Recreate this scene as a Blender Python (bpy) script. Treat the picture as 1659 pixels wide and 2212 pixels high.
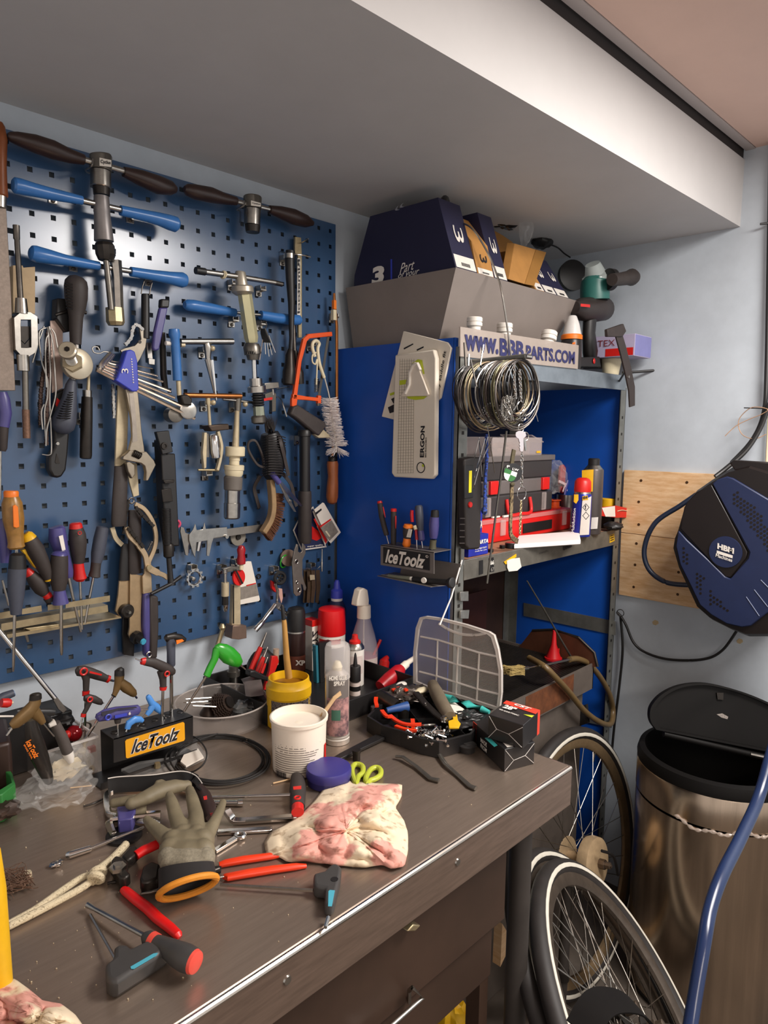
import bpy, math, random
from mathutils import Vector as V, Matrix, noise as MN
random.seed(7)
sc = bpy.context.scene
for o in list(bpy.data.objects): bpy.data.objects.remove(o)
COL = sc.collection
# ---------------------------------------------------------------- camera
CF = 1532.23
CC = V((-1.24133, -1.38836, 1.50677))
CR = Matrix(((0.69272957, 0.0755354, -0.71723089), (-0.72109474, 0.08932609, -0.68705402), (0.01217053, 0.99313406, 0.11634701)))
cd = bpy.data.cameras.new('camera'); cam = bpy.data.objects.new('camera', cd); COL.objects.link(cam)
cd.sensor_fit = 'VERTICAL'; cd.sensor_height = 36; cd.lens = 36 * CF / 2212; cd.clip_start = .02
m4 = CR.to_4x4(); m4.translation = CC; cam.matrix_world = m4; sc.camera = cam
# ---------------------------------------------------------------- light
sc.view_settings.view_transform = 'Standard'; sc.view_settings.look = 'None'; sc.view_settings.gamma = 1; sc.view_settings.use_curve_mapping = False
sc.view_settings.exposure = 0.0
wd = bpy.data.worlds.new('world'); sc.world = wd; wd.use_nodes = True
wd.node_tree.nodes['Background'].inputs[0].default_value = (.80, .75, .72, 1)
wd.node_tree.nodes['Background'].inputs[1].default_value = 1.0
def area(name, loc, target, sx, sy, power, col):
    l = bpy.data.lights.new(name, 'AREA'); l.shape = 'RECTANGLE'; l.size = sx; l.size_y = sy; l.energy = power; l.color = col
    o = bpy.data.objects.new(name, l); COL.objects.link(o); o.location = loc
    o.rotation_euler = (V(target) - V(loc)).to_track_quat('-Z', 'Y').to_euler()
    return o
area('ceiling_lamp', (.15, -1.65, 2.25), (.15, -1.65, 0), .5, .95, 58, (1, .95, .90))
area('added_light_rear', (-1.5, -3.0, 2.25), (-1.5, -3.0, 0), 1.2, .35, 40, (1, .90, .80))  # added area light behind the camera, not a known lamp
# ---------------------------------------------------------------- pixel rays of the 1659x2212 photograph -> points in the place
def ray(px, py): return CR @ V(((px - 829.5) / CF, -(py - 1106) / CF, -1))
def on(px, py, ax, v):
    d = ray(px, py); return CC + d * ((v - CC[ax]) / d[ax])
def onp(px, py, pt, n):
    d = ray(px, py); return CC + d * ((V(pt) - CC).dot(n) / d.dot(n))
def W(px, py, o=.03): return on(px, py, 1, -o)
BZ = .90
def B(px, py, h=0): return on(px, py, 2, BZ + h)
def dep(p): return -((CR.transposed() @ (V(p) - CC)).z)
def S(p): return dep(p) / CF
def pix(p):
    q = CR.transposed() @ (V(p) - CC); return 829.5 - CF * q.x / q.z, 1106 + CF * q.y / q.z
def zat(b, py):
    lo, hi = b[2] - 1.5, b[2] + 1.5
    for _ in range(40):
        m = (lo + hi) / 2
        if pix((b[0], b[1], m))[1] > py: lo = m
        else: hi = m
    return lo
# ---------------------------------------------------------------- materials
def lin(h):
    h = h.lstrip('#'); c = [int(h[i:i+2], 16) / 255 for i in (0, 2, 4)]
    return [x / 12.92 if x <= .04045 else ((x + .055) / 1.055) ** 2.4 for x in c]
MATS = {}
def M(name, hx=None, rough=.5, metal=0, var=.25, scale=30, bump=0, trans=0, ior=1.45, alpha=1, emit=0, stretch=None, var_hx=None, coat=0, spec=.5, thr=(.35, .7)):
    if name in MATS: return MATS[name]
    m = bpy.data.materials.new(name); m.use_nodes = True; nt = m.node_tree; b = nt.nodes['Principled BSDF']
    c = lin(hx); b.inputs['Roughness'].default_value = rough; b.inputs['Metallic'].default_value = metal
    b.inputs['Base Color'].default_value = (*c, 1)
    if trans: b.inputs['Transmission Weight'].default_value = trans; b.inputs['IOR'].default_value = ior
    if alpha < 1: b.inputs['Alpha'].default_value = alpha
    b.inputs['Specular IOR Level'].default_value = spec
    if coat: b.inputs['Coat Weight'].default_value = coat
    if emit: b.inputs['Emission Color'].default_value = (*c, 1); b.inputs['Emission Strength'].default_value = emit
    if var or bump:
        tc = nt.nodes.new('ShaderNodeTexCoord'); mp = nt.nodes.new('ShaderNodeMapping'); nz = nt.nodes.new('ShaderNodeTexNoise')
        nt.links.new(tc.outputs['Object'], mp.inputs[0]); nt.links.new(mp.outputs[0], nz.inputs['Vector'])
        nz.inputs['Scale'].default_value = scale; nz.inputs['Detail'].default_value = 5; nz.inputs['Roughness'].default_value = .65
        if stretch: mp.inputs['Scale'].default_value = stretch
        if var:
            rp = nt.nodes.new('ShaderNodeValToRGB'); nt.links.new(nz.outputs['Fac'], rp.inputs[0])
            d = lin(var_hx) if var_hx else [x * (1 - var) for x in c]
            rp.color_ramp.elements[0].position = thr[0]; rp.color_ramp.elements[1].position = thr[1]
            rp.color_ramp.elements[0].color = (*d, 1); rp.color_ramp.elements[1].color = (*c, 1)
            nt.links.new(rp.outputs[0], b.inputs['Base Color'])
        if bump:
            bp = nt.nodes.new('ShaderNodeBump'); bp.inputs['Strength'].default_value = bump; bp.inputs['Distance'].default_value = .002
            nt.links.new(nz.outputs['Fac'], bp.inputs['Height']); nt.links.new(bp.outputs[0], b.inputs['Normal'])
    MATS[name] = m
    return m
# ---------------------------------------------------------------- mesh builder
def fr(t, ref):
    t = t.normalized(); r = V(ref)
    if abs(t.dot(r.normalized())) > .97: r = V((1, 0, 0)) if abs(t.x) < .8 else V((0, 0, 1))
    u = t.cross(r).normalized(); return u, u.cross(t).normalized()
class G:
    def __init__(s): s.v = []; s.f = []
    def tube(s, pts, rs, n=12, ref=(0, -1, 0), ratio=1, cap=True, closed=False, twist=False):
        pts = [V(p) for p in pts]
        if not isinstance(rs, (list, tuple)): rs = [rs] * len(pts)
        b = len(s.v); k = len(pts); u0 = None
        for i, p in enumerate(pts):
            a = pts[i - 1] if (i > 0 or closed) else p; c = pts[(i + 1) % k] if (i < k - 1 or closed) else p
            t = c - a
            if t.length < 1e-9: t = (pts[min(i + 1, k - 1)] - pts[max(i - 2, 0)])
            if t.length < 1e-9: t = V((0, 0, 1))
            if twist and u0 is not None:
                t = t.normalized(); u = (u0 - t * u0.dot(t)).normalized(); w = u.cross(t).normalized()
            else: u, w = fr(t, ref)
            u0 = u
            for j in range(n):
                q = 2 * math.pi * (j + .5) / n
                s.v.append(p + u * (math.cos(q) * rs[i]) + w * (math.sin(q) * rs[i] * ratio))
        for i in range(k if closed else k - 1):
            i2 = (i + 1) % k
            for j in range(n):
                j2 = (j + 1) % n; s.f.append((b + i * n + j, b + i * n + j2, b + i2 * n + j2, b + i2 * n + j))
        if cap and not closed:
            s.f.append(tuple(b + j for j in range(n))[::-1]); s.f.append(tuple(b + (k - 1) * n + j for j in range(n)))
        return s
    def spin(s, A, D, prof, n=20, cap=True):
        """lathe: prof = (distance along D from A, radius)"""
        D = V(D).normalized(); return s.tube_dir([V(A) + D * t for t, r in prof], D, [r for t, r in prof], n, cap)
    def tube_dir(s, pts, D, rs, n, cap=True):
        u, w = fr(D, (0, -1, 0) if abs(D.y) < .9 else (0, 0, 1)); b = len(s.v); k = len(pts)
        for p, r in zip(pts, rs):
            for j in range(n):
                q = 2 * math.pi * (j + .5) / n; s.v.append(p + u * (math.cos(q) * r) + w * (math.sin(q) * r))
        for i in range(k - 1):
            for j in range(n):
                j2 = (j + 1) % n; s.f.append((b + i * n + j, b + i * n + j2, b + (i + 1) * n + j2, b + (i + 1) * n + j))
        if cap and rs[0] > 1e-5: s.f.append(tuple(b + j for j in range(n))[::-1])
        if cap and rs[-1] > 1e-5: s.f.append(tuple(b + (k - 1) * n + j for j in range(n)))
        return s
    def ext(s, pts, d):
        """polygon pts extruded by vector d"""
        pts = [V(p) for p in pts]; d = V(d); b = len(s.v); n = len(pts)
        nn = V((0, 0, 0))
        for i in range(n):
            a, c = pts[i], pts[(i + 1) % n]; nn += a.cross(c)
        if nn.dot(d) > 0: pts = pts[::-1]
        s.v += pts + [p + d for p in pts]
        s.f.append(tuple(range(b, b + n))); s.f.append(tuple(range(b + 2 * n - 1, b + n - 1, -1)))
        for i in range(n):
            j = (i + 1) % n; s.f.append((b + j, b + i, b + n + i, b + n + j))
        return s
    def frame(s, outer, inner, d):
        """ring between two loops of equal count, extruded by d"""
        d = V(d); b = len(s.v); n = len(outer)
        outer = [V(p) for p in outer]; inner = [V(p) for p in inner]
        s.v += outer + inner + [p + d for p in outer] + [p + d for p in inner]
        for i in range(n):
            j = (i + 1) % n; o = lambda q, r: b + q * n + r
            s.f += [(o(0, i), o(0, j), o(1, j), o(1, i)), (o(2, j), o(2, i), o(3, i), o(3, j)), (o(0, j), o(0, i), o(2, i), o(2, j)), (o(1, i), o(1, j), o(3, j), o(3, i))]
        return s
    def par(s, p, a, c, d):
        """parallelepiped from corner p with edges a, c, d"""
        p, a, c, d = V(p), V(a), V(c), V(d); b = len(s.v)
        s.v += [p, p + a, p + a + c, p + c, p + d, p + a + d, p + a + c + d, p + c + d]
        F = [(0, 3, 2, 1), (4, 5, 6, 7), (0, 1, 5, 4), (1, 2, 6, 5), (2, 3, 7, 6), (3, 0, 4, 7)]
        if a.cross(c).dot(d) < 0: F = [f[::-1] for f in F]
        s.f += [tuple(b + i for i in f) for f in F]
        return s
    def box(s, c, size, rz=0):
        c = V(c); x, y, z = size; cs, sn = math.cos(rz), math.sin(rz)
        a = V((cs, sn, 0)) * x; e = V((-sn, cs, 0)) * y; d = V((0, 0, z))
        return s.par(c - a / 2 - e / 2 - d / 2, a, e, d)
    def bb(s, x0, x1, y0, y1, z0, z1): return s.par((x0, y0, z0), (x1 - x0, 0, 0), (0, y1 - y0, 0), (0, 0, z1 - z0))
    def strip(s, pts, w, th, ref=(0, -1, 0)):
        """flat band: width w across, thickness th along ref"""
        pts = [V(p) for p in pts]; b = len(s.v); k = len(pts)
        ws = w if isinstance(w, (list, tuple)) else [w] * k
        for i, p in enumerate(pts):
            u, q = fr(pts[min(i + 1, k - 1)] - pts[max(i - 1, 0)], ref); h = ws[i] / 2
            s.v += [p - u * h - q * th / 2, p + u * h - q * th / 2, p + u * h + q * th / 2, p - u * h + q * th / 2]
        for i in range(k - 1):
            for j in range(4):
                j2 = (j + 1) % 4; s.f.append((b + i * 4 + j, b + i * 4 + j2, b + i * 4 + 4 + j2, b + i * 4 + 4 + j))
        s.f.append((b + 3, b + 2, b + 1, b)); e = b + (k - 1) * 4; s.f.append((e, e + 1, e + 2, e + 3))
        return s
    def ring(s, c, nrm, R, r, n=28, m=8, a0=0, a1=None):
        nrm = V(nrm).normalized(); u, w = fr(nrm, (0, 0, 1)); c = V(c)
        if a1 is None: return s.tube([c + (u * math.cos(2 * math.pi * i / n) + w * math.sin(2 * math.pi * i / n)) * R for i in range(n)], r, m, ref=nrm, closed=True)
        return s.tube([c + (u * math.cos(a0 + (a1 - a0) * i / n) + w * math.sin(a0 + (a1 - a0) * i / n)) * R for i in range(n + 1)], r, m, ref=nrm)
    def ball(s, c, r, n=16, k=9, sq=(1, 1, 1)):
        c = V(c); b = len(s.v)
        for i in range(k + 1):
            t = math.pi * i / k
            for j in range(n):
                q = 2 * math.pi * j / n; s.v.append(c + V((math.sin(t) * math.cos(q) * sq[0], math.sin(t) * math.sin(q) * sq[1], math.cos(t) * sq[2])) * r)
        for i in range(k):
            for j in range(n):
                j2 = (j + 1) % n; s.f.append((b + i * n + j, b + (i + 1) * n + j, b + (i + 1) * n + j2, b + i * n + j2))
        return s
    def helix(s, A, D, R, r, turns, L, n=14, m=6):
        A = V(A); D = V(D).normalized(); u, w = fr(D, (0, -1, 0)); N = int(turns * n)
        return s.tube([A + D * (L * i / N) + (u * math.cos(2 * math.pi * i / n) + w * math.sin(2 * math.pi * i / n)) * R for i in range(N + 1)], r, m, ref=D)
    # -- drawn in photograph pixels
    def tw(s, L, o=.03, n=12, ratio=1, cap=True):
        P_ = [W(e[0], e[1], e[3] if len(e) > 3 else o) for e in L]
        return s.tube(P_, [e[2] * S(p) for e, p in zip(L, P_)], n, (0, -1, 0), ratio, cap)
    def fw(s, L, o=.03, th=.008): return s.ext([W(x, y, o) for x, y in L], (0, -th, 0))
    def tb(s, L, n=12, ratio=1, ref=(0, 0, 1), h=None):
        P_ = []; R_ = []
        for e in L:
            hh = e[3] if len(e) > 3 else h
            r = e[2] * S(B(e[0], e[1], hh or 0)); q = B(e[0], e[1], r * ratio + .0005 if hh is None else hh); P_.append(q); R_.append(e[2] * S(q))
        return s.tube(P_, R_, n, ref, ratio)
    def fb(s, L, h=.0005, th=.005): return s.ext([B(x, y, h) for x, y in L], (0, 0, th))
    def ty(s, L, y, n=12, ratio=1):
        P_ = [on(e[0], e[1], 1, e[3] if len(e) > 3 else y) for e in L]
        return s.tube(P_, [e[2] * S(p) for e, p in zip(L, P_)], n, (0, -1, 0), ratio)
    def tx(s, L, x, n=12, ratio=1):
        P_ = [on(e[0], e[1], 0, e[3] if len(e) > 3 else x) for e in L]
        return s.tube(P_, [e[2] * S(p) for e, p in zip(L, P_)], n, (-1, 0, 0), ratio)
    def fy(s, L, y, th): return s.ext([on(a, b, 1, y) for a, b in L], (0, -th, 0))
    def fx(s, L, x, th): return s.ext([on(a, b, 0, x) for a, b in L], (-th, 0, 0))
# ---------------------------------------------------------------- things
ALL = []
SUBP = {'screw': ('bracket', 'board'), 'barcode': ('barcode_label', 'tub', 'carton'), 'lettering': ('name_plate', 'panel', 'badge', 'carton', 'card', 'grey_label', 'body', 'can', 'scale_strip', 'print', 'number_sticker', 'tag', 'black_panel', 'holder'), 'red_ring': ('grip', 'handle'), 'red_inlay': ('grip', 'handle'), 'orange_insert': ('handle',), 'print_plate': ('handle',), 'mark': ('handle',), 'button': ('body',), 'led_strip': ('lens_frame',), 'grid': ('card',), 'logo_ring': ('card',), 'logo_dot': ('card',), 'hole': ('head', 'body'), 'print': ('head', 'grip'), 'ribs': ('grip', 'body'), 'rivet': ('body', 'handle'), 'white_panel': ('can', 'card'), 'shield_label': ('can',), 'hazard_diamond': ('can',), 'release_button': ('battery',), 'nozzle': ('shoulder',), 'yellow_panel': ('can',), 'teeth': ('toothed_collar',), 'worm_screw': ('fixed_jaw',), 'valve': ('rim',), 'hinge_pin': ('hinge_bar',), 'paint_mark': ('lid',), 'latch_tab': ('lid',), 'lid_ribs': ('lid',), 'lid_rim': ('lid',), 'lid_handle': ('lid',), 'divider': ('tray_floor', 'tray'), 'badge_bar': ('badge',), 'accent_line': ('front_cover',), 'grille': ('front_cover',), 'red_print': ('carton', 'card'), 'end_print': ('carton',), 'fold_lines': ('carton',), 'red_strip': ('carton',), 'red_end': ('carton',), 'lime_mark': ('carton',), 'white_patch': ('carton',), 'teal_mark': ('carton',), 'barcode_label': ('carton', 'can'), 'blue_line': ('carton',), 'slots': ('corner_post',), 'hazard_print': ('hazard_sticker',), 'lime_arch': ('card',), 'template_arch': ('sliding_template',), 'size_dots': ('holder',), 'groove': ('shank', 'slide_bar'), 'red_mark': ('handle',), 'green_patch': ('can',), 'drill_print': ('card',), 'hang_slot': ('card',), 'red_band': ('card',), 'picture': ('card',), 'red_badge': ('motor_housing',), 'hook_screw': ('top_hook',), 'reflective_stripe': ('tyre',), 'white_edge': ('band',), 'pivot_nut': ('jaw',), 'cap_screw': ('end_cap',), 'cuff_hem': ('cuff',), 'small_print': ('tub',), 'eye': ('hook_plate',), 'drawer_handle': ('drawer_front',), 'blue_tip': ('bolt',), 'knot': ('strap', 'cord')}
class T:
    def __init__(s, name, label=None, cat=None, group=None, kind=None):
        s.name, s.label, s.cat, s.group, s.kind = name, label, cat, group, kind; s.parts = []; ALL.append(s)
    def add(s, name, mat, g, label=None, parent=None, smooth=35, bev=0, seg=2, sub=0, kind=None):
        me = bpy.data.meshes.new(name); me.from_pydata([tuple(v) for v in g.v], [], g.f); me.update()
        o = bpy.data.objects.new(name, me); COL.objects.link(o); me.materials.append(mat)
        if smooth:
            for p in me.polygons: p.use_smooth = True
            me.set_sharp_from_angle(angle=math.radians(smooth))
        if bev:
            q = o.modifiers.new('bevel', 'BEVEL'); q.width = bev; q.segments = seg; q.limit_method = 'ANGLE'; q.angle_limit = math.radians(40)
        if sub:
            q = o.modifiers.new('sub', 'SUBSURF'); q.levels = q.render_levels = sub
        if label: o['label'] = label
        if kind: o['kind'] = kind
        s.parts.append((o, parent)); return o
    def text(s, txt, A, Bp, Cp, mat, parent=None, off=.0012, bold=.02, shear=0, name='lettering', th=.0):
        """text whose box has lower left A, lower right Bp, upper left Cp"""
        cu = bpy.data.curves.new('t', 'FONT'); cu.body = txt; cu.offset = bold; cu.shear = shear; cu.resolution_u = 3
        ob = bpy.data.objects.new('t', cu); COL.objects.link(ob); dg = bpy.context.evaluated_depsgraph_get()
        me = bpy.data.meshes.new_from_object(ob.evaluated_get(dg)); bpy.data.objects.remove(ob)
        xs = [v.co.x for v in me.vertices]; ys = [v.co.y for v in me.vertices]; x0, x1, y0, y1 = min(xs), max(xs), min(ys), max(ys)
        A, u, v = V(A), V(Bp) - V(A), V(Cp) - V(A); nn = u.cross(v).normalized()
        if nn.dot(CC - A) < 0: nn = -nn
        for q in me.vertices: q.co = A + u * ((q.co.x - x0) / (x1 - x0)) + v * ((q.co.y - y0) / (y1 - y0)) + nn * off
        o = bpy.data.objects.new(name, me); COL.objects.link(o); me.materials.clear(); me.materials.append(mat)
        s.parts.append((o, parent)); return o
    def finish(s):
        vs = [v.co for o, p in s.parts for v in o.data.vertices]
        if not vs: return
        lo = [min(v[i] for v in vs) for i in range(3)]; hi = [max(v[i] for v in vs) for i in range(3)]
        for i, (o, p) in enumerate(s.parts):
            nm = o.name.split('.')[0]
            if p is None and nm in SUBP and len(s.parts) > 2:
                for o2, p2 in reversed(s.parts[:i]):
                    if o2.name.split('.')[0] in SUBP[nm]: s.parts[i] = (o, p2 or o2); break
        loc = V(((lo[0] + hi[0]) / 2, (lo[1] + hi[1]) / 2, lo[2]))
        if len(s.parts) == 1: root = s.parts[0][0]; root.name = s.name
        else: root = bpy.data.objects.new(s.name, None); root.empty_display_size = .02; COL.objects.link(root)
        done = set()
        for o, p in s.parts:
            if o.data.name not in done: o.data.transform(Matrix.Translation(-loc)); done.add(o.data.name)
            if o is not root: o.parent = p or root
        root.location = loc
        if s.label: root['label'] = s.label
        if s.cat: root['category'] = s.cat
        if s.group: root['group'] = s.group
        if s.kind: root['kind'] = s.kind
        s.root = root
def solo(name, label, cat, mat, g, group=None, **k):
    t = T(name, label, cat, group); t.add(name, mat, g, **k); return t
def struct(name, mat, g, **k):
    t = T(name, kind='structure'); t.add(name, mat, g, **k); return t
def bez(pts, n=10):
    """smooth curve through points"""
    pts = [V(p) for p in pts]; out = []
    for i in range(len(pts) - 1):
        p0 = pts[max(i - 1, 0)]; p1 = pts[i]; p2 = pts[i + 1]; p3 = pts[min(i + 2, len(pts) - 1)]
        for k in range(n):
            t = k / n; out.append(.5 * ((2 * p1) + (p2 - p0) * t + (2 * p0 - 5 * p1 + 4 * p2 - p3) * t * t + (3 * p1 - p0 - 3 * p2 + p3) * t ** 3))
    out.append(pts[-1]); return out
# common materials
STEEL = M('steel', 'b9b4ac', .28, 1, .25, 60)
CHROME = M('chrome', 'd8d6d2', .14, 1, .1, 40)
DSTEEL = M('dark_steel', '6a645e', .4, 1, .3, 60)
BRASSY = M('zinc_yellow', 'c2b08a', .4, .8, .3, 50)
BLACK = M('black_plastic', '1d1b1b', .45, 0, .2, 60)
RUBBER = M('black_rubber', '242120', .7, 0, .3, 60)
WHITE = M('white_plastic', 'e9e2d8', .45, 0, .08, 30)
RED = M('red_plastic', 'd0201a', .4, 0, .12, 40)
BLUEH = M('blue_grip', '3a74b8', .3, 0, .15, 30)
PAPER = M('paper', 'e8e0d4', .7, 0, .06, 20)
INK = M('ink', '15131a', .6, 0, 0)
# ================================================================ the room
wall_m = M('wall_paint', 'c0c8d0', .55, 0, .12, 9, .15)
wall_low = wall_m
sof_m = M('soffit_paint', 'ccc9c7', .6, 0, .06, 5)
ceil_m = M('ceiling_tile', 'e0bfb0', .8, 0, .05, 6)  # pinkish base colour holds the reddish light cast on the ceiling
trim_m = M('ceiling_trim', 'b9aeab', .5, 0, .05, 6)
dark_m = M('gap_shade', '2a211f', .7, 0, .2, 20)
floor_m = M('floor_concrete', '5e544b', .7, 0, .4, 6, .3)
WY = .025; WX = .90
struct('wall_back', wall_m, G().bb(-2.6, 1.0, WY, .15, 0, 2.4))
struct('wall_right', wall_m, G().bb(WX, 1.02, -3.6, WY, 0, 2.4))
struct('floor', floor_m, G().bb(-2.6, WX, -3.6, WY, -.06, 0))
sy0, sy1 = -.60, -.683      # soffit edge drifts a little along the wall
struct('trim_soffit', sof_m, G().ext([(-2.6, WY, 2.072), (WX, WY, 2.072), (WX, sy1, 2.072), (-2.6, sy0, 2.072)], (0, 0, .176)))
struct('gap_shade_strip', dark_m, G().ext([(-2.6, WY, 2.25), (WX, WY, 2.25), (WX, sy1 + .004, 2.25), (-2.6, sy0 + .004, 2.25)], (0, 0, .05)))  # solid dark brown strip stands in for the shade of the open gap
struct('trim_ceiling', trim_m, G().ext([(-2.6, sy0 - .013, 2.27), (WX, sy1 - .002, 2.27), (WX, sy1 - .026, 2.27), (-2.6, sy0 - .045, 2.27)], (0, 0, .03)))
struct('ceiling', ceil_m, G().ext([(-2.6, sy0 - .047, 2.272), (WX, sy1 - .028, 2.272), (WX, -1.28, 2.272), (-2.6, -1.28, 2.272)], (0, 0, .03))
       .ext([(-2.6, -1.283, 2.272), (WX, -1.283, 2.272), (WX, -3.6, 2.272), (-2.6, -3.6, 2.272)], (0, 0, .03)))
# ---------------------------------------------------------------- pegboard
peg_m = M('pegboard_blue', '36567c', .26, .0, .22, 7, .0, thr=(.3, .75), spec=1)
t = T('pegboard', 'large blue perforated steel tool panel on the back wall', 'pegboard')
g = G(); H = .0047; x0, x1, z0, z1 = -1.273, .0165, 1.03, 2.018
cols = [-.038 * k for k in range(33, -1, -1)]; rows = [2 - .038 * k for k in range(25, -1, -1)]
xe = [x0] + [(a + b) / 2 for a, b in zip(cols, cols[1:])] + [x1]; ze = [z0] + [(a + b) / 2 for a, b in zip(rows, rows[1:])] + [z1]
for i, cx in enumerate(cols):
    for j, cz in enumerate(rows):
        b = len(g.v); O = [(xe[i], ze[j]), (xe[i+1], ze[j]), (xe[i+1], ze[j+1]), (xe[i], ze[j+1])]; I = [(cx - H, cz - H), (cx + H, cz - H), (cx + H, cz + H), (cx - H, cz + H)]
        g.v += [V((p[0], 0, p[1])) for p in O + I] + [V((p[0], .002, p[1])) for p in I]
        for k in range(4):
            l = (k + 1) % 4; g.f += [(b + k, b + l, b + 4 + l, b + 4 + k), (b + 4 + k, b + 4 + l, b + 8 + l, b + 8 + k)]
t.add('perforated_sheet', peg_m, g, smooth=0)
t.add('rim', peg_m, G().bb(x0, x1, .0, .024, z1, z1 + .0015).bb(x0, x1, .0, .024, z0 - .0015, z0).bb(x1, x1 + .0015, 0, .024, z0 - .0015, z1 + .0015).bb(x0 - .0015, x0, 0, .024, z0 - .0015, z1 + .0015), smooth=0)
# dark cavity sheet behind the holes
# ---------------------------------------------------------------- plywood on the right wall
ply_m = M('plywood', 'eccaa0', .65, 0, .28, 14, .1, stretch=(1, 1, 6), var_hx='d2a473')
screw_m = M('rusty_screw', '5a3d25', .6, .5, .3, 80)
for nm, lab, ol, scr in (('plywood_board', 'upper pale plywood board screwed to the wall behind the hose reel', [(1352, 1015), (1700, 1031), (1700, 1191), (1345, 1149)], [(1385, 1038), (1484, 1042), (1380, 1084), (1380, 1133)]),
                   ('plywood_board', 'lower pale plywood board screwed to the wall under the hose reel', [(1345, 1150), (1700, 1192), (1700, 1347), (1340, 1283)], [(1375, 1174), (1372, 1220), (1369, 1268), (1466, 1236), (1464, 1284)])):
    t = T(nm, lab, 'board', 'plywood boards on the wall'); t.add('board', ply_m, G().fx(ol, WX - .001, .012), bev=.0008)
    for a, b in scr: t.add('screw', screw_m, G().spin(on(a, b, 0, WX - .0125), (-1, 0, 0), [(0, .0045), (.0015, .004), (.0016, .001)], 10))
# ================================================================ tools on the pegboard (traced from zoomed crops, 3.95 crop units per photo pixel)
CROP = {1: (0, 250), 2: (380, 350), 3: (0, 700), 4: (380, 800), 5: (0, 1000), 6: (380, 1150), 7: (980, 740, 8.295), 8: (980, 920, 7.375), 9: (1160, 920, 7.373), 10: (900, 400, 4.608), 11: (960, 1180, 4.1475), 12: (800, 1060, 8.295), 13: (0, 1400, 3.318), 14: (0, 1700, 3.318), 15: (380, 1600, 3.072), 16: (760, 1250, 2.86), 17: (100, 1360, 4.1475), 18: (440, 1360, 6.381), 19: (0, 1420, 6.504), 20: (680, 1400, 5.925), 21: (1060, 1450, 2.77), 22: (1080, 1780, 3.95), 23: (1320, 860, 3.687), 24: (1360, 1440, 5.548)}
def K(k, *L):
    x0, y0 = CROP[k][:2]; s_ = CROP[k][2] if k > 6 else 3.95; return [(x0 + e[0] / s_, y0 + e[1] / s_) + ((e[2] / s_,) if len(e) > 2 else ()) + tuple(e[3:]) for e in L]
def kt(k, L, o=.03, n=14, ratio=1, g=None): return (g or G()).tw(K(k, *L), o, n, ratio)
def kf(k, L, o=.03, th=.006, g=None): return (g or G()).fw(K(k, *L), o, th)
def kp(k, x, y, o): return W(*K(k, (x, y))[0], o)
def kw(k, L, r, o, n=8, g=None): # smooth wire, r in metres
    return (g or G()).tube(bez([kp(k, e[0], e[1], e[2] if len(e) > 2 else o) for e in L], 6), r, n)
CREAM = M('cream_metal', 'cdbd9c', .42, .35, .25, 40); CREAMP = M('cream_plastic', 'dccfae', .5, 0, .12, 30)
DWOOD = M('dark_wood', '3a2620', .4, 0, .4, 18, .1, stretch=(1, 6, 6)); OWOOD = M('orange_wood', '8a4a22', .35, 0, .35, 20, stretch=(4, 4, 1))
GREYT = M('grey_coated_steel', '7d7870', .35, .8, .25, 50); DARKT = M('black_oxide', '35302c', .4, .6, .3, 60)
GRIP = M('dark_grip', '3a322f', .6, 0, .25, 50); ORANGE = M('orange_paint', 'e2541c', .4, 0, .12, 30); COPPER = M('copper_bar', 'c07a45', .3, .9, .25, 40)
VIOLET = M('violet_plastic', '4f4a86', .35, 0, .2, 30); YEL = M('yellow_plastic', 'e8b416', .4, 0, .12, 30); NAVYG = M('slate_grip', '474b58', .5, 0, .2, 40)
ORP = M('orange_plastic', 'ee7a1c', .4, 0, .1, 30); BLUEPL = M('blue_plastic', '3a46b8', .4, 0, .1, 30); AMBER = M('amber_plastic', 'a5793a', .3, 0, .35, 60)
GREENP = M('green_plastic', '2f9a2a', .25, 0, .1, 30); TEAL = M('teal_print', '4aa0b4', .5, 0, 0)
def clip(k, x, y, label, screw=True):
    t = T('tool_clip', label, 'tool clip', 'steel tool clips on the pegboard')
    p = kp(k, x, y, 0); b = G().bb(p.x - .008, p.x + .008, -.003, -.0004, p.z - .013, p.z + .010).bb(p.x - .008, p.x - .0062, -.02, -.003, p.z - .002, p.z + .01).bb(p.x + .0062, p.x + .008, -.02, -.003, p.z - .002, p.z + .01).bb(p.x - .008, p.x + .008, -.0215, -.02, p.z - .002, p.z + .002)
    t.add('bracket', STEEL, b, smooth=0, bev=.0006)
    t.add('screw', DSTEEL, G().spin((p.x, -.003, p.z - .008), (0, -1, 0), [(0, .004), (.002, .0038), (.0035, .002)], 10))
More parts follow.
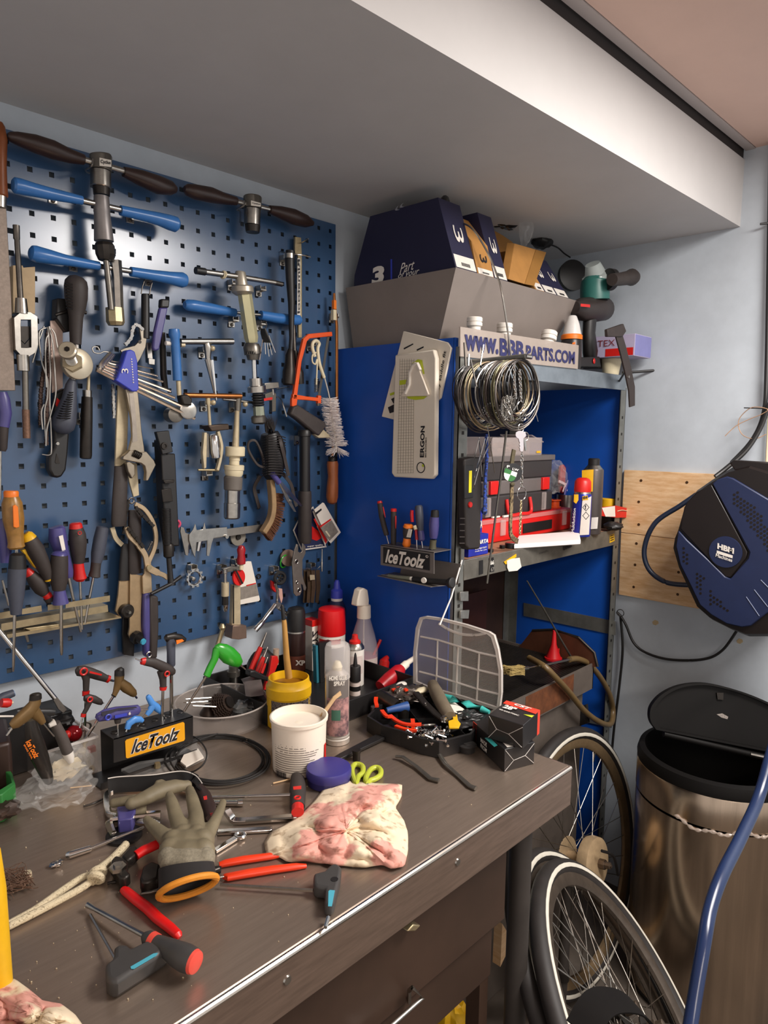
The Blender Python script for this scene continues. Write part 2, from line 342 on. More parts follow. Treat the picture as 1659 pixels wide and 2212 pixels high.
for a in [(1, 445, 690, 'tool clip under the left half of the top blue tee handle'), (1, 1105, 860, 'tool clip under the right half of the top blue tee handle'), (1, 620, 1270, 'tool clip under the left half of the second blue tee handle'),
          (1, 1260, 1400, 'tool clip under the right half of the second blue tee handle'), (2, 463, 1050, 'tool clip left of the white disc of the crank puller'), (2, 702, 1100, 'tool clip right of the white disc of the crank puller'),
          (2, 470, 1360, 'tool clip under the lowest blue tee handle, left of the hex shaft'), (2, 708, 1390, 'tool clip under the lowest blue tee handle, right of the hex shaft'), (2, 215, 1620, 'tool clip behind the silver tapered reamer'),
          (2, 905, 840, 'tool clip at the top of the twin black reaming rods'), (2, 1135, 1570, 'tool clip inside the orange hacksaw frame'), (2, 1325, 1330, 'tool clip holding the long coppery file'), (4, 232, 300, 'tool clip under the copper tee bar, left one'),
          (4, 475, 310, 'tool clip under the copper tee bar, right one'), (4, 245, 890, 'tool clip below the chrome claw puller'), (4, 1030, 590, 'tool clip beside the top of the black pump'), (4, 118, 1690, 'tool clip holding the chrome lockring'),
          (4, 370, 1690, 'tool clip left of the red knob of the chain breaker'), (4, 490, 1640, 'tool clip behind the red knob of the chain breaker'), (3, 675, 800, 'tool clip behind the black handled pin tool'), (1, 490, 1650, 'dark tool clip left of the ribbed black grip'),
          (4, 1130, 1670, 'tool clip above the hanging brown metal plates'), (4, 815, 1700, 'tool clip behind the black cog key')]: clip(*a)
# --- big file at the left edge
t = T('file', 'large flat file with brown wooden handle at the left edge of the pegboard', 'file')
t.add('handle', OWOOD, kt(1, [(0, 55, 20), (0, 90, 40), (0, 200, 58), (0, 420, 52), (0, 600, 58), (0, 680, 64), (0, 690, 55)], .045, 20))
t.add('ferrule', STEEL, kt(1, [(0, 690, 54), (0, 785, 50)], .045, 20))
t.add('blade', M('file_steel', '8d7f74', .55, .7, .25, 200), G().fw([(-30, 449), (11, 449), (15, 520), (22, 640), (27, 756), (31, 844), (-30, 844)], .042, .006), bev=.001)
# --- pale block and tap wrench
solo('wooden_block', 'pale wooden block hanging behind the silver tap wrench', 'block', M('pale_wood', 'cbb08a', .7, 0, .25, 20), kf(1, [(75, 1290), (160, 1290), (165, 1310), (265, 1300), (265, 1700), (75, 1690)], .002, .02), bev=.001)
t = T('tap_wrench', 'silver tap wrench with octagonal head and long rods beside the big file', 'wrench')
t.add('upper_rod', DSTEEL, kt(1, [(138, 935, 28), (142, 1050, 27), (145, 1060, 22), (175, 1565, 24)], .05))
t.add('collar', STEEL, kt(1, [(180, 1560, 44), (185, 1690, 54)], .05, 16))
oc = [(92, 1730), (150, 1682), (230, 1682), (290, 1720), (297, 1960), (270, 2030), (215, 2062), (150, 2050), (105, 2000)]; ic = [(148, 1800), (150, 1748), (235, 1748), (236, 1800), (238, 1880), (238, 1980), (200, 1985), (152, 1985), (150, 1880)]
t.add('head', STEEL, G().frame([W(*q, .042) for q in K(1, *oc)], [W(*q, .042) for q in K(1, *ic)], (0, -.016, 0)), bev=.0012)
t.add('jaws', DARKT, kf(1, [(148, 1800), (236, 1800), (236, 1900), (195, 1945), (150, 1900)], .044, .008, kf(1, [(150, 1910), (195, 1955), (236, 1910), (238, 1980), (152, 1985)], .044, .009)))
t.add('lower_collar', STEEL, kt(3, [(195, 265, 52), (200, 400, 50)], .05, 16)); t.add('lower_rod', GREYT, kt(3, [(215, 400, 24), (220, 730, 26)], .05)); t.add('knurled_tip', M('rusty_steel', '8a6a58', .6, .6, .4, 300), kt(3, [(220, 730, 30), (228, 975, 30)], .05))
# --- left edge screwdrivers standing handle up
t = T('screwdriver', 'purple screwdriver cut by the left edge below the big file', 'screwdriver', 'screwdrivers in the rail'); t.add('handle', VIOLET, kt(3, [(15, 580, 40), (25, 640, 55), (45, 760, 52), (30, 880, 45)], .04)); t.add('collar', GRIP, kt(3, [(28, 880, 42), (25, 1060, 34), (22, 1085, 24)], .04)); t.add('shaft', STEEL, kt(3, [(5, 1085, 9), (2, 1500, 9)], .04))
# --- wood handled head cutters with name plates
def cyclus(k, lab, L, nl, head, cup, bot, nr, Rr, plate, o):
    t = T('head_tool', lab, 'bicycle tool', 'steel tools with wooden tee handles')
    t.add('left_handle', DWOOD, kt(k, L, o, 18)); t.add('right_handle', DWOOD, kt(k, Rr, o, 18)); t.add('cross_bar', STEEL, kt(k, [nl[0], nr[1]], o))
    h = t.add('head', GREYT, kt(k, head, o, 28), bev=.0008); t.add('cup', STEEL, kt(k, cup, o, 28)); t.add('thread_ring', DARKT, kt(k, bot, o, 28))
    (a, b, c, d) = plate; q = o + .0225
    t.add('name_plate', PAPER, G().ext([kp(k, x, y, q) for x, y in ((a, b), (c, b + 22), (c, d + 10), (a, d))], (0, -.0008, 0)))
    t.text('Cyclus', kp(k, a + 8, d - 14, q + .001), kp(k, c - 6, d - 2, q + .001), kp(k, a + 8, b + 16, q + .001), INK, bold=.03)
cyclus(1, 'chrome head cutter with dark wooden tee handles at top left of the pegboard', [(62, 170, 22), (85, 178, 40), (150, 195, 56), (300, 240, 76), (450, 290, 78), (600, 345, 58), (715, 375, 42)], [(700, 372, 27), (780, 395, 27)], [(858, 332, 84), (860, 345, 92), (860, 470, 90)], [(858, 475, 84), (860, 608, 85), (860, 615, 80)], [(865, 612, 72), (868, 680, 66)], [(940, 438, 27), (1060, 475, 27)], [(1055, 478, 42), (1200, 530, 66), (1350, 590, 76), (1460, 618, 58), (1500, 630, 30)], (848, 358, 948, 428), .045)
cyclus(2, 'chrome head cutter with dark wooden tee handles at top right of the pegboard', [(72, 228, 25), (95, 236, 48), (160, 255, 62), (300, 282, 64), (420, 315, 46), (515, 334, 34)], [(505, 334, 22), (590, 352, 22)], [(655, 292, 72), (655, 302, 78), (653, 400, 75)], [(652, 405, 70), (650, 540, 68)], [(655, 545, 66), (655, 600, 58)], [(730, 386, 21), (805, 406, 21)], [(800, 405, 34), (900, 432, 52), (1000, 466, 64), (1110, 505, 52), (1168, 524, 20)], (640, 328, 722, 372), .045)
def wirehook(k, lab, L, o=.05): solo('wire_hook', lab, 'hook', STEEL, kw(k, L, .0016, o), 'bent wire hooks on the pegboard')
wirehook(2, 'bent wire hook left of the second chrome head cutter', [(585, 330, .06), (575, 375, .07), (520, 405, .05), (548, 425, .03), (548, 515, .003)])
wirehook(1, 'bent wire hook left of the first chrome head cutter', [(795, 370, .07), (780, 430, .075), (730, 465, .03), (760, 490, .003)])
# --- blue tee handles
def bluetee(lab, k, L, nl, nr, Rr, o, g=None):
    t = T('tee_handle_tool', lab, 'bicycle tool', 'long blue handled cutters'); t.add('left_grip', BLUEH, kt(k, L, o, 18)); t.add('right_grip', BLUEH, kt(k, Rr, o, 18)); t.add('cross_bar', STEEL, kt(k, [nl[0], nr[1]], o)); return t
t = bluetee('highest blue tee handled reamer with grey shaft', 1, [(108, 590, 50), (125, 594, 66), (180, 605, 66), (300, 635, 57), (450, 670, 50), (700, 722, 37)], [(695, 724, 26), (850, 760, 26)], [(880, 770, 24), (1032, 803, 26)], [(1028, 808, 42), (1250, 856, 48), (1350, 880, 54), (1450, 912, 64), (1500, 928, 64), (1518, 934, 46)], .05)
t.add('shaft', M('grey_shaft', '86807e', .4, .5, .15, 60), kt(1, [(865, 690, 62), (870, 825, 68), (871, 830, 66), (887, 1070, 80)], .052, 24)); t.add('cutter', DARKT, kt(1, [(890, 1085, 70), (892, 1110, 82), (902, 1185, 82), (902, 1235, 62)], .052, 10), smooth=20); t.add('pilot_rod', GREYT, kt(1, [(905, 1235, 25), (950, 1655, 27)], .054, 14))
t = bluetee('second blue tee handled cutter with polished hex shaft', 1, [(250, 1165, 36), (268, 1170, 62), (305, 1180, 70), (420, 1203, 60), (560, 1232, 46), (845, 1282, 36)], [(840, 1282, 22), (990, 1305, 22)], [(1000, 1306, 22), (1120, 1328, 22)], [(1115, 1330, 40), (1300, 1360, 44), (1450, 1384, 52), (1555, 1402, 64), (1582, 1406, 52), (1594, 1408, 30)], .04)
t.add('shaft', STEEL, kt(1, [(985, 1235, 50), (1000, 1380, 44), (1010, 1640, 42)], .042, 6), smooth=20); t.add('cutter', BRASSY, kt(1, [(978, 1640, 74), (985, 1760, 76), (988, 1790, 60)], .042, 8), smooth=20)
t = bluetee('lowest blue tee handle, crossing behind the pale hex shaft', 2, [(74, 1218, 30), (95, 1220, 46), (150, 1226, 50), (300, 1250, 44), (505, 1286, 34)], [(500, 1284, 14), (600, 1290, 14)], [(640, 1300, 14), (730, 1306, 14)], [(722, 1306, 38), (850, 1330, 42), (1000, 1348, 46), (1050, 1348, 42), (1066, 1348, 22)], .028)
# --- crank / bottom bracket press
t = T('crank_puller', 'tall silver bottom bracket puller with pale hex shaft and black spring', 'bicycle tool')
t.add('tee_bar', STEEL, kt(2, [(240, 937, 25), (520, 976, 23), (850, 1030, 20)], .065)); t.add('end_cap', BLACK, kt(2, [(168, 925, 31), (248, 937, 31)], .065)); t.add('end_cap', DSTEEL, kt(2, [(845, 1030, 21), (905, 1044, 20)], .065))
t.add('rubber_band', CREAMP, G().ring(kp(2, 400, 962, .065), (1, 0, -.14), .0075, .0016, 14, 6).ring(kp(2, 408, 962, .065), (1, .3, -.14), .0075, .0016, 14, 6))
t.add('cap', M('matt_nickel', 'b9b0a0', .4, .6, .1, 40), kt(2, [(548, 936, 40), (548, 945, 46), (562, 1055, 52)], .065, 24)); t.add('disc', M('matt_nickel'), kt(2, [(567, 1058, 82), (568, 1070, 92), (570, 1112, 94), (572, 1135, 62)], .065, 28))
t.add('hex_shaft', M('pale_hex', 'c9c39c', .35, .4, .12, 30), kt(2, [(588, 1130, 60), (642, 1500, 60), (648, 1545, 48)], .065, 6), smooth=20); t.add('toothed_collar', GREYT, kt(2, [(648, 1550, 60), (648, 1580, 74), (656, 1640, 72), (658, 1642, 60), (660, 1690, 48)], .065, 20))
tg = G()
for i in range(7): tg.fw(K(2, (598 + i * 16, 1640), (614 + i * 16, 1640), (606 + i * 16, 1612)), .082 - abs(i - 3) * .0022, .003)
t.add('teeth', DARKT, tg); t.add('spindle', CHROME, kt(2, [(665, 1690, 22), (672, 1860, 22)], .065)); t.add('nut', STEEL, kt(4, [(680, 70, 54), (684, 132, 56), (688, 136, 78), (692, 190, 78)], .065, 24))
t.add('spring', BLACK, G().helix(kp(4, 694, 200, .065), kp(4, 706, 312, .065) - kp(4, 694, 200, .065), .0118, .0022, 5, .028)); t.add('lower_nut', M('zinc_green', 'a5ab98', .35, .7, .15, 40), kt(4, [(705, 308, 48), (710, 385, 50)], .065, 8), smooth=20); t.add('knurled_end', GREYT, kt(4, [(700, 385, 52), (702, 400, 62), (706, 445, 60), (706, 460, 40)], .065, 24))
t = T('pick_set', 'bunch of small black picks with steel tips beside the hex shaft', 'pick set')
for i, (x, y) in enumerate([(715, 1690), (765, 1640), (795, 1660), (820, 1645), (848, 1625)]): t.add('pick', CHROME, kt(2, [(745 + i * 12, 1480, 5), (x, y, 5)], .05 + i * .003, 6)); t.add('grip', BLACK, kt(2, [(730 + i * 7, 1420, 8), (735 + i * 9, 1460, 14), (752 + i * 13, 1540, 10)], .05 + i * .003, 8))
t.add('key_ring', DSTEEL, G().ring(kp(2, 745, 1395, .05), (0, 1, .3), .009, .001))
# --- twin rods, ruler
t = T('reaming_rod', 'black tapered rod with socket end, front one of the pair', 'bicycle tool', 'twin black rods'); t.add('rod', BLACK, kt(2, [(975, 760, 40), (970, 840, 42), (975, 1000, 38), (985, 1200, 30), (986, 1500, 20), (978, 1610, 20)], .05, 16)); t.add('clamp', STEEL, kt(2, [(968, 785, 46), (968, 825, 46)], .05, 18)); t.add('socket', DARKT, kt(2, [(976, 1600, 24), (970, 1650, 38), (970, 1720, 42), (966, 1790, 56), (960, 1895, 52), (960, 1905, 40)], .05, 20))
t = T('reaming_rod', 'black tapered rod with socket end, rear one of the pair', 'bicycle tool', 'twin black rods'); t.add('rod', DSTEEL, kt(2, [(1000, 1350, 15), (1012, 1610, 17)], .028)); t.add('socket', DARKT, kt(2, [(1016, 1610, 20), (1025, 1660, 30), (1035, 1760, 38), (1042, 1800, 48), (1052, 1895, 44)], .028, 20))
t = T('measuring_gauge', 'narrow steel gauge with white printed strip behind the black rods', 'gauge'); t.add('bar', BRASSY, kf(2, [(1005, 640), (1055, 648), (1062, 800), (1062, 1500), (1034, 1500), (1030, 800), (1005, 780)], .012, .006), bev=.0006); t.add('scale_strip', WHITE, kf(2, [(1037, 820), (1060, 822), (1060, 1315), (1034, 1310)], .0185, .0006)); t.text('Rimetool', kp(2, 1056, 830, .02), kp(2, 1056, 1290, .02), kp(2, 1039, 830, .02), INK, bold=.03)
wirehook(2, 'long straight peg hook across the top of the gauge', [(890, 765, .003), (1000, 785, .04), (1080, 795, .05), (1150, 812, .06)]); wirehook(2, 'short steel peg sticking out beside the top of the gauge', [(1060, 695, .002), (1090, 680, .03), (1130, 655, .05)])
# --- hacksaw
t = T('hacksaw', 'small orange hacksaw with black grip', 'saw')
t.add('frame', ORANGE, G().strip([kp(2, 1325, 1468, .045), kp(2, 1280, 1472, .045), kp(2, 1130, 1487, .045), kp(2, 1095, 1520, .045), kp(2, 1050, 1700, .045), kp(2, 1010, 2000, .045), kp(4, 1005, 250, .045), kp(4, 1000, 310, .045)], [.011, .011, .011, .012, .010, .011, .017, .014], .009).strip([kp(4, 990, 225, .045), kp(4, 1100, 238, .045), kp(4, 1230, 252, .045)], [.013, .009, .009], .009).strip([kp(4, 1218, 215, .045), kp(4, 1216, 285, .045)], .010, .010), bev=.0015)
t.add('blade', GREYT, G().strip([kp(2, 1302, 1480, .045), kp(4, 1218, 230, .045)], .0075, .001, (0, -1, 0))); t.add('bolt', STEEL, kt(4, [(1212, 280, 22), (1215, 300, 18)], .045)); t.add('grip', GRIP, kf(4, [(935, 375), (960, 310), (1000, 295), (1060, 335), (1235, 445), (1240, 480), (1180, 560), (1150, 545), (1000, 420)], .035, .02), bev=.004)
t.add('grip_end', CREAM, kf(4, [(1150, 545), (1215, 490), (1290, 560), (1285, 575), (1190, 578)], .037, .014), bev=.002)
t = T('spring', 'small steel coil spring hanging inside the hacksaw frame', 'spring'); t.add('coil', STEEL, G().helix(kp(4, 1200, 70, .03), (0.02, 0, -1), .0062, .0012, 8, .033))
# --- bottle brush
t = T('bottle_brush', 'white bristled bottle brush with cream looped wire handle', 'brush')
t.add('loop_handle', CREAMP, kw(2, [(1185, 1660), (1165, 1590), (1168, 1545), (1195, 1525), (1222, 1550), (1210, 1600), (1225, 1720), (1265, 1840)], .0042, .05, 10)); t.add('loop_end', CREAMP, kw(2, [(1195, 1625), (1165, 1650), (1165, 1705), (1190, 1725), (1205, 1690), (1198, 1900)], .002, .05))
t.add('wire', M('twisted_wire', 'd6cfc2', .4, .5, .1, 40), kw(4, [(1262, 40), (1310, 230), (1340, 450), (1372, 700)], .0018, .05))
random.seed(3); g = G(); A = kp(4, 1305, 240, .05); D = kp(4, 1380, 690, .05) - A
for i in range(900):
    u = random.random(); p = A + D * u; an = random.uniform(0, 6.283); L = .0225 * (1 + .25 * (u > .8)) * random.uniform(.85, 1.1); e = V((math.cos(an), math.sin(an), 0)) * L; e.z = L * (random.uniform(-.12, .2) - (.5 if u > .9 else 0))
    if (p + e).y > -.008: continue
    g.tube([p, p + e], [.0006, .0005], 3, (.3, .2, 1))
t.add('bristles', M('white_bristle', 'efe6e2', .6, 0, 0), g, smooth=0)
# --- wooden handled round file
t = T('file', 'long coppery file with turned orange wooden handle at the right edge of the pegboard', 'file')
t.add('blade', COPPER, kt(2, [(1350, 1120, 12), (1352, 1190, 14), (1372, 1400, 14), (1374, 2200, 14)], .03, 8)); t.add('tang', COPPER, kt(4, [(1365, 240, 14), (1335, 730, 14)], .03)); t.add('ferrule', DARKT, kt(4, [(1335, 735, 24), (1335, 750, 34), (1335, 775, 34)], .03, 18)); t.add('handle', M('turned_wood', 'a35a2b', .35, 0, .3, 24, stretch=(5, 5, 1)), kt(4, [(1335, 775, 44), (1336, 800, 50), (1340, 900, 44), (1336, 990, 50), (1332, 1080, 52), (1334, 1125, 40), (1334, 1142, 16)], .03, 22))
t.add('orange_sleeve', ORP, kt(2, [(1350, 1180, 20), (1350, 1255, 20)], .03, 4), smooth=0); t.add('beige_sleeve', CREAMP, kt(2, [(1346, 1262, 24), (1346, 1350, 26)], .03, 4), smooth=0)
# --- pump
t = T('hand_pump', 'black hand pump hanging right of the wire brush', 'pump'); t.add('barrel', BLACK, kt(4, [(1095, 505, 46), (1096, 520, 56), (1097, 560, 56), (1098, 565, 46), (1100, 1035, 46)], .035, 20)); t.add('grip', GRIP, kt(4, [(1100, 1030, 54), (1100, 1060, 57), (1100, 1450, 58), (1100, 1475, 48)], .035, 20))
# --- cards
NAVYC = M('navy_card', '232a52', .6, 0, .15, 20); GREYC = M('grey_card', '8f867c', .6, 0, .3, 90)
t = T('packaging_card', 'navy packaging card with white edge behind the black pump', 'card', 'packaging cards on the pegboard'); t.add('card', WHITE, kf(4, [(1170, 1160), (1040, 1278), (998, 1365), (1070, 1538), (1285, 1508), (1240, 1400)], .010, .0008)); t.add('print', NAVYC, kf(4, [(1170, 1176), (1048, 1286), (1010, 1366), (1076, 1526), (1270, 1498), (1225, 1400)], .0112, .0006)); t.add('red_print', RED, kf(4, [(1160, 1330), (1240, 1390), (1240, 1430), (1200, 1455), (1160, 1440)], .0122, .0006))
t.text('super quality', kp(4, 1120, 1512, .0122), kp(4, 1255, 1496, .0122), kp(4, 1118, 1496, .0122), WHITE)
def card(lab, o, ol, red1, grey, dots=None):
    t = T('packaging_card', lab, 'card', 'packaging cards on the pegboard'); t.add('card', PAPER, kf(4, ol, o, .001)); t.add('picture', GREYC, kf(4, grey, o + .0012, .0004)); t.add('red_band', RED, kf(4, red1, o + .0018, .0004)); return t
card('white and red packaging card, rear one of two beside the pump', .02, [(1165, 1205), (1195, 1180), (1310, 1440), (1270, 1490)], [(1175, 1270), (1185, 1262), (1290, 1450), (1280, 1480)], [(1200, 1330), (1225, 1320), (1280, 1440), (1268, 1470)])
t = card('white and red packaging card with hang slot, front one beside the pump', .03, [(1178, 1188), (1250, 1128), (1262, 1132), (1405, 1382), (1320, 1476), (1300, 1455)], [(1225, 1330), (1320, 1265), (1326, 1276), (1232, 1342)], [(1232, 1344), (1328, 1278), (1385, 1378), (1310, 1455)]); t.add('hang_slot', INK, kf(4, [(1188, 1216), (1240, 1178), (1244, 1192), (1194, 1234)], .0322, .0004)); t.add('drill_print', CREAMP, kf(4, [(1272, 1375), (1285, 1368), (1318, 1415), (1308, 1422)], .0322, .0004))
# --- black strap bundle, scissors, wire brush
t = T('strap_bundle', 'tangled bundle of black straps and bands above the wire brush', 'straps'); g = kt(4, [(800, 535, 75), (815, 600, 100), (830, 700, 112), (835, 800, 100), (820, 900, 80), (815, 935, 50)], .045, 20); t.add('wound_band', BLACK, g)
g = G()
for i in range(16): y = 560 + i * 22; g.tube(bez([kp(4, 735, y + 12, .05), kp(4, 790, y - 4, .078), kp(4, 880, y - 2, .078), kp(4, 935, y + 14, .05)], 5), .0013, 6)
t.add('wrapping', M('dark_cord', '2b2626', .7, 0, .3, 80), g); t.add('loop', GRIP, G().strip(bez([kp(4, 760, 830, .06), kp(4, 690, 800, .065), kp(4, 620, 680, .065), kp(4, 625, 610, .06), kp(4, 680, 605, .06), kp(4, 735, 720, .06), kp(4, 750, 800, .055)], 6), .005, .003, (0.3, -1, 0)))
for L in ([(720, 900, .03), (670, 1000, .02), (690, 1100, .018), (712, 1175, .015)], [(900, 870, .06), (980, 970, .055), (1010, 1100, .05), (1030, 1160, .05)], [(880, 560, .07), (900, 640, .08), (930, 760, .075), (960, 900, .07)]): t.add('strap', GRIP, G().strip(bez([kp(4, *e) for e in L], 6), .009, .0015))
random.seed(5); g = G()
for i in range(260):
    a = random.uniform(0, 6.28); p = kp(4, 800 + 40 * math.cos(a), 520 + 20 * math.sin(a), .05 + .01 * math.sin(a * 3)); q = kp(4, 815 + random.uniform(-75, 60), 345 + random.uniform(0, 80), .05 + random.uniform(-.02, .02)); b = len(g.v); g.v += [p, p + V((.001, 0, .001)), q]; g.f.append((b, b + 1, b + 2))
t.add('tuft', M('black_hair', '221b18', .8, 0, 0), g, smooth=0)
t = T('scissors', 'steel scissors hanging point down out of the black straps', 'scissors'); t.add('blade', CHROME, kf(4, [(870, 940), (905, 955), (965, 1020), (1078, 1155), (1065, 1160), (940, 1050)], .072, .002)); t.add('blade', STEEL, kf(4, [(870, 950), (900, 980), (985, 1130), (1022, 1208), (1005, 1205), (940, 1110)], .07, .002)); t.add('pivot', STEEL, G().spin(kp(4, 975, 1115, .072), (0, -1, 0), [(0, .003), (.003, .003)], 10)); t.add('handles', VIOLET, kt(4, [(820, 880, 25), (880, 960, 25)], .068))
t = T('wire_brush', 'curved wooden wire brush with rust brown bristles', 'brush'); hl = bez([kp(4, 805, 930, .05), kp(4, 818, 1050, .05), kp(4, 822, 1180, .05), kp(4, 800, 1280, .05), kp(4, 738, 1385, .05)], 6); t.add('handle', M('brush_wood', '9c7f5a', .5, 0, .3, 24), G().strip(hl, .013, .018), bev=.002)
random.seed(9); g = G()
for i in range(1300):
    u = random.random() ** .9; k_ = u * (len(hl) - 7) + 6; a = hl[int(k_)]; c = hl[min(int(k_) + 1, len(hl) - 1)]; p = a.lerp(c, k_ - int(k_)); d = (c - a).normalized(); nrm = V((-d.z, 0, d.x)); nrm = nrm if nrm.x > 0 else -nrm; p = p + nrm * .005 + V((0, random.uniform(-.008, .008), 0)); q = p + nrm * .025 * random.uniform(.85, 1.05) + d * .004 + V((0, random.uniform(-.004, .004), 0)); b = len(g.v); w_ = d * .00035; g.v += [p - w_, p + w_, q + w_, q - w_]; g.f.append((b, b + 1, b + 2, b + 3))
t.add('bristles', M('rust_bristle', '6e4226', .6, .3, .4, 200), g, smooth=0)
# --- calliper and disc
t = T('grinding_disc', 'grey round disc hanging behind the vernier caliper', 'disc'); t.add('disc', M('disc_grey', '8a8478', .6, .3, .2, 80), G().spin(kp(4, 525, 1420, .006), (0, -1, 0), [(0, .0205), (.004, .0205)], 32)); t.add('hub', DARKT, G().spin(kp(4, 530, 1422, .010), (0, -1, 0), [(0, .007), (.004, .006)], 12))
t = T('caliper', 'steel vernier caliper lying across small hooks', 'caliper'); CAL = M('caliper_steel', '9a948c', .4, .85, .15, 80)
t.add('beam', CAL, kf(4, [(95, 1450), (90, 1402), (280, 1372), (760, 1308), (766, 1366), (300, 1436)], .022, .004), bev=.0004); t.add('fixed_jaw', CAL, kf(4, [(30, 1372), (36, 1335), (60, 1340), (75, 1385), (110, 1395), (110, 1450), (98, 1500), (97, 1580), (75, 1575)], .022, .004), bev=.0004)
t.add('slider', STEEL, kf(4, [(108, 1400), (140, 1360), (160, 1310), (172, 1362), (225, 1356), (238, 1298), (250, 1352), (430, 1335), (436, 1410), (315, 1430), (300, 1475), (278, 1585), (258, 1580), (262, 1450), (170, 1466), (158, 1595), (140, 1560), (108, 1450)], .0265, .003), bev=.0004); t.add('lock_screw', STEEL, G().spin(kp(4, 425, 1418, .028), (0, -1, 0), [(0, .005), (.006, .0045)], 12))
t.add('sticker', M('pink_rubber', 'd2476a', .6, 0, .1), G().ring(kp(3, 1508, 1705, .03), (.2, 1, 0), .007, .0028))
solo('threaded_insert', 'small chrome threaded insert behind the fixed caliper jaw', 'hardware', CHROME, kt(4, [(95, 1440, 24), (95, 1560, 20)], .012)); solo('threaded_insert', 'small chrome threaded insert hanging between the two caliper jaws', 'hardware', CHROME, kt(4, [(200, 1450, 30), (185, 1540, 22)], .012))
# --- lockring
t = T('lockring', 'chrome notched lockring on the pegboard below the caliper', 'lockring'); g = G().ring(kp(4, 155, 1772, .02), (0, 1, 0), .0165, .0032, 30, 8)
for i in range(10): a = i * math.pi / 5; g.box(kp(4, 155, 1772, .02) + V((math.cos(a) * .0185, -.002, math.sin(a) * .0185)), (.006, .007, .005))
t.add('ring', CHROME, g); t.add('bolt', STEEL, G().spin(kp(4, 130, 1775, .012), (0, -1, 0), [(0, .005), (.012, .0045), (.0125, .003)], 12))
# --- chain breaker
t = T('chain_breaker', 'chain breaker with turned red wooden knob and grey body', 'bicycle tool'); t.add('knob', M('red_lacquer', 'a3181e', .25, 0, .15, 20), kt(4, [(557, 1492, 8), (557, 1500, 25), (557, 1530, 38), (557, 1575, 31), (557, 1615, 38), (557, 1650, 36), (557, 1660, 20)], .05, 22)); t.add('neck', CREAMP, kt(4, [(557, 1655, 19), (556, 1700, 19)], .05)); t.add('cross_arm', GREYT, kf(4, [(380, 1690), (450, 1668), (545, 1672), (540, 1700), (400, 1720)], .04, .01), bev=.001)
c0 = kp(4, 530, 1765, .045); t.add('red_disc', RED, G().spin(c0, (.2, -1, .1), [(0, .019), (.004, .019)], 28)); t.add('slot', DARKT, kf(4, [(500, 1700), (515, 1698), (575, 1818), (560, 1825)], .0545, .0008))
t.add('spindle', STEEL, kt(4, [(418, 1700, 20), (418, 1730, 20), (420, 1735, 14), (420, 1810, 14)], .05)); t.add('barrel', CREAM, kt(4, [(420, 1810, 33), (420, 1925, 33)], .05, 18)); t.add('nut', DARKT, kt(4, [(420, 1925, 27), (420, 2000, 29)], .05, 8), smooth=20); t.add('tip', CHROME, kt(4, [(420, 2000, 25), (420, 2035, 24), (422, 2055, 14)], .05, 16))
t.add('slide_bar', CREAM, kf(4, [(462, 1825), (526, 1825), (528, 2170), (452, 2170)], .03, .012), bev=.001); t.add('groove', DARKT, kf(4, [(486, 1835), (496, 1835), (496, 2160), (484, 2160)], .0422, .0006)); t.add('foot_block', M('copper_grey', '9a8273', .4, .7, .2, 40), kf(6, [(425, 775), (538, 772), (540, 880), (475, 892), (412, 885)], .025, .03), bev=.001); t.add('clamp_screw', BRASSY, kt(6, [(395, 780, 16), (395, 810, 30), (395, 835, 20), (360, 950, 20), (352, 965, 20)], .055))
card('white and grey packaging card behind the chain breaker', .012, [(520, 1650), (612, 1628), (640, 1630), (715, 1955), (706, 1968), (535, 2000), (527, 1980)], [(600, 1832), (682, 1812), (684, 1820), (605, 1842)], [(530, 1855), (684, 1822), (708, 1920), (530, 1962)]); solo('wire_coil', 'tiny coil of brown wire hanging right of the grey packaging card', 'wire', DARKT, G().ring(kp(4, 705, 1760, .01), (0.3, 1, 0), .0055, .0014).ring(kp(4, 707, 1764, .013), (-.3, 1, .4), .005, .0014))
# --- cog keys, flat spanner, plates, wye wrench
t = T('cog_key', 'black spoked cog key hanging on a red strap', 'bicycle tool'); g = G().ring(kp(4, 887, 1772, .03), (.15, 1, 0), .0135, .0045, 26, 8)
for i in range(5): a = i * 1.2566; c = kp(4, 887, 1772, .03); g.tube([c, c + V((math.cos(a), 0, math.sin(a))) * .0135], .0026, 8)
t.add('cog', BLACK, g); t.add('red_grip', RED, kf(4, [(800, 1790), (820, 1800), (850, 1860), (855, 1890), (830, 1890), (805, 1860)], .012, .008), bev=.001); t.add('strap', M('pink_rubber_2', 'c79a8c', .6, 0, .1), kf(4, [(858, 1855), (900, 1862), (906, 1940), (895, 1985), (885, 1960)], .036, .003))
t = T('leather_washer', 'round brown leather washers with a green rim behind the flat spanner', 'washer'); t.add('washer', M('leather', '6f5a4c', .7, 0, .25, 40), G().spin(kp(4, 955, 1600, .012), (-.3, -1, .2), [(0, .021), (.006, .021)], 26)); t.add('green_rim', GREENP, G().ring(kp(4, 925, 1630, .012), (-.3, 1, .2), .016, .0018))
t = T('cone_spanner', 'flat silver cone spanner with hooked end and holes', 'spanner'); SPN = M('worn_spanner', '9b9186', .4, .8, .2, 60); t.add('body', SPN, kf(4, [(1005, 1530), (1022, 1480), (1036, 1488), (1034, 1545), (1052, 1556), (1068, 1545), (1072, 1472), (1098, 1500), (1098, 1560), (1072, 1615), (1072, 1740), (1085, 1800), (1105, 1850), (1098, 1878), (1082, 1872), (1075, 1830), (1060, 1820), (1066, 1880), (1050, 1918), (1018, 1925), (998, 1900), (992, 1760), (985, 1640)], .04, .004), bev=.0006)
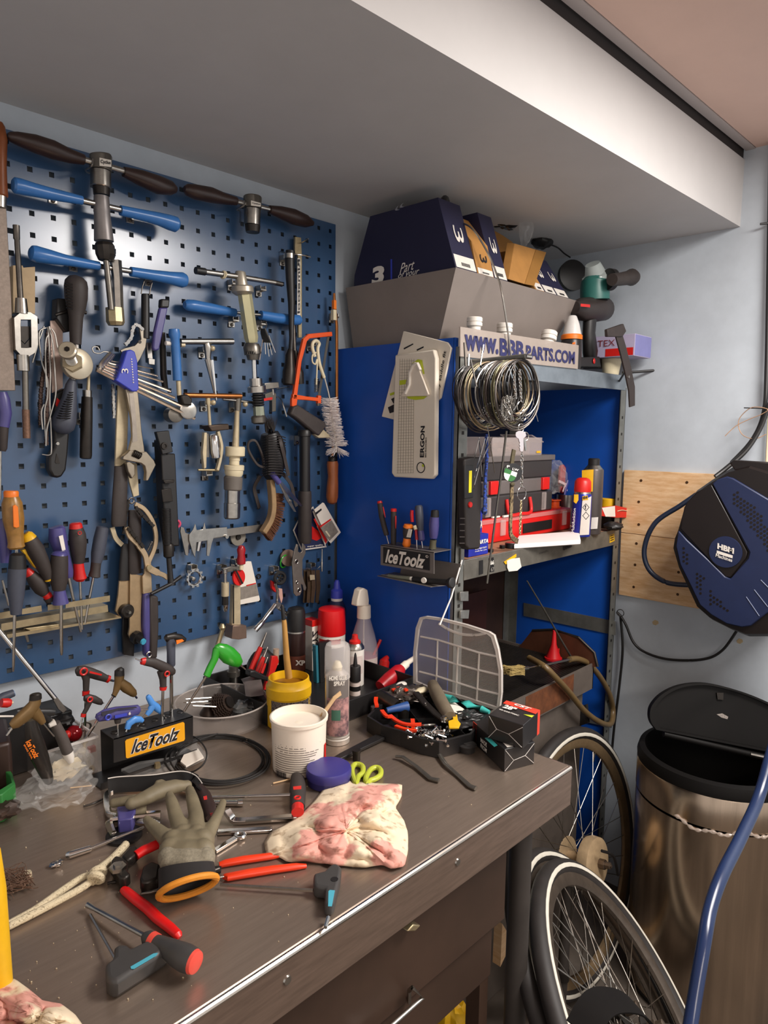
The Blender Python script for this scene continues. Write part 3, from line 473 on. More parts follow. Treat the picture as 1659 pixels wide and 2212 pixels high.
for x, y, r in ((1030, 1632, .005), (1033, 1808, .0035), (1050, 1875, .005)): t.add('hole', DARKT, G().spin(kp(4, x, y, .0437), (0, -1, 0), [(0, r), (.0008, r)], 16)); t.add('rivet', STEEL, G().ring(kp(4, x, y, .0445), (0, 1, 0), r, .0007, 16, 6))
t = T('feeler_plates', 'row of hanging brown metal plates on a wire', 'plates')
for i, (x, o) in enumerate([(1085, .02), (1115, .03), (1150, .034), (1190, .02)]): t.add('plate', M('bronze_plate', '5d4a38', .5, .5, .3, 30), kf(4, [(x, 1705), (x + 32, 1700), (x + 38, 1850), (x + 20, 1985), (x - 5, 1980), (x + 4, 1850)], o, .003), bev=.0004)
t.add('tag', CREAM, kf(4, [(1140, 1745), (1180, 1745), (1184, 1785), (1144, 1790)], .0405, .001)); t.add('wire', STEEL, kw(4, [(1080, 1700), (1130, 1690), (1200, 1695), (1232, 1670)], .0012, .042))
t = T('wye_wrench', 'chrome three-way socket wrench hanging at the bottom of the pegboard', 'wrench'); t.add('hub', STEEL, G().spin(kp(6, 862, 622, .05), (0, -1, 0), [(0, .008), (.008, .008)], 16)); t.add('arm', CHROME, kt(6, [(848, 615, 20), (830, 640, 18), (740, 760, 18), (735, 768, 24), (672, 838, 25)], .055, 16)); t.add('arm', CHROME, kt(6, [(872, 640, 16), (940, 690, 16), (945, 694, 21), (1052, 780, 22)], .055, 16)); t.add('hanging_arm', STEEL, kt(6, [(862, 610, 13), (868, 500, 13), (850, 440, 12)], .04))
solo('screw_eye', 'thin steel rod hanging left of the pegboard edge', 'rod', STEEL, kt(4, [(1248, 1525, 6), (1246, 1630, 6), (1246, 1640, 11), (1246, 1715, 9)], .02))
# --- little red striped multi tool
t = T('folding_tool', 'small silver folding tool with a red stripe left of the hacksaw', 'multitool'); t.add('plate', STEEL, kf(4, [(735, 110), (855, 100), (860, 150), (745, 165)], .03, .01), bev=.001); t.add('body', GREYT, kf(4, [(735, 205), (800, 180), (830, 200), (828, 350), (795, 355), (795, 260), (740, 260)], .03, .012), bev=.001); t.add('stripe', RED, kf(4, [(748, 240), (822, 228), (824, 248), (752, 262)], .0424, .0006)); t.add('pin', STEEL, kt(4, [(825, 160, 12), (830, 210, 12)], .04))
wirehook(4, 'black bent wire hook between the small folding tool and the hacksaw', [(865, 225, .003), (900, 255, .03), (915, 300, .04), (945, 395, .045)]); wirehook(4, 'straight wire peg under the twin rods', [(865, 160, .003), (920, 150, .03), (975, 140, .05)])
# ================================================================ left half of the pegboard
# --- ribbed grip saw
t = T('saw_handle', 'ribbed dark grip with a black bracket, high beside the second blue tee handle', 'handle'); t.add('grip', GRIP, kt(1, [(650, 1365, 20), (648, 1378, 60), (648, 1410, 88), (648, 1460, 96), (650, 1560, 92), (652, 1640, 75), (648, 1720, 58), (645, 1950, 46)], .045, 22)); g = G()
for i in range(9): y = 1430 + i * 26; g.tube(bez([kp(1, 552 + i * 2, y, .05), kp(1, 570 + i * 2, y + 4, .062), kp(1, 620, y + 10, .068)], 4), .0014, 6)
t.add('ribs', BLACK, g); t.add('bracket', BLACK, kf(1, [(442, 1570), (555, 1575), (560, 1850), (520, 1855), (436, 1740)], .004, .025), bev=.002); t.add('tang', STEEL, kt(1, [(655, 1945, 20), (655, 2030, 20)], .045)); t.add('peg', DARKT, kt(1, [(470, 1700, 14), (600, 1660, 14), (735, 1680, 16)], .03))
# --- round press with ribbed grip
t = T('press_tool', 'round silver press wheel with threaded end and ribbed grey grip', 'bicycle tool'); c0 = kp(3, 640, 345, .045); t.add('wheel', M('pale_nickel', 'c9bda6', .35, .6, .1, 40), G().spin(c0, (.05, -1, .05), [(0, .024), (.001, .0285), (.013, .0285), (.014, .027)], 36), bev=.0006); c1 = kp(3, 622, 335, .06); ax = kp(3, 580, 235, .1) - c1
t.add('hex_nut', CREAM, G().spin(c1, ax, [(0, .0185), (.009, .0185)], 6), smooth=20); t.add('threaded_rod', STEEL, G().tube([c1, c1 + ax], .009, 14).helix(c1 + ax.normalized() * .01, ax, .0093, .0011, 9, ax.length - .012)); t.add('end_cap', M('pale_nickel'), G().spin(c1 + ax, ax, [(-.004, .014), (0, .0155), (.008, .0155), (.010, .013)], 28)); t.add('cap_screw', DARKT, G().spin(c1 + ax * 1.0 + ax.normalized() * .010, ax, [(0, .005), (.001, .005)], 6))
t.add('neck', STEEL, kt(3, [(630, 440, 30), (618, 480, 28)], .045)); t.add('grip', NAVYG, kt(3, [(618, 475, 30), (606, 520, 44), (590, 640, 62), (570, 740, 82), (550, 820, 96), (535, 880, 92), (525, 920, 60), (522, 935, 25)], .045, 22)); g = G()
for i in range(12): y = 580 + i * 20; x = 608 - i * 5; w_ = 34 + i * 4; g.tube(bez([kp(3, x - w_, y, .05), kp(3, x, y + 6, .058 + i * .0016), kp(3, x + w_, y, .05)], 4), .0012, 6)
t.add('ribs', BLACK, g)
# --- chain, wires, plate and plier handles
t = T('chain_plate_tool', 'black handled tool with pinkish flat plate hanging left of the press wheel', 'bicycle tool'); t.add('plate', M('pink_plate', 'cdb2a4', .5, .2, .15, 30), kf(1, [(425, 1750), (530, 1750), (530, 2212), (530, 2320), (440, 2366), (430, 2100)], .012, .003)); t.add('handle', BLACK, kf(3, [(440, 590), (532, 545), (560, 900), (545, 1110), (530, 1240), (492, 1300), (455, 1308), (415, 1300), (385, 1240), (385, 1130), (430, 1050), (425, 850)], .012, .02), bev=.004); t.add('red_mark', RED, kf(3, [(485, 630), (510, 650), (490, 710), (472, 690)], .0325, .0008)); t.add('hang_hole', DARKT, kf(3, [(482, 1105), (500, 1150), (510, 1190), (480, 1190), (470, 1180)], .0325, .0006)); t.add('rivet', STEEL, G().spin(kp(3, 490, 1020, .032), (0, -1, 0), [(0, .004), (.002, .003)], 10))
t = T('bicycle_chain', 'rusty bicycle chain hanging in a long loop behind the bent wires', 'chain'); CH = M('rusty_chain', '54413a', .5, .7, .4, 120)
def chain(t, k, L, o, n, mat, w=.0075, th=.0035, gap=.0022):
    P_ = bez([kp(k, e[0], e[1], e[2] if len(e) > 2 else o) for e in L], 30); tot = sum((a - b).length for a, b in zip(P_, P_[1:])); st = tot / n; acc = 0; pts = [P_[0]]; 
    for a, b in zip(P_, P_[1:]):
        acc += (b - a).length
        if acc >= st: pts.append(b); acc -= st
    for i in range(len(pts) - 1):
        a, b = pts[i], pts[i + 1]; g = G(); e = (b - a) * .1; yy = V((0, -1, 0)); off = gap * (1 if i % 2 else .4)
        for s_ in (-1, 1): g.strip([a - e + yy * off * s_, a.lerp(b, .5) + yy * off * s_, b + e + yy * off * s_], [w, w * .7, w], .001)
        g.tube([a - yy * gap * 1.3, a + yy * gap * 1.3], w * .32, 8)
        t.add('link', mat, g, smooth=0)
chain(t, 3, [(410, 60, .02), (395, 250, .02), (360, 480, .02), (345, 650, .02), (345, 860, .02)], .02, 34, CH); chain(t, 3, [(420, 200, .03), (415, 450, .03), (400, 700, .03), (395, 1030, .03)], .03, 34, CH)
for i, L in enumerate([[(380, 30), (300, 90), (245, 215), (268, 235)], [(375, 20), (330, 150), (278, 330)], [(400, 30), (340, 60), (335, 160), (360, 330), (405, 480), (405, 620), (380, 760), (395, 1040)], [(410, 25), (420, 200), (430, 420), (425, 640), (432, 850), (440, 1060), (425, 1115), (358, 1112)], [(420, 20), (455, 200), (470, 430), (475, 600), (430, 780), (400, 900), (392, 1040)], [(410, 95), (390, 160), (392, 420), (398, 540)], [(440, 40), (470, 90), (490, 190), (505, 215), (515, 190)], [(375, 685), (355, 740), (358, 830), (366, 900)]]):
    solo('bent_wire', 'thin bent steel wires hanging over the rusty chain', 'wire', STEEL, kw(3, L, .0014, .045 + i * .003), 'bent wires over the chain')
# --- pin tool
t = T('pin_tool', 'black cylindrical handled pin tool with a thin cream blade', 'bicycle tool'); t.add('blade', CREAM, kt(3, [(757, 295, 9), (760, 400, 12), (752, 565, 15)], .03)); t.add('ferrule', STEEL, kt(3, [(743, 565, 38), (743, 622, 38)], .03, 18)); t.add('handle', DARKT, kt(3, [(743, 622, 44), (738, 800, 49), (732, 1120, 50), (730, 1145, 46), (730, 1152, 30)], .03, 20))
# --- hex key set
t = T('hex_key_set', 'fanned set of steel hex keys in a blue holder', 'hex keys'); E_ = [(1660, 805, 17), (1590, 715, 14), (1490, 628, 12), (1455, 572, 11), (1390, 492, 9), (1345, 442, 8), (1400, 462, 7), (1360, 420, 6), (1300, 380, 5)]
for i, (x, y, r) in enumerate(E_[:6] + E_[8:]):
    q = bez([kp(3, 945 + i * 6, 245 + i * 3, .055), kp(3, 880 + i * 10, 315 + i * 2, .055), kp(3, 862 + i * 13, 350 - i * 3, .055), kp(3, 862 + i * 13, 395 - i * 14, .055), kp(3, 890 + i * 12, 425 - i * 18, .055), kp(3, x, y, .055)], 4); t.add('hex_key', CHROME if i % 2 else STEEL, G().tube(q, r * S(q[-1]) / 3.95, 6), smooth=20)
t.add('holder', BLUEPL, kf(3, [(1040, 232), (1075, 222), (1110, 240), (1132, 320), (1145, 555), (1128, 578), (1090, 578), (945, 482), (962, 458), (1010, 330)], .046, .02), bev=.002); g = G()
for i in range(10): g.spin(kp(3, 1122 + i * 1.8, 300 + i * 22, .0665), (0, -1, 0), [(0, .0016), (.001, .001)], 8)
t.add('size_dots', WHITE, g); t.text('3', kp(3, 1092, 420, .067), kp(3, 1092, 380, .067), kp(3, 1035, 420, .067), WHITE, bold=.0); t.add('hang_ring', STEEL, kw(3, [(945, 245), (890, 235), (850, 250), (800, 240), (790, 200), (830, 195), (850, 225)], .0013, .055))
# --- chain whips
t = T('chain_whip', 'long cream steel chain whip with dark foam grip and hooked chain end', 'chain whip'); t.add('bar', CREAM, kf(3, [(1000, 515), (1050, 525), (1075, 545), (1085, 700), (1075, 1080), (1062, 1212), (972, 1212), (985, 800)], .03, .006), bev=.001); t.add('grip', GRIP, kt(3, [(1030, 1208, 52), (1035, 1215, 60), (1020, 1500, 66), (1012, 1700, 66), (1012, 1725, 58)], .036, 20, .5)); t.add('hook_plate', M('hook_steel', '8f8678', .4, .8, .25, 40), kf(3, [(1175, 5), (1215, 30), (1245, 100), (1232, 200), (1185, 300), (1155, 345), (1100, 330), (1015, 225), (1060, 205), (1140, 185), (1195, 130), (1185, 60)], .03, .005), bev=.0008); t.add('eye', DARKT, G().spin(kp(3, 1193, 152, .0352), (0, -1, 0), [(0, .0035), (.0006, .0035)], 12)); chain(t, 3, [(1215, 45), (1165, 5), (1130, 40), (1120, 110), (1085, 160), (1045, 195)], .035, 9, CHROME, .0075); chain(t, 3, [(962, 520), (965, 600), (968, 700), (972, 800)], .03, 9, STEEL, .006)
t = T('chain_whip', 'chain whip with black round sleeve and dark knob at its lower end', 'chain whip'); t.add('hook', CREAM, G().strip(bez([kp(5, 955, 550, .03), kp(5, 985, 640, .03), kp(5, 1040, 700, .03)], 5), .009, .005)); t.add('sleeve', BLACK, kt(5, [(1070, 690, 36), (1060, 850, 44), (1055, 1000, 46)], .028, 18, .6)); t.add('bar', M('tan_steel', 'b59b78', .42, .6, .2, 40), kf(5, [(1008, 1000), (1100, 1000), (1095, 1110), (1112, 1240), (1080, 1310), (1010, 1310), (975, 1260), (982, 1220), (998, 1120)], .024, .006), bev=.001); c0 = kp(5, 1062, 1258, .03); t.add('knob', DARKT, G().spin(c0, (0.1, -1, 0), [(0, .014), (.012, .0145), (.014, .012)], 24)); t.add('pin', STEEL, G().spin(c0 + V((.001, -.014, -.001)), (0.1, -1, 0), [(0, .005), (.002, .004), (.007, .003)], 12)); chain(t, 5, [(1095, 320), (1060, 560), (1040, 640)], .03, 8, DARKT, .006)
t = T('chain_whip', 'tan chain whip with leather-dark sleeve and blue-tipped bolt at its lower end', 'chain whip'); t.add('sleeve', M('dark_leather', '2e2522', .4, 0, .3, 20), kt(5, [(1150, 400, 58), (1150, 600, 60), (1150, 900, 60), (1150, 945, 56)], .032, 20, .5)); t.add('bar', M('tan_steel'), kf(5, [(1100, 938), (1208, 958), (1192, 1300), (1195, 1400), (1205, 1470), (1170, 1520), (1110, 1510), (1085, 1460), (1096, 1400)], .03, .006), bev=.001); c0 = kp(5, 1150, 1480, .036); t.add('nut', BLACK, G().spin(c0, (.25, -1, -.3), [(0, .0135), (.010, .0135)], 10), smooth=20); t.add('bolt', BLACK, G().spin(c0, (.25, -1, -.3), [(.01, .008), (.024, .0075)], 14)); t.add('blue_tip', M('cyan_tip', '49a8c8', .4, 0, 0), G().spin(c0, (.25, -1, -.3), [(.024, .0065), (.028, .006)], 14)); t.add('shank', CREAM, kf(3, [(1062, 1165), (1160, 1190), (1178, 1460), (1130, 1475), (1095, 1350)], .02, .005), bev=.0008); t.add('link_ring', STEEL, G().ring(kp(3, 1122, 1508, .026), (0, 1, 0), .0055, .0018, 18, 6))
t = T('adjustable_wrench', 'steel adjustable wrench hanging jaws down over the chain whips', 'wrench'); AW = M('wrench_steel', 'a69a88', .36, .85, .2, 50)
t.add('handle', AW, kf(3, [(1055, 555), (1160, 560), (1180, 760), (1195, 920), (1215, 1050), (1220, 1100), (1150, 1100), (1085, 1085), (1115, 960), (1105, 800)], .048, .008), bev=.0015); t.add('web', M('worn_spanner'), kf(3, [(1098, 590), (1140, 590), (1160, 800), (1172, 1000), (1130, 1010), (1128, 850)], .0562, .0008)); t.add('fixed_jaw', AW, kf(3, [(1150, 1095), (1225, 1085), (1290, 1160), (1307, 1200), (1240, 1335), (1220, 1335), (1226, 1262), (1212, 1210), (1180, 1185), (1110, 1172), (1025, 1155), (1030, 1125), (1062, 1098), (1085, 1072)], .046, .012), bev=.0015); t.add('sliding_jaw', AW, kf(3, [(1058, 1178), (1085, 1172), (1128, 1200), (1132, 1280), (1105, 1318), (1072, 1255)], .046, .011), bev=.0015); t.add('worm_screw', DARKT, G().helix(kp(3, 1137, 1100, .0575), kp(3, 1198, 1128, .0575) - kp(3, 1137, 1100, .0575), .0062, .0016, 5, .017))
t = T('chain_pliers', 'cream chain pliers with blue and black handles hanging open', 'pliers'); CP = M('plier_steel', 'c3ac8c', .42, .6, .2, 40)
t.add('right_arm', CP, G().strip(bez([kp(5, 1150, 350, .04), kp(5, 1230, 395, .04), kp(5, 1300, 500, .04), kp(5, 1330, 620, .04), kp(5, 1315, 730, .04), kp(5, 1262, 860, .04), kp(5, 1250, 960, .04), kp(5, 1255, 1110, .04)], 6), [.009] * 30 + [.012] * 6 + [.02] * 7, .006), bev=.001)
t.add('left_arm', CP, G().strip(bez([kp(5, 1078, 548, .05), kp(5, 1105, 630, .05), kp(5, 1185, 710, .05), kp(5, 1238, 790, .05), kp(5, 1262, 885, .05), kp(5, 1330, 930, .05), kp(5, 1400, 960, .05), kp(5, 1432, 985, .05)], 6), [.0085] * 12 + [.011] * 12 + [.014] * 8 + [.010] * 11, .006), bev=.001); t.add('pivot', BRASSY, G().spin(kp(5, 1267, 890, .052), (0, -1, 0), [(0, .0058), (.004, .0055)], 16)); t.add('handle', GRIP, kf(5, [(1248, 1112), (1322, 1130), (1326, 1400), (1312, 1655), (1250, 1655)], .03, .016), bev=.004); t.add('blue_handle', VIOLET, kf(5, [(1200, 1108), (1250, 1100), (1254, 1400), (1250, 1655), (1208, 1640), (1196, 1400)], .03, .016), bev=.004)
t.add('eyelet', STEEL, G().ring(kp(5, 1272, 1635, .05), (0, 1, 0), .0055, .0016, 16, 6)); t.add('spring', STEEL, G().helix(kp(5, 1258, 750, .05), kp(5, 1300, 670, .05) - kp(5, 1258, 750, .05), .0022, .0007, 9, .021, 8, 5)); chain(t, 5, [(1160, 380), (1220, 450), (1310, 540)], .05, 7, DARKT, .008); chain(t, 5, [(1095, 560), (1160, 640), (1240, 740)], .055, 7, DARKT, .008)
solo('strap', 'black strap end with a hole hanging below the chain whips', 'strap', BLACK, kf(5, [(1040, 1300), (1095, 1305), (1140, 1500), (1132, 1645), (1100, 1640), (1042, 1630), (1035, 1450)], .008, .006), bev=.001)
# --- black press with threaded rod
t = T('bottom_bracket_press', 'long black press with threaded rod and cross bar handle', 'bicycle tool'); t.add('top_plate', BLACK, kf(3, [(1310, 920), (1418, 908), (1452, 1092), (1362, 1112)], .05, .012), bev=.0015); t.add('bolt', DARKT, G().spin(kp(3, 1400, 1040, .062), (0, -1, 0), [(0, .0075), (.003, .007), (.0031, .004), (.001, .004)], 16)); t.add('body', BLACK, kf(3, [(1308, 985), (1345, 985), (1362, 1100), (1435, 1100), (1472, 1880), (1385, 1885), (1340, 1600)], .02, .03), bev=.003); t.add('clamp', DARKT, kf(3, [(1365, 1330), (1462, 1325), (1455, 1350), (1380, 1360)], .05, .014, kf(3, [(1362, 1410), (1445, 1400), (1460, 1510), (1375, 1520)], .05, .008)), bev=.001)
t.add('spindle', BLACK, G().tube([kp(5, 1418, 390, .055), kp(5, 1428, 690, .055)], .0085, 16).helix(kp(5, 1418, 395, .055), kp(5, 1428, 690, .055) - kp(5, 1418, 395, .055), .0088, .001, 26, .076, 12, 5)); t.add('sleeve', DARKT, kt(5, [(1438, 690, 38), (1438, 705, 46), (1440, 795, 44), (1442, 805, 30)], .055, 18)); t.add('screw', BLACK, kt(5, [(1440, 800, 22), (1455, 980, 24), (1462, 1040, 32)], .055)); t.add('cross_bar', BLACK, kt(5, [(1288, 1118, 16), (1462, 1030, 17), (1545, 968, 17)], .058))
# --- small black tool and slate flat handle
t = T('tyre_pump_tool', 'slim black tube hanging from two thin wires beside the slate flat handle', 'bicycle tool'); t.add('tube', BLACK, kt(1, [(1238, 1520, 30), (1240, 1540, 34), (1240, 1900, 36)], .03, 16)); t.add('wire', DSTEEL, kw(1, [(1205, 1520), (1215, 1460), (1235, 1400)], .0012, .03)); t.add('wire', DSTEEL, kw(1, [(1275, 1530), (1285, 1470), (1300, 1420)], .0012, .03)); t.add('foot', STEEL, kf(3, [(1235, 160), (1270, 160), (1290, 340), (1240, 330)], .02, .01), bev=.001)
t = T('flat_lever', 'slate blue flat lever with a black end beside the slim black tube', 'lever'); t.add('lever', VIOLET, kf(1, [(1345, 1640), (1415, 1640), (1340, 2000), (1300, 2010), (1285, 1985), (1300, 1840)], .04, .01), bev=.003); t.add('end', BLACK, kf(1, [(1348, 1568), (1422, 1572), (1415, 1645), (1344, 1645)], .038, .014), bev=.003); t.add('bar', DARKT, kt(1, [(1385, 1850, 25), (1395, 2212, 28), (1410, 2330, 26)], .02)); t.add('buckle', STEEL, kf(3, [(1255, 290), (1312, 300), (1310, 352), (1258, 345)], .03, .006), bev=.001)
# --- blue vertical handle with hubs
t = T('tee_handle_tool', 'upright blue handled tool with two silver hubs at its foot', 'bicycle tool'); t.add('grip', BLUEH, kt(3, [(1485, 38, 22), (1486, 45, 44), (1488, 90, 50), (1494, 130, 38), (1505, 300, 38), (1515, 482, 38)], .055, 20)); t.add('shaft', CREAM, kt(3, [(1522, 485, 20), (1530, 610, 20)], .055)); t.add('bolt', WHITE, G().spin(kp(3, 1436, 165, .05), (-1, 0, 0), [(-.012, .0045), (.006, .0045)], 10)); t.add('hub', STEEL, G().spin(kp(3, 1560, 740, .03), (-.15, -1, 0), [(0, .018), (.03, .018), (.031, .015)], 24)); t.add('hub', GREYT, G().spin(kp(3, 1455, 775, .02), (-.15, -1, 0), [(0, .016), (.03, .016), (.031, .013)], 24)); t.add('cover', DARKT, kf(3, [(1500, 610), (1560, 600), (1600, 640), (1595, 700), (1520, 690)], .05, .02), bev=.003)
t = T('tapered_reamer', 'silver tapered reamer with tee bar above the copper bar', 'reamer'); t.add('tee_bar', STEEL, kt(2, [(38, 1532, 26), (484, 1532, 27)], .05)); t.add('end_nut', CREAM, kt(2, [(40, 1560, 20), (72, 1560, 20)], .05, 8)); t.add('clamp', STEEL, kt(2, [(262, 1545, 30), (270, 1580, 36), (272, 1625, 30), (274, 1690, 22)], .05)); t.add('cone', STEEL, kt(2, [(272, 1680, 30), (312, 1850, 24), (345, 2035, 8)], .05, 10), smooth=20); t.add('cone_edge', CHROME, kt(2, [(305, 1690, 18), (325, 1850, 12), (346, 2030, 4)], .058, 8)); t.add('ball', CREAM, G().ball(kp(2, 312, 1590, .055), .006))
t = T('claw_puller', 'chrome claw puller hanging from the copper tee bar', 'puller'); t.add('tee_bar', COPPER, kt(2, [(70, 1990, 22), (555, 1998, 22)], .055)); t.add('stem', CREAM, kt(4, [(270, 195, 16), (274, 270, 22), (278, 300, 13), (290, 470, 14)], .052)); t.add('head_block', M('bronze_block', '4f4136', .4, .6, .2, 40), kf(4, [(212, 470), (385, 455), (392, 505), (240, 520)], .03, .03), bev=.002); t.add('left_claw', CREAM, kf(4, [(222, 530), (245, 530), (240, 830), (220, 840), (208, 700)], .04, .01), bev=.001); t.add('cylinder', CHROME, kt(4, [(320, 545, 30), (325, 565, 42), (335, 700, 46), (340, 745, 40)], .05, 20)); t.add('right_claw', CREAM, G().strip(bez([kp(4, 355, 520, .05), kp(4, 385, 640, .05), kp(4, 375, 750, .05), kp(4, 350, 850, .05)], 5), .006, .008)); t.add('base_bar', BRASSY, kt(4, [(188, 850, 10), (362, 852, 12)], .045)); t.add('spindle', GREYT, kt(4, [(262, 540, 22), (265, 740, 22)], .045))
t.add('side_ball', CREAM, G().ball(kp(4, 318, 275, .055), .006))
t = T('bearing_press', 'bearing press with cream collars and steel sockets hanging from the copper bar', 'bicycle tool'); t.add('elbow', GREYT, kt(4, [(530, 235, 30), (525, 345, 26)], .05)); t.add('side_pin', STEEL, kt(4, [(400, 245, 12), (660, 275, 12)], .05)); t.add('rod', CREAM, kt(4, [(527, 340, 26), (522, 350, 20), (508, 655, 30)], .05)); t.add('collar', CREAMP, kt(4, [(506, 650, 74), (506, 658, 83), (504, 728, 82), (504, 736, 70)], .05, 26)); t.add('collar', CREAMP, kt(4, [(500, 736, 46), (500, 770, 46), (499, 772, 42), (497, 808, 44)], .05, 22)); t.add('collar', CREAMP, kt(4, [(496, 808, 78), (496, 814, 86), (496, 850, 84), (495, 853, 78), (494, 880, 78), (493, 905, 66)], .05, 26)); t.add('nut', M('grey_polymer', '6c655e', .6, 0, .15, 40), kt(4, [(490, 905, 70), (489, 915, 79), (486, 1015, 76), (486, 1025, 66)], .05, 26)); t.add('socket', STEEL, kt(4, [(482, 1020, 65), (480, 1130, 64), (480, 1132, 70), (478, 1255, 68), (478, 1265, 60)], .05, 26)); t.add('ball', CREAM, G().ball(kp(4, 592, 290, .055), .006))
# --- screwdriver rail
RAILM = M('rail_zinc', 'b7a684', .42, .75, .3, 30)
t = T('screwdriver_rail', 'slotted zinc rail holding screwdrivers at lower left of the pegboard', 'rail')
t.add('front_lip', RAILM, kf(5, [(-40, 1284), (130, 1253), (130, 1312), (-40, 1338)], .068, .0015)); t.add('front_lip', RAILM, kf(5, [(185, 1245), (350, 1215), (355, 1265), (185, 1292)], .068, .0015)); t.add('front_lip', RAILM, kf(5, [(405, 1212), (525, 1194), (525, 1244), (405, 1258)], .068, .0015)); t.add('front_lip', RAILM, kf(5, [(558, 1192), (935, 1130), (935, 1180), (558, 1238)], .068, .0015)); t.add('web', RAILM, kf(5, [(-40, 1345), (860, 1190), (865, 1245), (-40, 1405)], .03, .03)); t.add('lower_flange', RAILM, kf(5, [(-40, 1405), (915, 1266), (920, 1276), (-40, 1438)], .002, .06)); t.add('bracket', BRASSY, kf(5, [(160, 1385), (450, 1348), (450, 1384), (242, 1420)], .03, .03), bev=.001)
def drv(lab, parts, shaft=None, o=.075, so=None):
    t = T('screwdriver', lab, 'screwdriver', 'screwdrivers in the rail')
    for nm, mt, L in parts: t.add(nm, mt, kt(5, L, o, 18))
    if shaft: t.add('shaft', STEEL, kt(5, shaft, so or o, 10))
    return t
t = drv('screwdriver with translucent amber grip and bright orange cap', [('cap', ORP, [(95, 237, 52), (95, 250, 60), (96, 290, 58)]), ('handle', AMBER, [(97, 288, 60), (102, 345, 82), (115, 480, 86), (128, 600, 68), (136, 680, 64), (138, 715, 70), (140, 730, 55)])], [(140, 730, 12), (150, 1200, 12)], .085); t.add('orange_insert', ORP, kf(5, [(105, 365), (128, 355), (150, 375), (162, 545), (135, 555), (110, 545)], .104, .003), bev=.001)
t = drv('black and yellow screwdriver leaning right across the rail', [('cap', YEL, [(218, 600, 28), (228, 612, 48), (250, 650, 62)]), ('handle', GRIP, [(250, 650, 63), (300, 740, 74), (345, 830, 66), (395, 930, 54), (415, 985, 42)]), ('collar', YEL, [(415, 985, 36), (420, 1002, 34)])], [(425, 1010, 10), (466, 1072, 7)], .08); t.add('yellow_side', YEL, kf(5, [(165, 740), (210, 720), (250, 800), (300, 880), (318, 912), (270, 880)], .07, .012), bev=.003)
t = drv('violet screwdriver with a printed plate, behind the dark stubby one', [('handle', VIOLET, [(482, 542, 45), (485, 552, 64), (492, 640, 76), (520, 740, 60), (548, 840, 55), (575, 930, 48), (590, 975, 32)])], [(585, 975, 14), (628, 1170, 12), (690, 1440, 12)], .06); t.add('print_plate', WHITE, kf(5, [(500, 625), (535, 615), (558, 740), (528, 750)], .0785, .001))
drv('dark stubby screwdriver with violet top and violet skirt', [('cap', VIOLET, [(512, 752, 40), (512, 765, 58), (508, 790, 68)]), ('handle', GRIP, [(508, 788, 68), (505, 860, 72), (503, 1000, 72), (503, 1085, 52)]), ('skirt', VIOLET, [(508, 1085, 46), (512, 1130, 52), (518, 1200, 66)])], [(520, 1195, 15), (525, 1610, 14), (525, 1640, 8)], .085)
t = drv('screwdriver with brown black grip, red cap and red skirt', [('cap', RED, [(645, 510, 36), (646, 520, 50), (648, 560, 56)]), ('handle', GRIP, [(649, 558, 57), (658, 610, 70), (664, 680, 73), (668, 780, 60), (668, 855, 46)]), ('skirt', RED, [(668, 850, 42), (676, 930, 46), (682, 985, 56), (682, 1010, 30)])], [(682, 1005, 11), (690, 1170, 11), (700, 1420, 11)], .06)
t.add('mark', RED, G().ring(kp(5, 680, 598, .0795), (.2, 1, 0), .003, .0008, 14, 5))
t = drv('slate grey screwdriver leaning at the right end of the rail', [('handle', NAVYG, [(878, 542, 34), (875, 552, 50), (855, 650, 56), (835, 770, 56), (822, 850, 44)]), ('skirt', GRIP, [(820, 848, 42), (812, 920, 42), (804, 970, 50), (802, 978, 30)])], [(798, 975, 11), (762, 1155, 11), (725, 1370, 11)], .06)
t = drv('large dark grey screwdriver in front at the left end of the rail', [('cap', BLACK, [(150, 770, 40), (150, 785, 62), (148, 905, 72)]), ('handle', NAVYG, [(148, 900, 74), (142, 1000, 72), (138, 1120, 66), (137, 1200, 54), (137, 1290, 44)])], [(125, 1285, 13), (115, 1720, 12), (113, 1780, 7)], .10)
drv('short screwdriver with red tip leaning behind the large grey one', [('cap', RED, [(228, 905, 22), (240, 925, 34), (258, 950, 44)]), ('handle', GRIP, [(256, 948, 46), (310, 1010, 66), (355, 1080, 58), (385, 1115, 40)]), ('skirt', RED, [(380, 1110, 34), (405, 1130, 38), (415, 1150, 36)]), ('collar', GRIP, [(412, 1148, 42), (430, 1180, 36)])], [(205, 1400, 14), (240, 1525, 12)], .07, .04)
t = drv('violet screwdriver at the left end, mostly behind the large grey one', [('handle', VIOLET, [(15, 480, 36), (25, 520, 50), (40, 640, 52), (48, 760, 46), (45, 850, 36)])], [(20, 1000, 10), (75, 1215, 9)], .05)
q = [kp(5, 0, 1440, .07), kp(5, 470, 2010, .12)]; t = T('screwdriver', 'long chrome screwdriver blade slanting down to a flat tip over the bench', 'screwdriver', 'screwdrivers in the rail'); t.add('shaft', CHROME, G().tube([kp(5, -120, 1290, .06)] + q, .0042, 12)); t.add('tip', DSTEEL, G().strip([q[1], kp(5, 520, 2085, .125), kp(5, 555, 2120, .128)], [.008, .011, .0085], .003), bev=.0006)
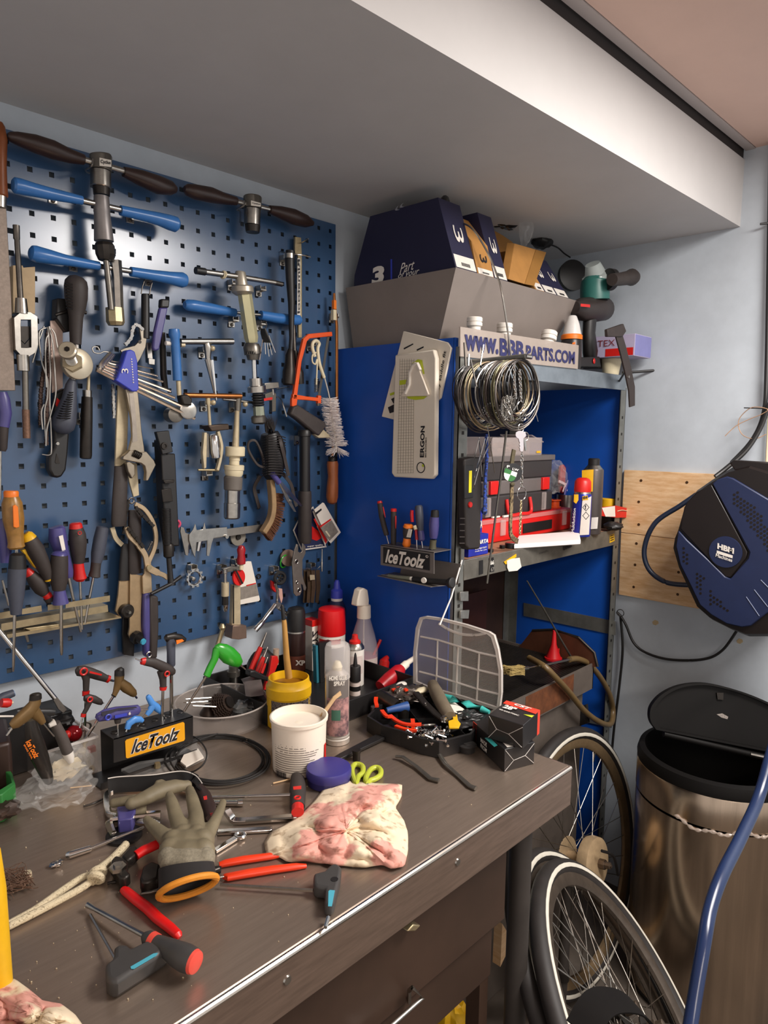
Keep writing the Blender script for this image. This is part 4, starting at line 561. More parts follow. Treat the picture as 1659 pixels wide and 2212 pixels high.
# ================================================================ the blue steel shelving unit
RB = M('rack_blue', '1350b0', .42, 0, .12, 8, .02); GALV = M('galvanised', '9a9a94', .45, .75, .3, 18, .05); RUSTB = M('stained_back', '4a3022', .7, 0, .5, 5)
RX0, RX1, RY = .024, .855, -.40
t = T('shelving_unit', 'blue and galvanised steel shelving unit standing in the corner', 'shelf')
t.add('side_panel', RB, G().bb(RX0, RX0 + .003, -.385, -.004, .02, 1.71).bb(RX0, RX0 + .012, -.388, -.384, .02, 1.71)); t.add('side_panel', RB, G().bb(RX1 - .012, RX1 - .006, -.385, -.004, .02, 1.64))
t.add('back_panel', M('back_navy', '1b2340', .6, 0, .3, 8), G().bb(RX0 + .004, RX1 - .013, -.010, -.006, 1.16, 1.64)); t.add('back_panel', RUSTB, G().bb(RX0 + .004, RX1 - .013, -.010, -.006, .02, 1.16), label='rust brown stained lower back panel')
def post(x, y, sx, sy, z1):
    g = G().bb(min(x, x + sx * .034), max(x, x + sx * .034), min(y, y + sy * .002), max(y, y + sy * .002), 0, z1).bb(min(x, x + sx * .002), max(x, x + sx * .002), min(y, y + sy * .034), max(y, y + sy * .034), 0, z1); t.add('corner_post', GALV, g, smooth=0)
    if sy > 0:
        h = G()
        for i in range(1, int(z1 / .05)): h.bb(x + sx * .014, x + sx * .022, y - .0006, y + .001, i * .05 - .004, i * .05 + .004)
        t.add('slots', DARKT, h, smooth=0, kind='stuff')
post(RX0 + .003, RY, 1, 1, 1.69); post(RX1, RY, -1, 1, 1.64); post(RX0 + .006, -.012, 1, -1, 1.64); post(RX1 - .014, -.012, -1, -1, 1.64)
def shelf(z0, z1, nm='shelf_board', top=GALV): t.add(nm, top, G().bb(RX0 + .036, RX1 - .008, RY - .002, RY + .004, z0, z1).bb(RX0 + .006, RX1 - .014, RY + .004, -.014, z1 - .008, z1 - .003), bev=.001)
shelf(1.632, 1.676, top=M('painted_rim', '8d97a0', .45, .5, .25, 20)); shelf(1.158, 1.206, top=M('dirty_rim', '8b867c', .45, .6, .35, 20)); t.add('shelf_liner', M('shelf_wood', 'a5775a', .7, 0, .35, 14), G().bb(RX0 + .04, RX1 - .03, RY + .006, -.02, 1.2035, 1.2052))
t.add('side_brace', GALV, G().fx([(1132, 1302), (1330, 1342), (1330, 1372), (1132, 1330)], RX1 - .013, .003)); t.add('side_brace', GALV, G().fx([(1270, 1545), (1322, 1558), (1322, 1572), (1270, 1560)], RX1 - .013, .003))
t.add('clip', STEEL, G().fy([(990, 1278), (1008, 1276), (1008, 1298), (990, 1298)], RY - .003, .006).fy([(991, 1318), (1010, 1316), (1008, 1336), (990, 1336)], RY - .003, .006), bev=.001)
for nm, mt, L in (('black_tape', BLACK, K(11, (310, 130), (345, 122), (345, 245), (308, 258))), ('number_sticker', BLACK, K(11, (395, 108), (440, 98), (444, 225), (405, 232))), ('hazard_sticker', YEL, K(9, (1160, 1745), (1225, 1715), (1235, 1830), (1155, 1865)))): t.add(nm, mt, G().fy(L, RY - .0022, .0006))
for a in (1750, 1785, 1820): t.add('hazard_print', BLACK, G().fy(K(9, (1168, a), (1222, a - 22), (1222, a - 8), (1168, a + 14)), RY - .003, .0004))
t.text('66', *[on(*q, 1, RY - .0035) for q in K(11, (408, 168), (440, 162), (408, 130))], WHITE, bold=.03); t.text('67', *[on(*q, 1, RY - .0035) for q in K(11, (412, 225), (442, 220), (412, 190))], M('grey_print', '77736d', .6, 0, 0), bold=.03)
t.text('DANGER', *[on(*q, 1, RY - .0028) for q in K(9, (420, 1985), (555, 1925), (415, 1920))], INK, bold=.06); t.text('metallic', *[on(*q, 1, RY - .0028) for q in K(9, (30, 2045), (180, 2000), (28, 2010))], M('pencil', '4e4a46', .6, 0, 0))
solo('yellow_tag', 'small yellow strip stuck on the rim of the middle shelf', 'tag', YEL, G().fy(K(11, (530, 140), (640, 68), (640, 95), (545, 162)), RY - .003, .0015), 'tags on the shelf rim'); solo('paper_tag', 'torn white paper tag hanging from the rim of the middle shelf', 'tag', PAPER, G().fy(K(11, (558, 130), (600, 112), (672, 103), (680, 150), (688, 185), (650, 218), (575, 226), (560, 190)), RY - .005, .001), 'tags on the shelf rim')
# --- grey bin with document boxes
BIN = M('bin_grey', '8a7f78', .6, 0, .12, 8); NAVY = M('navy_carton', '1d1c3c', .55, 0, .12, 10); KRAFT = M('kraft_carton', 'b98342', .7, 0, .2, 12)
def frus(b, tp): # bottom rect, top rect: (x0,x1,y0,y1,z)
    f = lambda r: [V((r[0], r[2], r[4])), V((r[1], r[2], r[4])), V((r[1], r[3], r[4])), V((r[0], r[3], r[4]))]
    return f(b) + f(tp)
g = G(); o8 = frus((.085, .54, -.28, -.006, 1.6765), (.05, .603, -.365, -.004, 1.868)); i8 = frus((.09, .535, -.275, -.01, 1.681), (.054, .599, -.361, -.008, 1.868)); g.v = o8 + i8
for i in range(4): j = (i + 1) % 4; g.f += [(i, j, 4 + j, 4 + i), (8 + j, 8 + i, 12 + i, 12 + j), (4 + i, 4 + j, 12 + j, 12 + i)]
g.f += [(3, 2, 1, 0), (8, 9, 10, 11)]
solo('storage_bin', 'grey flared cardboard storage bin on top of the shelving unit', 'bin', BIN, g)
rim = lambda px: on(px, 583 + (px - 985) * .245, 1, -.352).x
PROF = [(-.016, 1.81), (-.014, 1.84), (-.02, 1.90), (-.075, 2.036), (-.295, 2.036), (-.352, 1.872), (-.325, 1.81)]
def filebox(lab, xa, xb, mt, prof=PROF, mark=True, tag=True):
    t = T('document_box', lab, 'box', 'document boxes in the grey bin'); t.add('carton', mt, G().ext([(xa, y, z) for y, z in prof], (xb - xa - .0015, 0, 0)), bev=.0008)
    a, b = V((0, prof[-3][0], prof[-3][1])), V((0, prof[-2][0], prof[-2][1])); f = lambda x, u: V((x, a.y + (b.y - a.y) * u - .0004, a.z + (b.z - a.z) * u)); w = xb - xa
    if mark: t.text('3', f(xa + w * .32, .36), f(xa + w * .32, .60) + V((0, 0, 0)), f(xa + w * .72, .36), WHITE if mt is NAVY else INK, bold=.0)
    if tag: t.add('barcode_label', WHITE, G().ext([f(xa + .003, .80), f(xb - .005, .80), f(xb - .005, .985), f(xa + .003, .985)], (0, -.0006, 0))); h = G(); [h.ext([f(xa + w * (.3 + .04 * i), .9) + V((0, -.0007, 0)), f(xa + w * (.325 + .04 * i), .9) + V((0, -.0007, 0)), f(xa + w * (.325 + .04 * i), .95) + V((0, -.0007, 0)), f(xa + w * (.3 + .04 * i), .95) + V((0, -.0007, 0))], (0, -.0003, 0)) for i in range(10)]; t.add('barcode', INK, h, smooth=0)
    return t
X_ = [.066] + [rim(p) for p in (1032, 1068, 1098)]
PK = [(-.016, 1.81), (-.014, 1.84), (-.03, 1.90), (-.08, 2.00), (-.27, 2.02), (-.33, 1.95), (-.352, 1.872), (-.325, 1.81)]
t = filebox('navy document box at the left end of the grey bin, printed Part of your', X_[0], X_[1], NAVY)
pxl = lambda a, b: on(a, b, 0, .0652)
t.text('3', pxl(803, 618), pxl(829, 612), pxl(806, 578), WHITE, bold=.05); t.add('blue_line', BLUEPL, G().ext([pxl(844, 560), pxl(847, 560), pxl(847, 612), pxl(844, 612)], (-.0006, 0, 0))); t.text('Part', pxl(864, 592), pxl(895, 582), pxl(866, 570), WHITE, bold=.0, shear=.3); t.text('of your', pxl(860, 606), pxl(905, 596), pxl(862, 588), WHITE, bold=.0, shear=.3); t.text('((', pxl(855, 458), pxl(875, 446), pxl(853, 450), M('grey_ink', '8a8a92', .6, 0, 0))
filebox('orange kraft document box with a torn top, second in the grey bin', X_[1], X_[2], KRAFT, PK); filebox('navy document box right of the kraft one, behind the curved cable', X_[2], X_[3], NAVY)
xr = [rim(p) for p in (1158, 1178, 1204, 1230)]; PS = [(-.016, 1.81), (-.014, 1.84), (-.03, 1.90), (-.10, 1.985), (-.275, 1.985), (-.352, 1.872), (-.325, 1.81)]
filebox('thin kraft document box between the leaning cartons and the navy ones', xr[0], xr[1], KRAFT, PS, False); filebox('navy document box, second from the right end of the grey bin', xr[1], xr[2], NAVY, PS); filebox('navy document box at the right end of the grey bin', xr[2], xr[3], NAVY, PS)
kq = lambda x, y, Y: on(*K(10, (x, y))[0], 1, Y)
def carton(nm, lab, q, dy, mt): return solo(nm, lab, 'box', mt, G().ext([kq(x, y, Y) for x, y, Y in q], (0, dy, 0)), bev=.001)
t = T('open_carton', 'open kraft carton leaning forward in the middle of the grey bin', 'box'); t.add('carton', KRAFT, G().ext([kq(975, 580, -.30), kq(1185, 640, -.30), kq(1075, 985, -.352), kq(915, 935, -.352)], (-.006, .02, .004)), bev=.001); t.add('side', M('kraft_dark', 'a07030', .7, 0, .2, 12), G().ext([kq(1188, 640, -.298), kq(1292, 668, -.298), kq(1172, 1005, -.352), kq(1080, 985, -.352)], (-.006, .02, .004)), bev=.001)
carton('kraft_carton', 'tall brown kraft carton behind the open leaning one', [(735, 430, -.18), (860, 500, -.18), (960, 570, -.18), (900, 930, -.28), (860, 850, -.28)], .04, KRAFT)
BAG = M('clear_bag', 'f4f2ee', .12, 0, 0, alpha=.10); 
def crumple(c, sx, sy, sz, seed, amp=.35, n=20, k=12):
    g = G().ball((0, 0, 0), 1, n, k); c = V(c)
    for i, v in enumerate(g.v):
        d = 1 + amp * MN.noise(v * 2.3 + V((seed, 0, 0))) + amp * .5 * MN.noise(v * 6 + V((0, seed, 0))); g.v[i] = c + V((v.x * sx, v.y * sy, v.z * sz)) * d
    return g
solo('plastic_bag', 'crumpled clear plastic bag sticking up out of the grey bin', 'bag', BAG, crumple(kq(1090, 430, -.26) + V((0, 0, .0)), .02, .02, .042, 3), smooth=0); solo('bubble_wrap', 'black glittery bubble wrap lying on the cartons in the grey bin', 'bag', M('dark_film', '2a2626', .12, 0, 0), crumple(kq(880, 345, -.2), .06, .045, .022, 5), smooth=0)
t = T('tape_roll', 'black tape roll standing on top of the first navy document box', 'roll'); t.add('roll', BLACK, G().ring(kq(285, 215, -.27), (.5, -1, 0), .017, .0085, 28, 10)); t.add('core', DARKT, G().spin(kq(285, 215, -.262), (.5, -1, 0), [(0, .0105), (.004, .0105)], 20))
t = T('adapter', 'black plug adapter with cable on top of the right document boxes', 'adapter'); t.add('body', BLACK, crumple(kq(1250, 565, -.2), .035, .03, .02, 8, .2)); t.add('cable', BLACK, G().tube(bez([kq(1290, 580, -.2), kq(1400, 620, -.2), kq(1470, 680, -.22), kq(1530, 720, -.24)], 8), .0022, 8))
solo('curved_cable', 'long curved steel cable arching down from the bin over the printed sign', 'cable', STEEL, G().tube(bez([kq(440, 370, -.30), kq(560, 440, -.34), kq(700, 660, -.37), kq(790, 870, -.39), kq(850, 1080, -.41), on(1103, 760, 1, -.418), on(1106, 800, 1, -.42)], 8), .0023, 8))
# --- acrylic sign and white lids
t = T('printed_sign', 'clear acrylic sign strip lettered with a web address on the top shelf', 'sign'); SQ = RY - .004
t.add('panel', M('acrylic', 'b7a99e', .2, 0, .1, 30, alpha=.72), G().fy([(992, 706), (1248, 746), (1246, 797), (992, 770)], SQ, .003)); PUR = M('sign_ink', '2b2b62', .4, 0, .35, 60)
for s_, a, b, c in (('www.', (1003, 757), (1076, 766), (1003, 722)), ('BBB', (1079, 768), (1131, 775), (1079, 730)), ('PARTS.COM', (1136, 775), (1241, 787), (1136, 745))): t.text(s_, *[on(*q, 1, SQ - .0032) for q in (a, b, c)], PUR, bold=.035)
for i, (x, y, dx, lab) in enumerate([(1025, 696, 0, 'white threaded bottle lid behind the left end of the printed sign'), (1090, 709, .0, 'white threaded bottle lid behind the middle of the printed sign'), (1186, 726, .25, 'tilted white threaded bottle lid near the right end of the printed sign')]):
    p = on(x, y, 1, -.385); r = 17 * S(p); d = V((dx, 0, 1)).normalized(); t = T('bottle_lid', lab, 'lid', 'white lids behind the sign'); t.add('lid', WHITE, G().spin(p - d * r * .6, d, [(0, r * .85), (.002, r), (r * .5, r), (r * .52, r * .9), (r * .62, r * .9), (r * .64, r), (r * 1.1, r), (r * 1.2, r * .9)], 28)); t.add('neck', WHITE, G().spin((p - d * r * .6) - d * max(0.002, (p.z - r * .6 - 1.6745) / d.z), d, [(0, r * .8), (max(.002, (p.z - r * .6 - 1.6745)), r * .8)], 24))
# --- things at the right end of the top shelf
TZ = 1.6745
def can(nm, lab, cat, px, py, z, parts, grp=None, off=0):
    """upright round thing: base centre at pixel (px,py) on height z; parts: (name, material, [(photo y, radius px)...])"""
    b = on(px, py, 2, z) if not isinstance(px, V) else px; z = b.z; s_ = S(b); t = T(nm, lab, cat, grp)
    for nm2, mt, pr in parts: t.add(nm2, mt, G().spin(b, (0, 0, 1), [((zat(b, y) - z if y is not None else 0) if not isinstance(y, float) or y > 1 else y, r * s_) for y, r in pr], 32))
    t.base = b; t.s = s_; return t
t = can('spray_can', 'dark spray can with orange collar and clear tapered cap on the top shelf', 'can', 1232, 800, TZ, [('can', M('charcoal_can', '2e2a2a', .35, .3, .1, 30), [(None, 20), (792, 22), (738, 22), (733, 20)]), ('collar', ORP, [(734, 22.5), (725, 22.5), (722, 19)]), ('cap', M('frosted_cap', 'd8d4d0', .3, 0, .1, 40), [(723, 20), (700, 15), (684, 9), (682, 7)])]); b, s_ = t.base, t.s
fr2 = lambda t, px, py: onp(px, py, t.base + ((CC - t.base).xy.to_3d().normalized() * (t.s * 22.6)), (CC - t.base).xy.to_3d().normalized())
t.text('abeta', fr2(t, 1243, 790), fr2(t, 1243, 738), fr2(t, 1233, 790), ORP, bold=.02)
BOG = M('tool_green', '2c6a62', .4, 0, .15, 30); q_ = -.36
t = T('power_drill', 'dark green and black cordless drill standing on its battery on the top shelf', 'drill'); t.add('handle', BLACK, G().ty([(1274, 690, 17), (1272, 720, 16), (1275, 760, 19), (1275, 772, 17)], q_, 16, .8)); t.add('motor_housing', M('drill_black', '332a28', .45, 0, .2, 30), G().ty([(1240, 665, 14), (1255, 668, 24), (1285, 668, 27), (1305, 668, 24), (1314, 668, 12)], q_, 20)); t.add('gear_housing', BOG, G().ty([(1285, 648, 31), (1285, 625, 31), (1286, 610, 30), (1287, 604, 24)], q_, 22)); t.add('clear_ring', M('clear_ring', 'c9d2cf', .15, 0, 0, alpha=.55), G().ty([(1287, 606, 29), (1287, 596, 29), (1285, 590, 22), (1280, 570, 16)], q_, 22)); t.add('red_badge', RED, G().fy([(1254, 656), (1274, 658), (1274, 664), (1254, 662)], q_ - 27 * S(on(1270, 660, 1, q_)), .001)); t.add('battery', BLACK, G().ext([on(x, y, 1, q_ - .03) for x, y in ((1252, 772), (1296, 770), (1299, 793), (1252, 793))], (0, .06, 0)), bev=.003); t.add('release_button', RED, G().spin(on(1283, 780, 1, q_ - .0305), (.2, -1, 0), [(0, .008), (.002, .007)], 18))
t = T('angle_grinder', 'black disc guard and side handle of a grinder behind the drill', 'grinder'); t.add('guard', BLACK, G().spin(on(1232, 598, 1, -.21), (-.6, -1, .1), [(0, .03), (.003, .046), (.02, .048), (.022, .04)], 30)); t.add('flange', BLACK, G().spin(on(1319, 604, 1, -.405), (1, -.35, 0), [(-.012, .012), (-.01, .030), (.006, .030), (.008, .02)], 28)); t.add('side_handle', GRIP, G().ty([(1322, 604, 13), (1340, 603, 14), (1358, 600, 15), (1364, 599, 18), (1370, 599, 14)], -.43, 18)); t.add('body', BOG, G().ty([(1300, 690, 12), (1300, 740, 13), (1300, 780, 13)], -.26, 14)); t.add('neck', DARKT, G().tube(bez([on(1240, 600, 1, -.22), on(1290, 602, 1, -.27), on(1312, 604, 1, -.34), on(1318, 604, 1, -.40)], 5), .014, 12))
solo('battery_pack', 'black square battery pack beside the cordless drill', 'battery', M('pack_black', '231e1e', .35, 0, .1, 30), G().ext([on(x, y, 1, -.345) for x, y in ((1292, 758), (1312, 752), (1328, 760), (1328, 796), (1292, 795))], (0, .05, 0)), bev=.002)
LIL = M('lilac_carton', 'b9b0cc', .5, 0, .1, 10); qb = -.46; xa, xb = on(1370, 768, 1, qb).x, on(1405, 772, 1, qb).x; zb, zt_ = 1.7265, 1.789
t = T('glove_box', 'white and lilac carton with red print over the right end of the top shelf', 'box'); t.add('carton', LIL, G().bb(xa, xb, qb, -.335, zb, zt_), bev=.0008); t.add('end_print', M('violet_print', '7f7fb4', .5, 0, .1), G().bb(xa + .002, xb - .001, qb - .0008, qb, zb + .002, zt_ - .002)); t.add('red_print', RED, G().bb(xa - .0006, xa, qb + .004, qb + .09, zb + .002, zb + .024)); t.text('TEX', V((xa - .001, qb + .115, zb + .032)), V((xa - .001, qb + .06, zb + .032)), V((xa - .001, qb + .115, zb + .05)), M('maroon_ink', '7a3038', .6, 0, 0), bold=.0)
solo('support_cup', 'cream cup under the lilac carton at the right end of the top shelf', 'cup', CREAMP, G().spin(V((.815, -.366, TZ + .0005)), (0, 0, 1), [(0, .02), (.003, .023), (.0505, .031), (.051, .029)], 26))
t = T('rubber_bracket', 'black rubber angle bracket hanging over the right corner of the top shelf', 'bracket'); t.add('arm', M('rubber_brown', '352b28', .6, 0, .3, 30), G().strip([on(x, y, 1, -.469) for x, y in ((1335, 720), (1345, 755), (1356, 800), (1364, 840), (1365, 878))], [.034, .037, .038, .038, .032], .005), bev=.001); t.add('head', M('rubber_brown'), G().fy([(1305, 712), (1340, 700), (1346, 716), (1338, 728), (1306, 728)], -.466, .01), bev=.002); t.add('hanger', BLACK, G().tube([on(1352, 800, 1, -.467), V((.80, -.4025, 1.658))], .003, 8)); t.add('bolt', STEEL, G().spin(on(1357, 814, 1, -.4715), (0, -1, 0), [(0, .0045), (.003, .004)], 12))
solo('steel_rod', 'short black rod sticking out past the right end of the top shelf', 'rod', BLACK, G().tube([on(1345, 805, 1, -.398), on(1380, 803, 1, -.43), on(1418, 800, 1, -.467)], .0042, 10))
# --- cable coils on the corner hook
HX, HZ = .062, 1.662; hy0, hy1 = RY - .002, on(1136, 788, 0, HX).y
t = T('cable_hook', 'steel peg sticking out of the shelving corner and carrying the cable coils', 'hook'); t.add('peg', GALV, G().tube([(HX, hy0, HZ - .004), (HX, hy1, HZ)], .006, 12)); t.add('wing_end', STEEL, G().tube([(HX - .004, hy1, HZ), (HX + .016, hy1, HZ)], .005, 12))
random.seed(21); CM = [M('cable_black', '2a2523', .35, 0, .2, 40), STEEL, M('cable_black'), M('cable_brown', '4a3d36', .4, .2, .2, 40), M('cable_olive', '8f8a68', .4, .3, .2, 40), M('cable_black'), M('cable_tan', 'a58f72', .4, .4, .2, 40), M('cable_grey', '6d655f', .4, .4, .2, 40)]
def coil(y, R, mt, r, tilt, sx=1):
    c = V((HX, y, HZ - .0062 - R)); n = 32; u = V((1, tilt, 0)).normalized(); pts = []
    for i in range(n): a = 2 * math.pi * i / n; pts.append(c + u * (math.cos(a) * R * sx) + V((0, 0, math.sin(a) * R)) + V((0, .0012 * math.sin(3 * a), 0)))
    return pts
N = 17
for i in range(N):
    y = hy0 - .012 + (hy1 - hy0 + .022) * i / (N - 1); t = T('cable_coil', 'coiled steel and black bicycle cables hanging in a row on the corner peg', 'cable coil', 'cable coils on the corner peg'); R = random.uniform(.056, .076) * (1.05 if i in (0, N - 1) else 1)
    for k_ in range(4): t.add('strand', CM[(i + (k_ > 2)) % len(CM)], G().tube(coil(y + random.uniform(-.0028, .0028), R * random.uniform(.93, 1.03), 0, 0, random.uniform(-.22, .12), random.uniform(.9, 1.06)), random.uniform(.0009, .0019), 6, closed=True))
random.seed(4); t = T('wire_tangle', 'tangle of thin cut wires lying inside the cable coils', 'wire'); c = on(1093, 878, 1, hy1 + .01)
for k_ in range(26):
    a = random.uniform(0, 6.28); pts = bez([c + V((random.uniform(-.022, .022), random.uniform(-.012, .008), random.uniform(-.03, .022))) for _ in range(4)], 5); t.add('wire', STEEL, G().tube(pts, .0007, 5))
random.seed(6)
kc = lambda k, x, y, Y: on(*K(k, (x, y))[0], 1, Y)
for a, b_, r in [((305, 300), (410, 790), .002), ((535, 40), (475, 405), .0016), ((270, 210), (262, 420), .0022), ((1330, 140), (1215, 330), .001), ((565, 1138), (830, 1132), .001), ((1400, 960), (1510, 1415), .0009), ((1240, 1365), (1435, 1372), .0009), ((195, 0), (215, 420), .0026)]: solo('loose_cable', 'straight loose cable end sticking out of the cable coils', 'cable', STEEL if r < .0025 else DSTEEL, G().tube([kc(7, *a, -.50), kc(7, *b_, -.505)], r, 6), 'loose cable ends at the coils')
for a, b_ in [((410, 180), (322, 550)), ((500, 200), (330, 820)), ((405, 200), (455, 810)), ((545, 170), (440, 560)), ((540, 0), (655, 750)), ((620, 180), (380, 700)), ((330, 940), (320, 1000)), ((405, 660), (315, 995))]: solo('loose_spoke', 'thin straight wire hanging crosswise under the cable coils', 'wire', CHROME, G().tube([kc(8, *a, -.47), kc(8, *b_, -.46)], .0011, 6), 'thin wires under the cable coils')
solo('steel_wire', 'long thin steel rod hanging from the coils past the middle shelf rim', 'wire', GREYT, G().tube(bez([kc(8, 840, 80, -.46), kc(8, 760, 750, -.45), kc(8, 660, 1500, -.44), on(1052, 1260, 1, -.43)], 6), .0026, 8)); solo('white_wire', 'pale wire leaning from the work light down to the organiser case', 'wire', WHITE, G().tube([on(998, 1210, 1, -.415), on(975, 1290, 1, -.43), on(950, 1350, 1, -.45)], .0018, 6))
# --- key chain
t = T('key_chain', 'silver key on a long hanging chain with split rings', 'keys'); Y_ = hy1 + .004
def links(k, L, n, r, mt, Y):
    P_ = bez([kc(k, *q, Y) for q in L], 12); tot = len(P_) - 1
    for i in range(n): a = P_[int(i * tot / n)]; b2 = P_[int((i + 1) * tot / n)]; d = b2 - a; c_ = (a + b2) / 2; nn = V((0, -1, 0)) if i % 2 else V((1, 0, 0)); u = d.normalized(); w_ = u.cross(nn).normalized(); pts = [c_ + u * math.cos(x) * d.length * .72 + w_ * math.sin(x) * d.length * .42 for x in [6.2832 * j / 10 for j in range(10)]]; t.add('link', mt, G().tube(pts, r, 5, ref=nn, closed=True))
links(7, [(1085, 370), (1090, 700), (1120, 1000)], 16, .0014, CHROME, Y_); links(7, [(1180, 480), (1195, 800), (1210, 1050)], 14, .0014, CHROME, Y_); links(8, [(1090, 420), (1085, 700), (1080, 970)], 17, .0013, CHROME, Y_); links(8, [(1075, 1190), (1065, 1450), (1055, 1720)], 16, .0013, BRASSY, Y_)
for k, x, y, r in ((7, 1200, 1150, .0112), (7, 1240, 1320, .010), (7, 1205, 1530, .009), (8, 1083, 1078, .0148)): t.add('split_ring', CHROME, G().ring(kc(k, x, y, Y_), (.1, 1, 0), r, .0009, 26, 6))
kpz = [kc(8, x, y, Y_ - .004) for x, y in [(975, 150), (985, 105), (1020, 82), (1060, 78), (1110, 90), (1140, 125), (1140, 165), (1110, 192), (1100, 200), (1105, 330), (1092, 405), (1065, 412), (1045, 395), (1048, 375), (1038, 350), (1050, 325), (1036, 300), (1048, 275), (1034, 250), (1022, 205), (990, 185)]]; t.add('key', M('key_nickel', 'd8cfd0', .3, .7, .05, 20), G().ext(kpz, (0, -.002, 0)), bev=.0003); t.add('key', STEEL, G().ring(kc(8, 1140, 170, Y_), (.3, 1, 0), .009, .0012, 20, 6).fy(K(8, (1100, 200), (1135, 200), (1150, 380), (1130, 400)), Y_, .002))
t = T('key_tag', 'black key tag with green and white quartered shield', 'key tag'); q2 = Y_ - .004; t.add('tag', BLACK, G().ext([kc(8, 925 + 150 * math.cos(a), 745 + 150 * math.sin(a), q2) for a in [6.2832 * i / 24 for i in range(24)]], (0, -.003, 0)), bev=.0006); GRE = M('shield_green', '2f6a34', .5, 0, 0)
for mt, L in ((GRE, [(830, 670), (925, 715), (900, 775), (800, 745), (810, 700)]), (WHITE, [(925, 715), (1010, 745), (990, 815), (900, 775)]), (WHITE, [(800, 745), (900, 775), (860, 875), (815, 840), (798, 790)]), (GRE, [(900, 775), (990, 815), (960, 865), (915, 885), (860, 875)])): t.add('shield_quarter', mt, G().ext([kc(8, *p, q2 - .0031) for p in L], (0, -.0006, 0)))
t.text('P', kc(8, 838, 665, q2 - .0033), kc(8, 885, 670, q2 - .0033), kc(8, 842, 625, q2 - .0033), WHITE, bold=.02); t.text('LW', kc(8, 925, 700, q2 - .0033), kc(8, 1022, 725, q2 - .0033), kc(8, 935, 665, q2 - .0033), WHITE, bold=.02); t.add('strap', M('camo_strap', '5a5038', .8, 0, .5, 90), G().strip(bez([kc(8, 960, 380, q2), kc(8, 930, 560, q2), kc(8, 925, 620, q2)], 5), .012, .003))
t = T('lanyard', 'mottled tan lanyard strap hanging down to the middle shelf', 'strap'); t.add('strap', M('camo_tan', '8f7c5c', .8, 0, .5, 120, thr=(.45, .55), var_hx='4a3c2a'), G().strip(bez([kc(8, 925, 905, -.435), kc(8, 920, 1200, -.43), kc(8, 905, 1500, -.425), kc(8, 905, 1700, -.42), kc(8, 940, 1780, -.418), kc(8, 1020, 1840, -.41)], 6), .0125, .003)); t.add('knot', M('camo_strap'), G().ball(kc(8, 935, 930, -.436), .008, sq=(1, .6, .7)))
t = T('blue_cord', 'blue braided cord with knotted end hanging under the cable coils', 'cord'); t.add('cord', M('cord_blue', '2f4fae', .7, 0, .3, 200, thr=(.45, .55), var_hx='1b2440'), G().tube(bez([kc(8, 520, 130, -.445), kc(8, 525, 500, -.44), kc(8, 505, 900, -.435), kc(8, 510, 1300, -.43)], 8), .0038, 10)); t.add('knot', M('cord_blue'), crumple(kc(8, 490, 1350, -.43), .008, .006, .009, 2, .3)); t.add('cord_tail', M('cord_blue'), G().tube([kc(8, 490, 1340, -.44), kc(8, 495, 900, -.44), kc(8, 540, 480, -.44)], .003, 8))
# --- work light on the post
t = T('work_light', 'black upright work light with yellow strip and red button on the rack post', 'lamp'); yl = RY - .006
t.add('body', M('light_body', '2b2523', .5, 0, .15, 40), G().fy(K(8, (35, 520), (150, 490), (300, 495), (322, 545), (300, 1900), (280, 1945), (110, 1955), (70, 1900)), yl, .024), bev=.005, seg=3); t.add('lens_frame', BLACK, G().fy(K(8, (165, 625), (310, 625), (300, 1140), (160, 1160)), yl - .0245, .002), bev=.001); t.add('led_strip', M('led_yellow', 'f2e21a', .4, 0, 0), G().fy(K(8, (242, 715), (286, 712), (278, 1060), (236, 1065)), yl - .0265, .001)); t.add('button', RED, G().spin(kc(8, 258, 1255, yl - .0245), (0, -1, 0), [(0, .0068), (.003, .006)], 20)); t.add('ribs', GRIP, G().fy(K(8, (95, 1465), (175, 1465), (175, 1480), (95, 1480)), yl - .024, .0015).fy(K(8, (92, 1560), (172, 1560), (172, 1575), (92, 1575)), yl - .024, .0015).fy(K(8, (90, 1660), (170, 1660), (170, 1675), (90, 1675)), yl - .024, .0015).fy(K(8, (88, 1760), (168, 1760), (168, 1775), (88, 1775)), yl - .024, .0015).fy(K(8, (86, 1860), (166, 1860), (166, 1875), (86, 1875)), yl - .024, .0015), smooth=0); t.add('magnet_base', STEEL, G().fy(K(8, (105, 1955), (155, 1955), (150, 2212), (100, 2212)), RY - .003, .003))
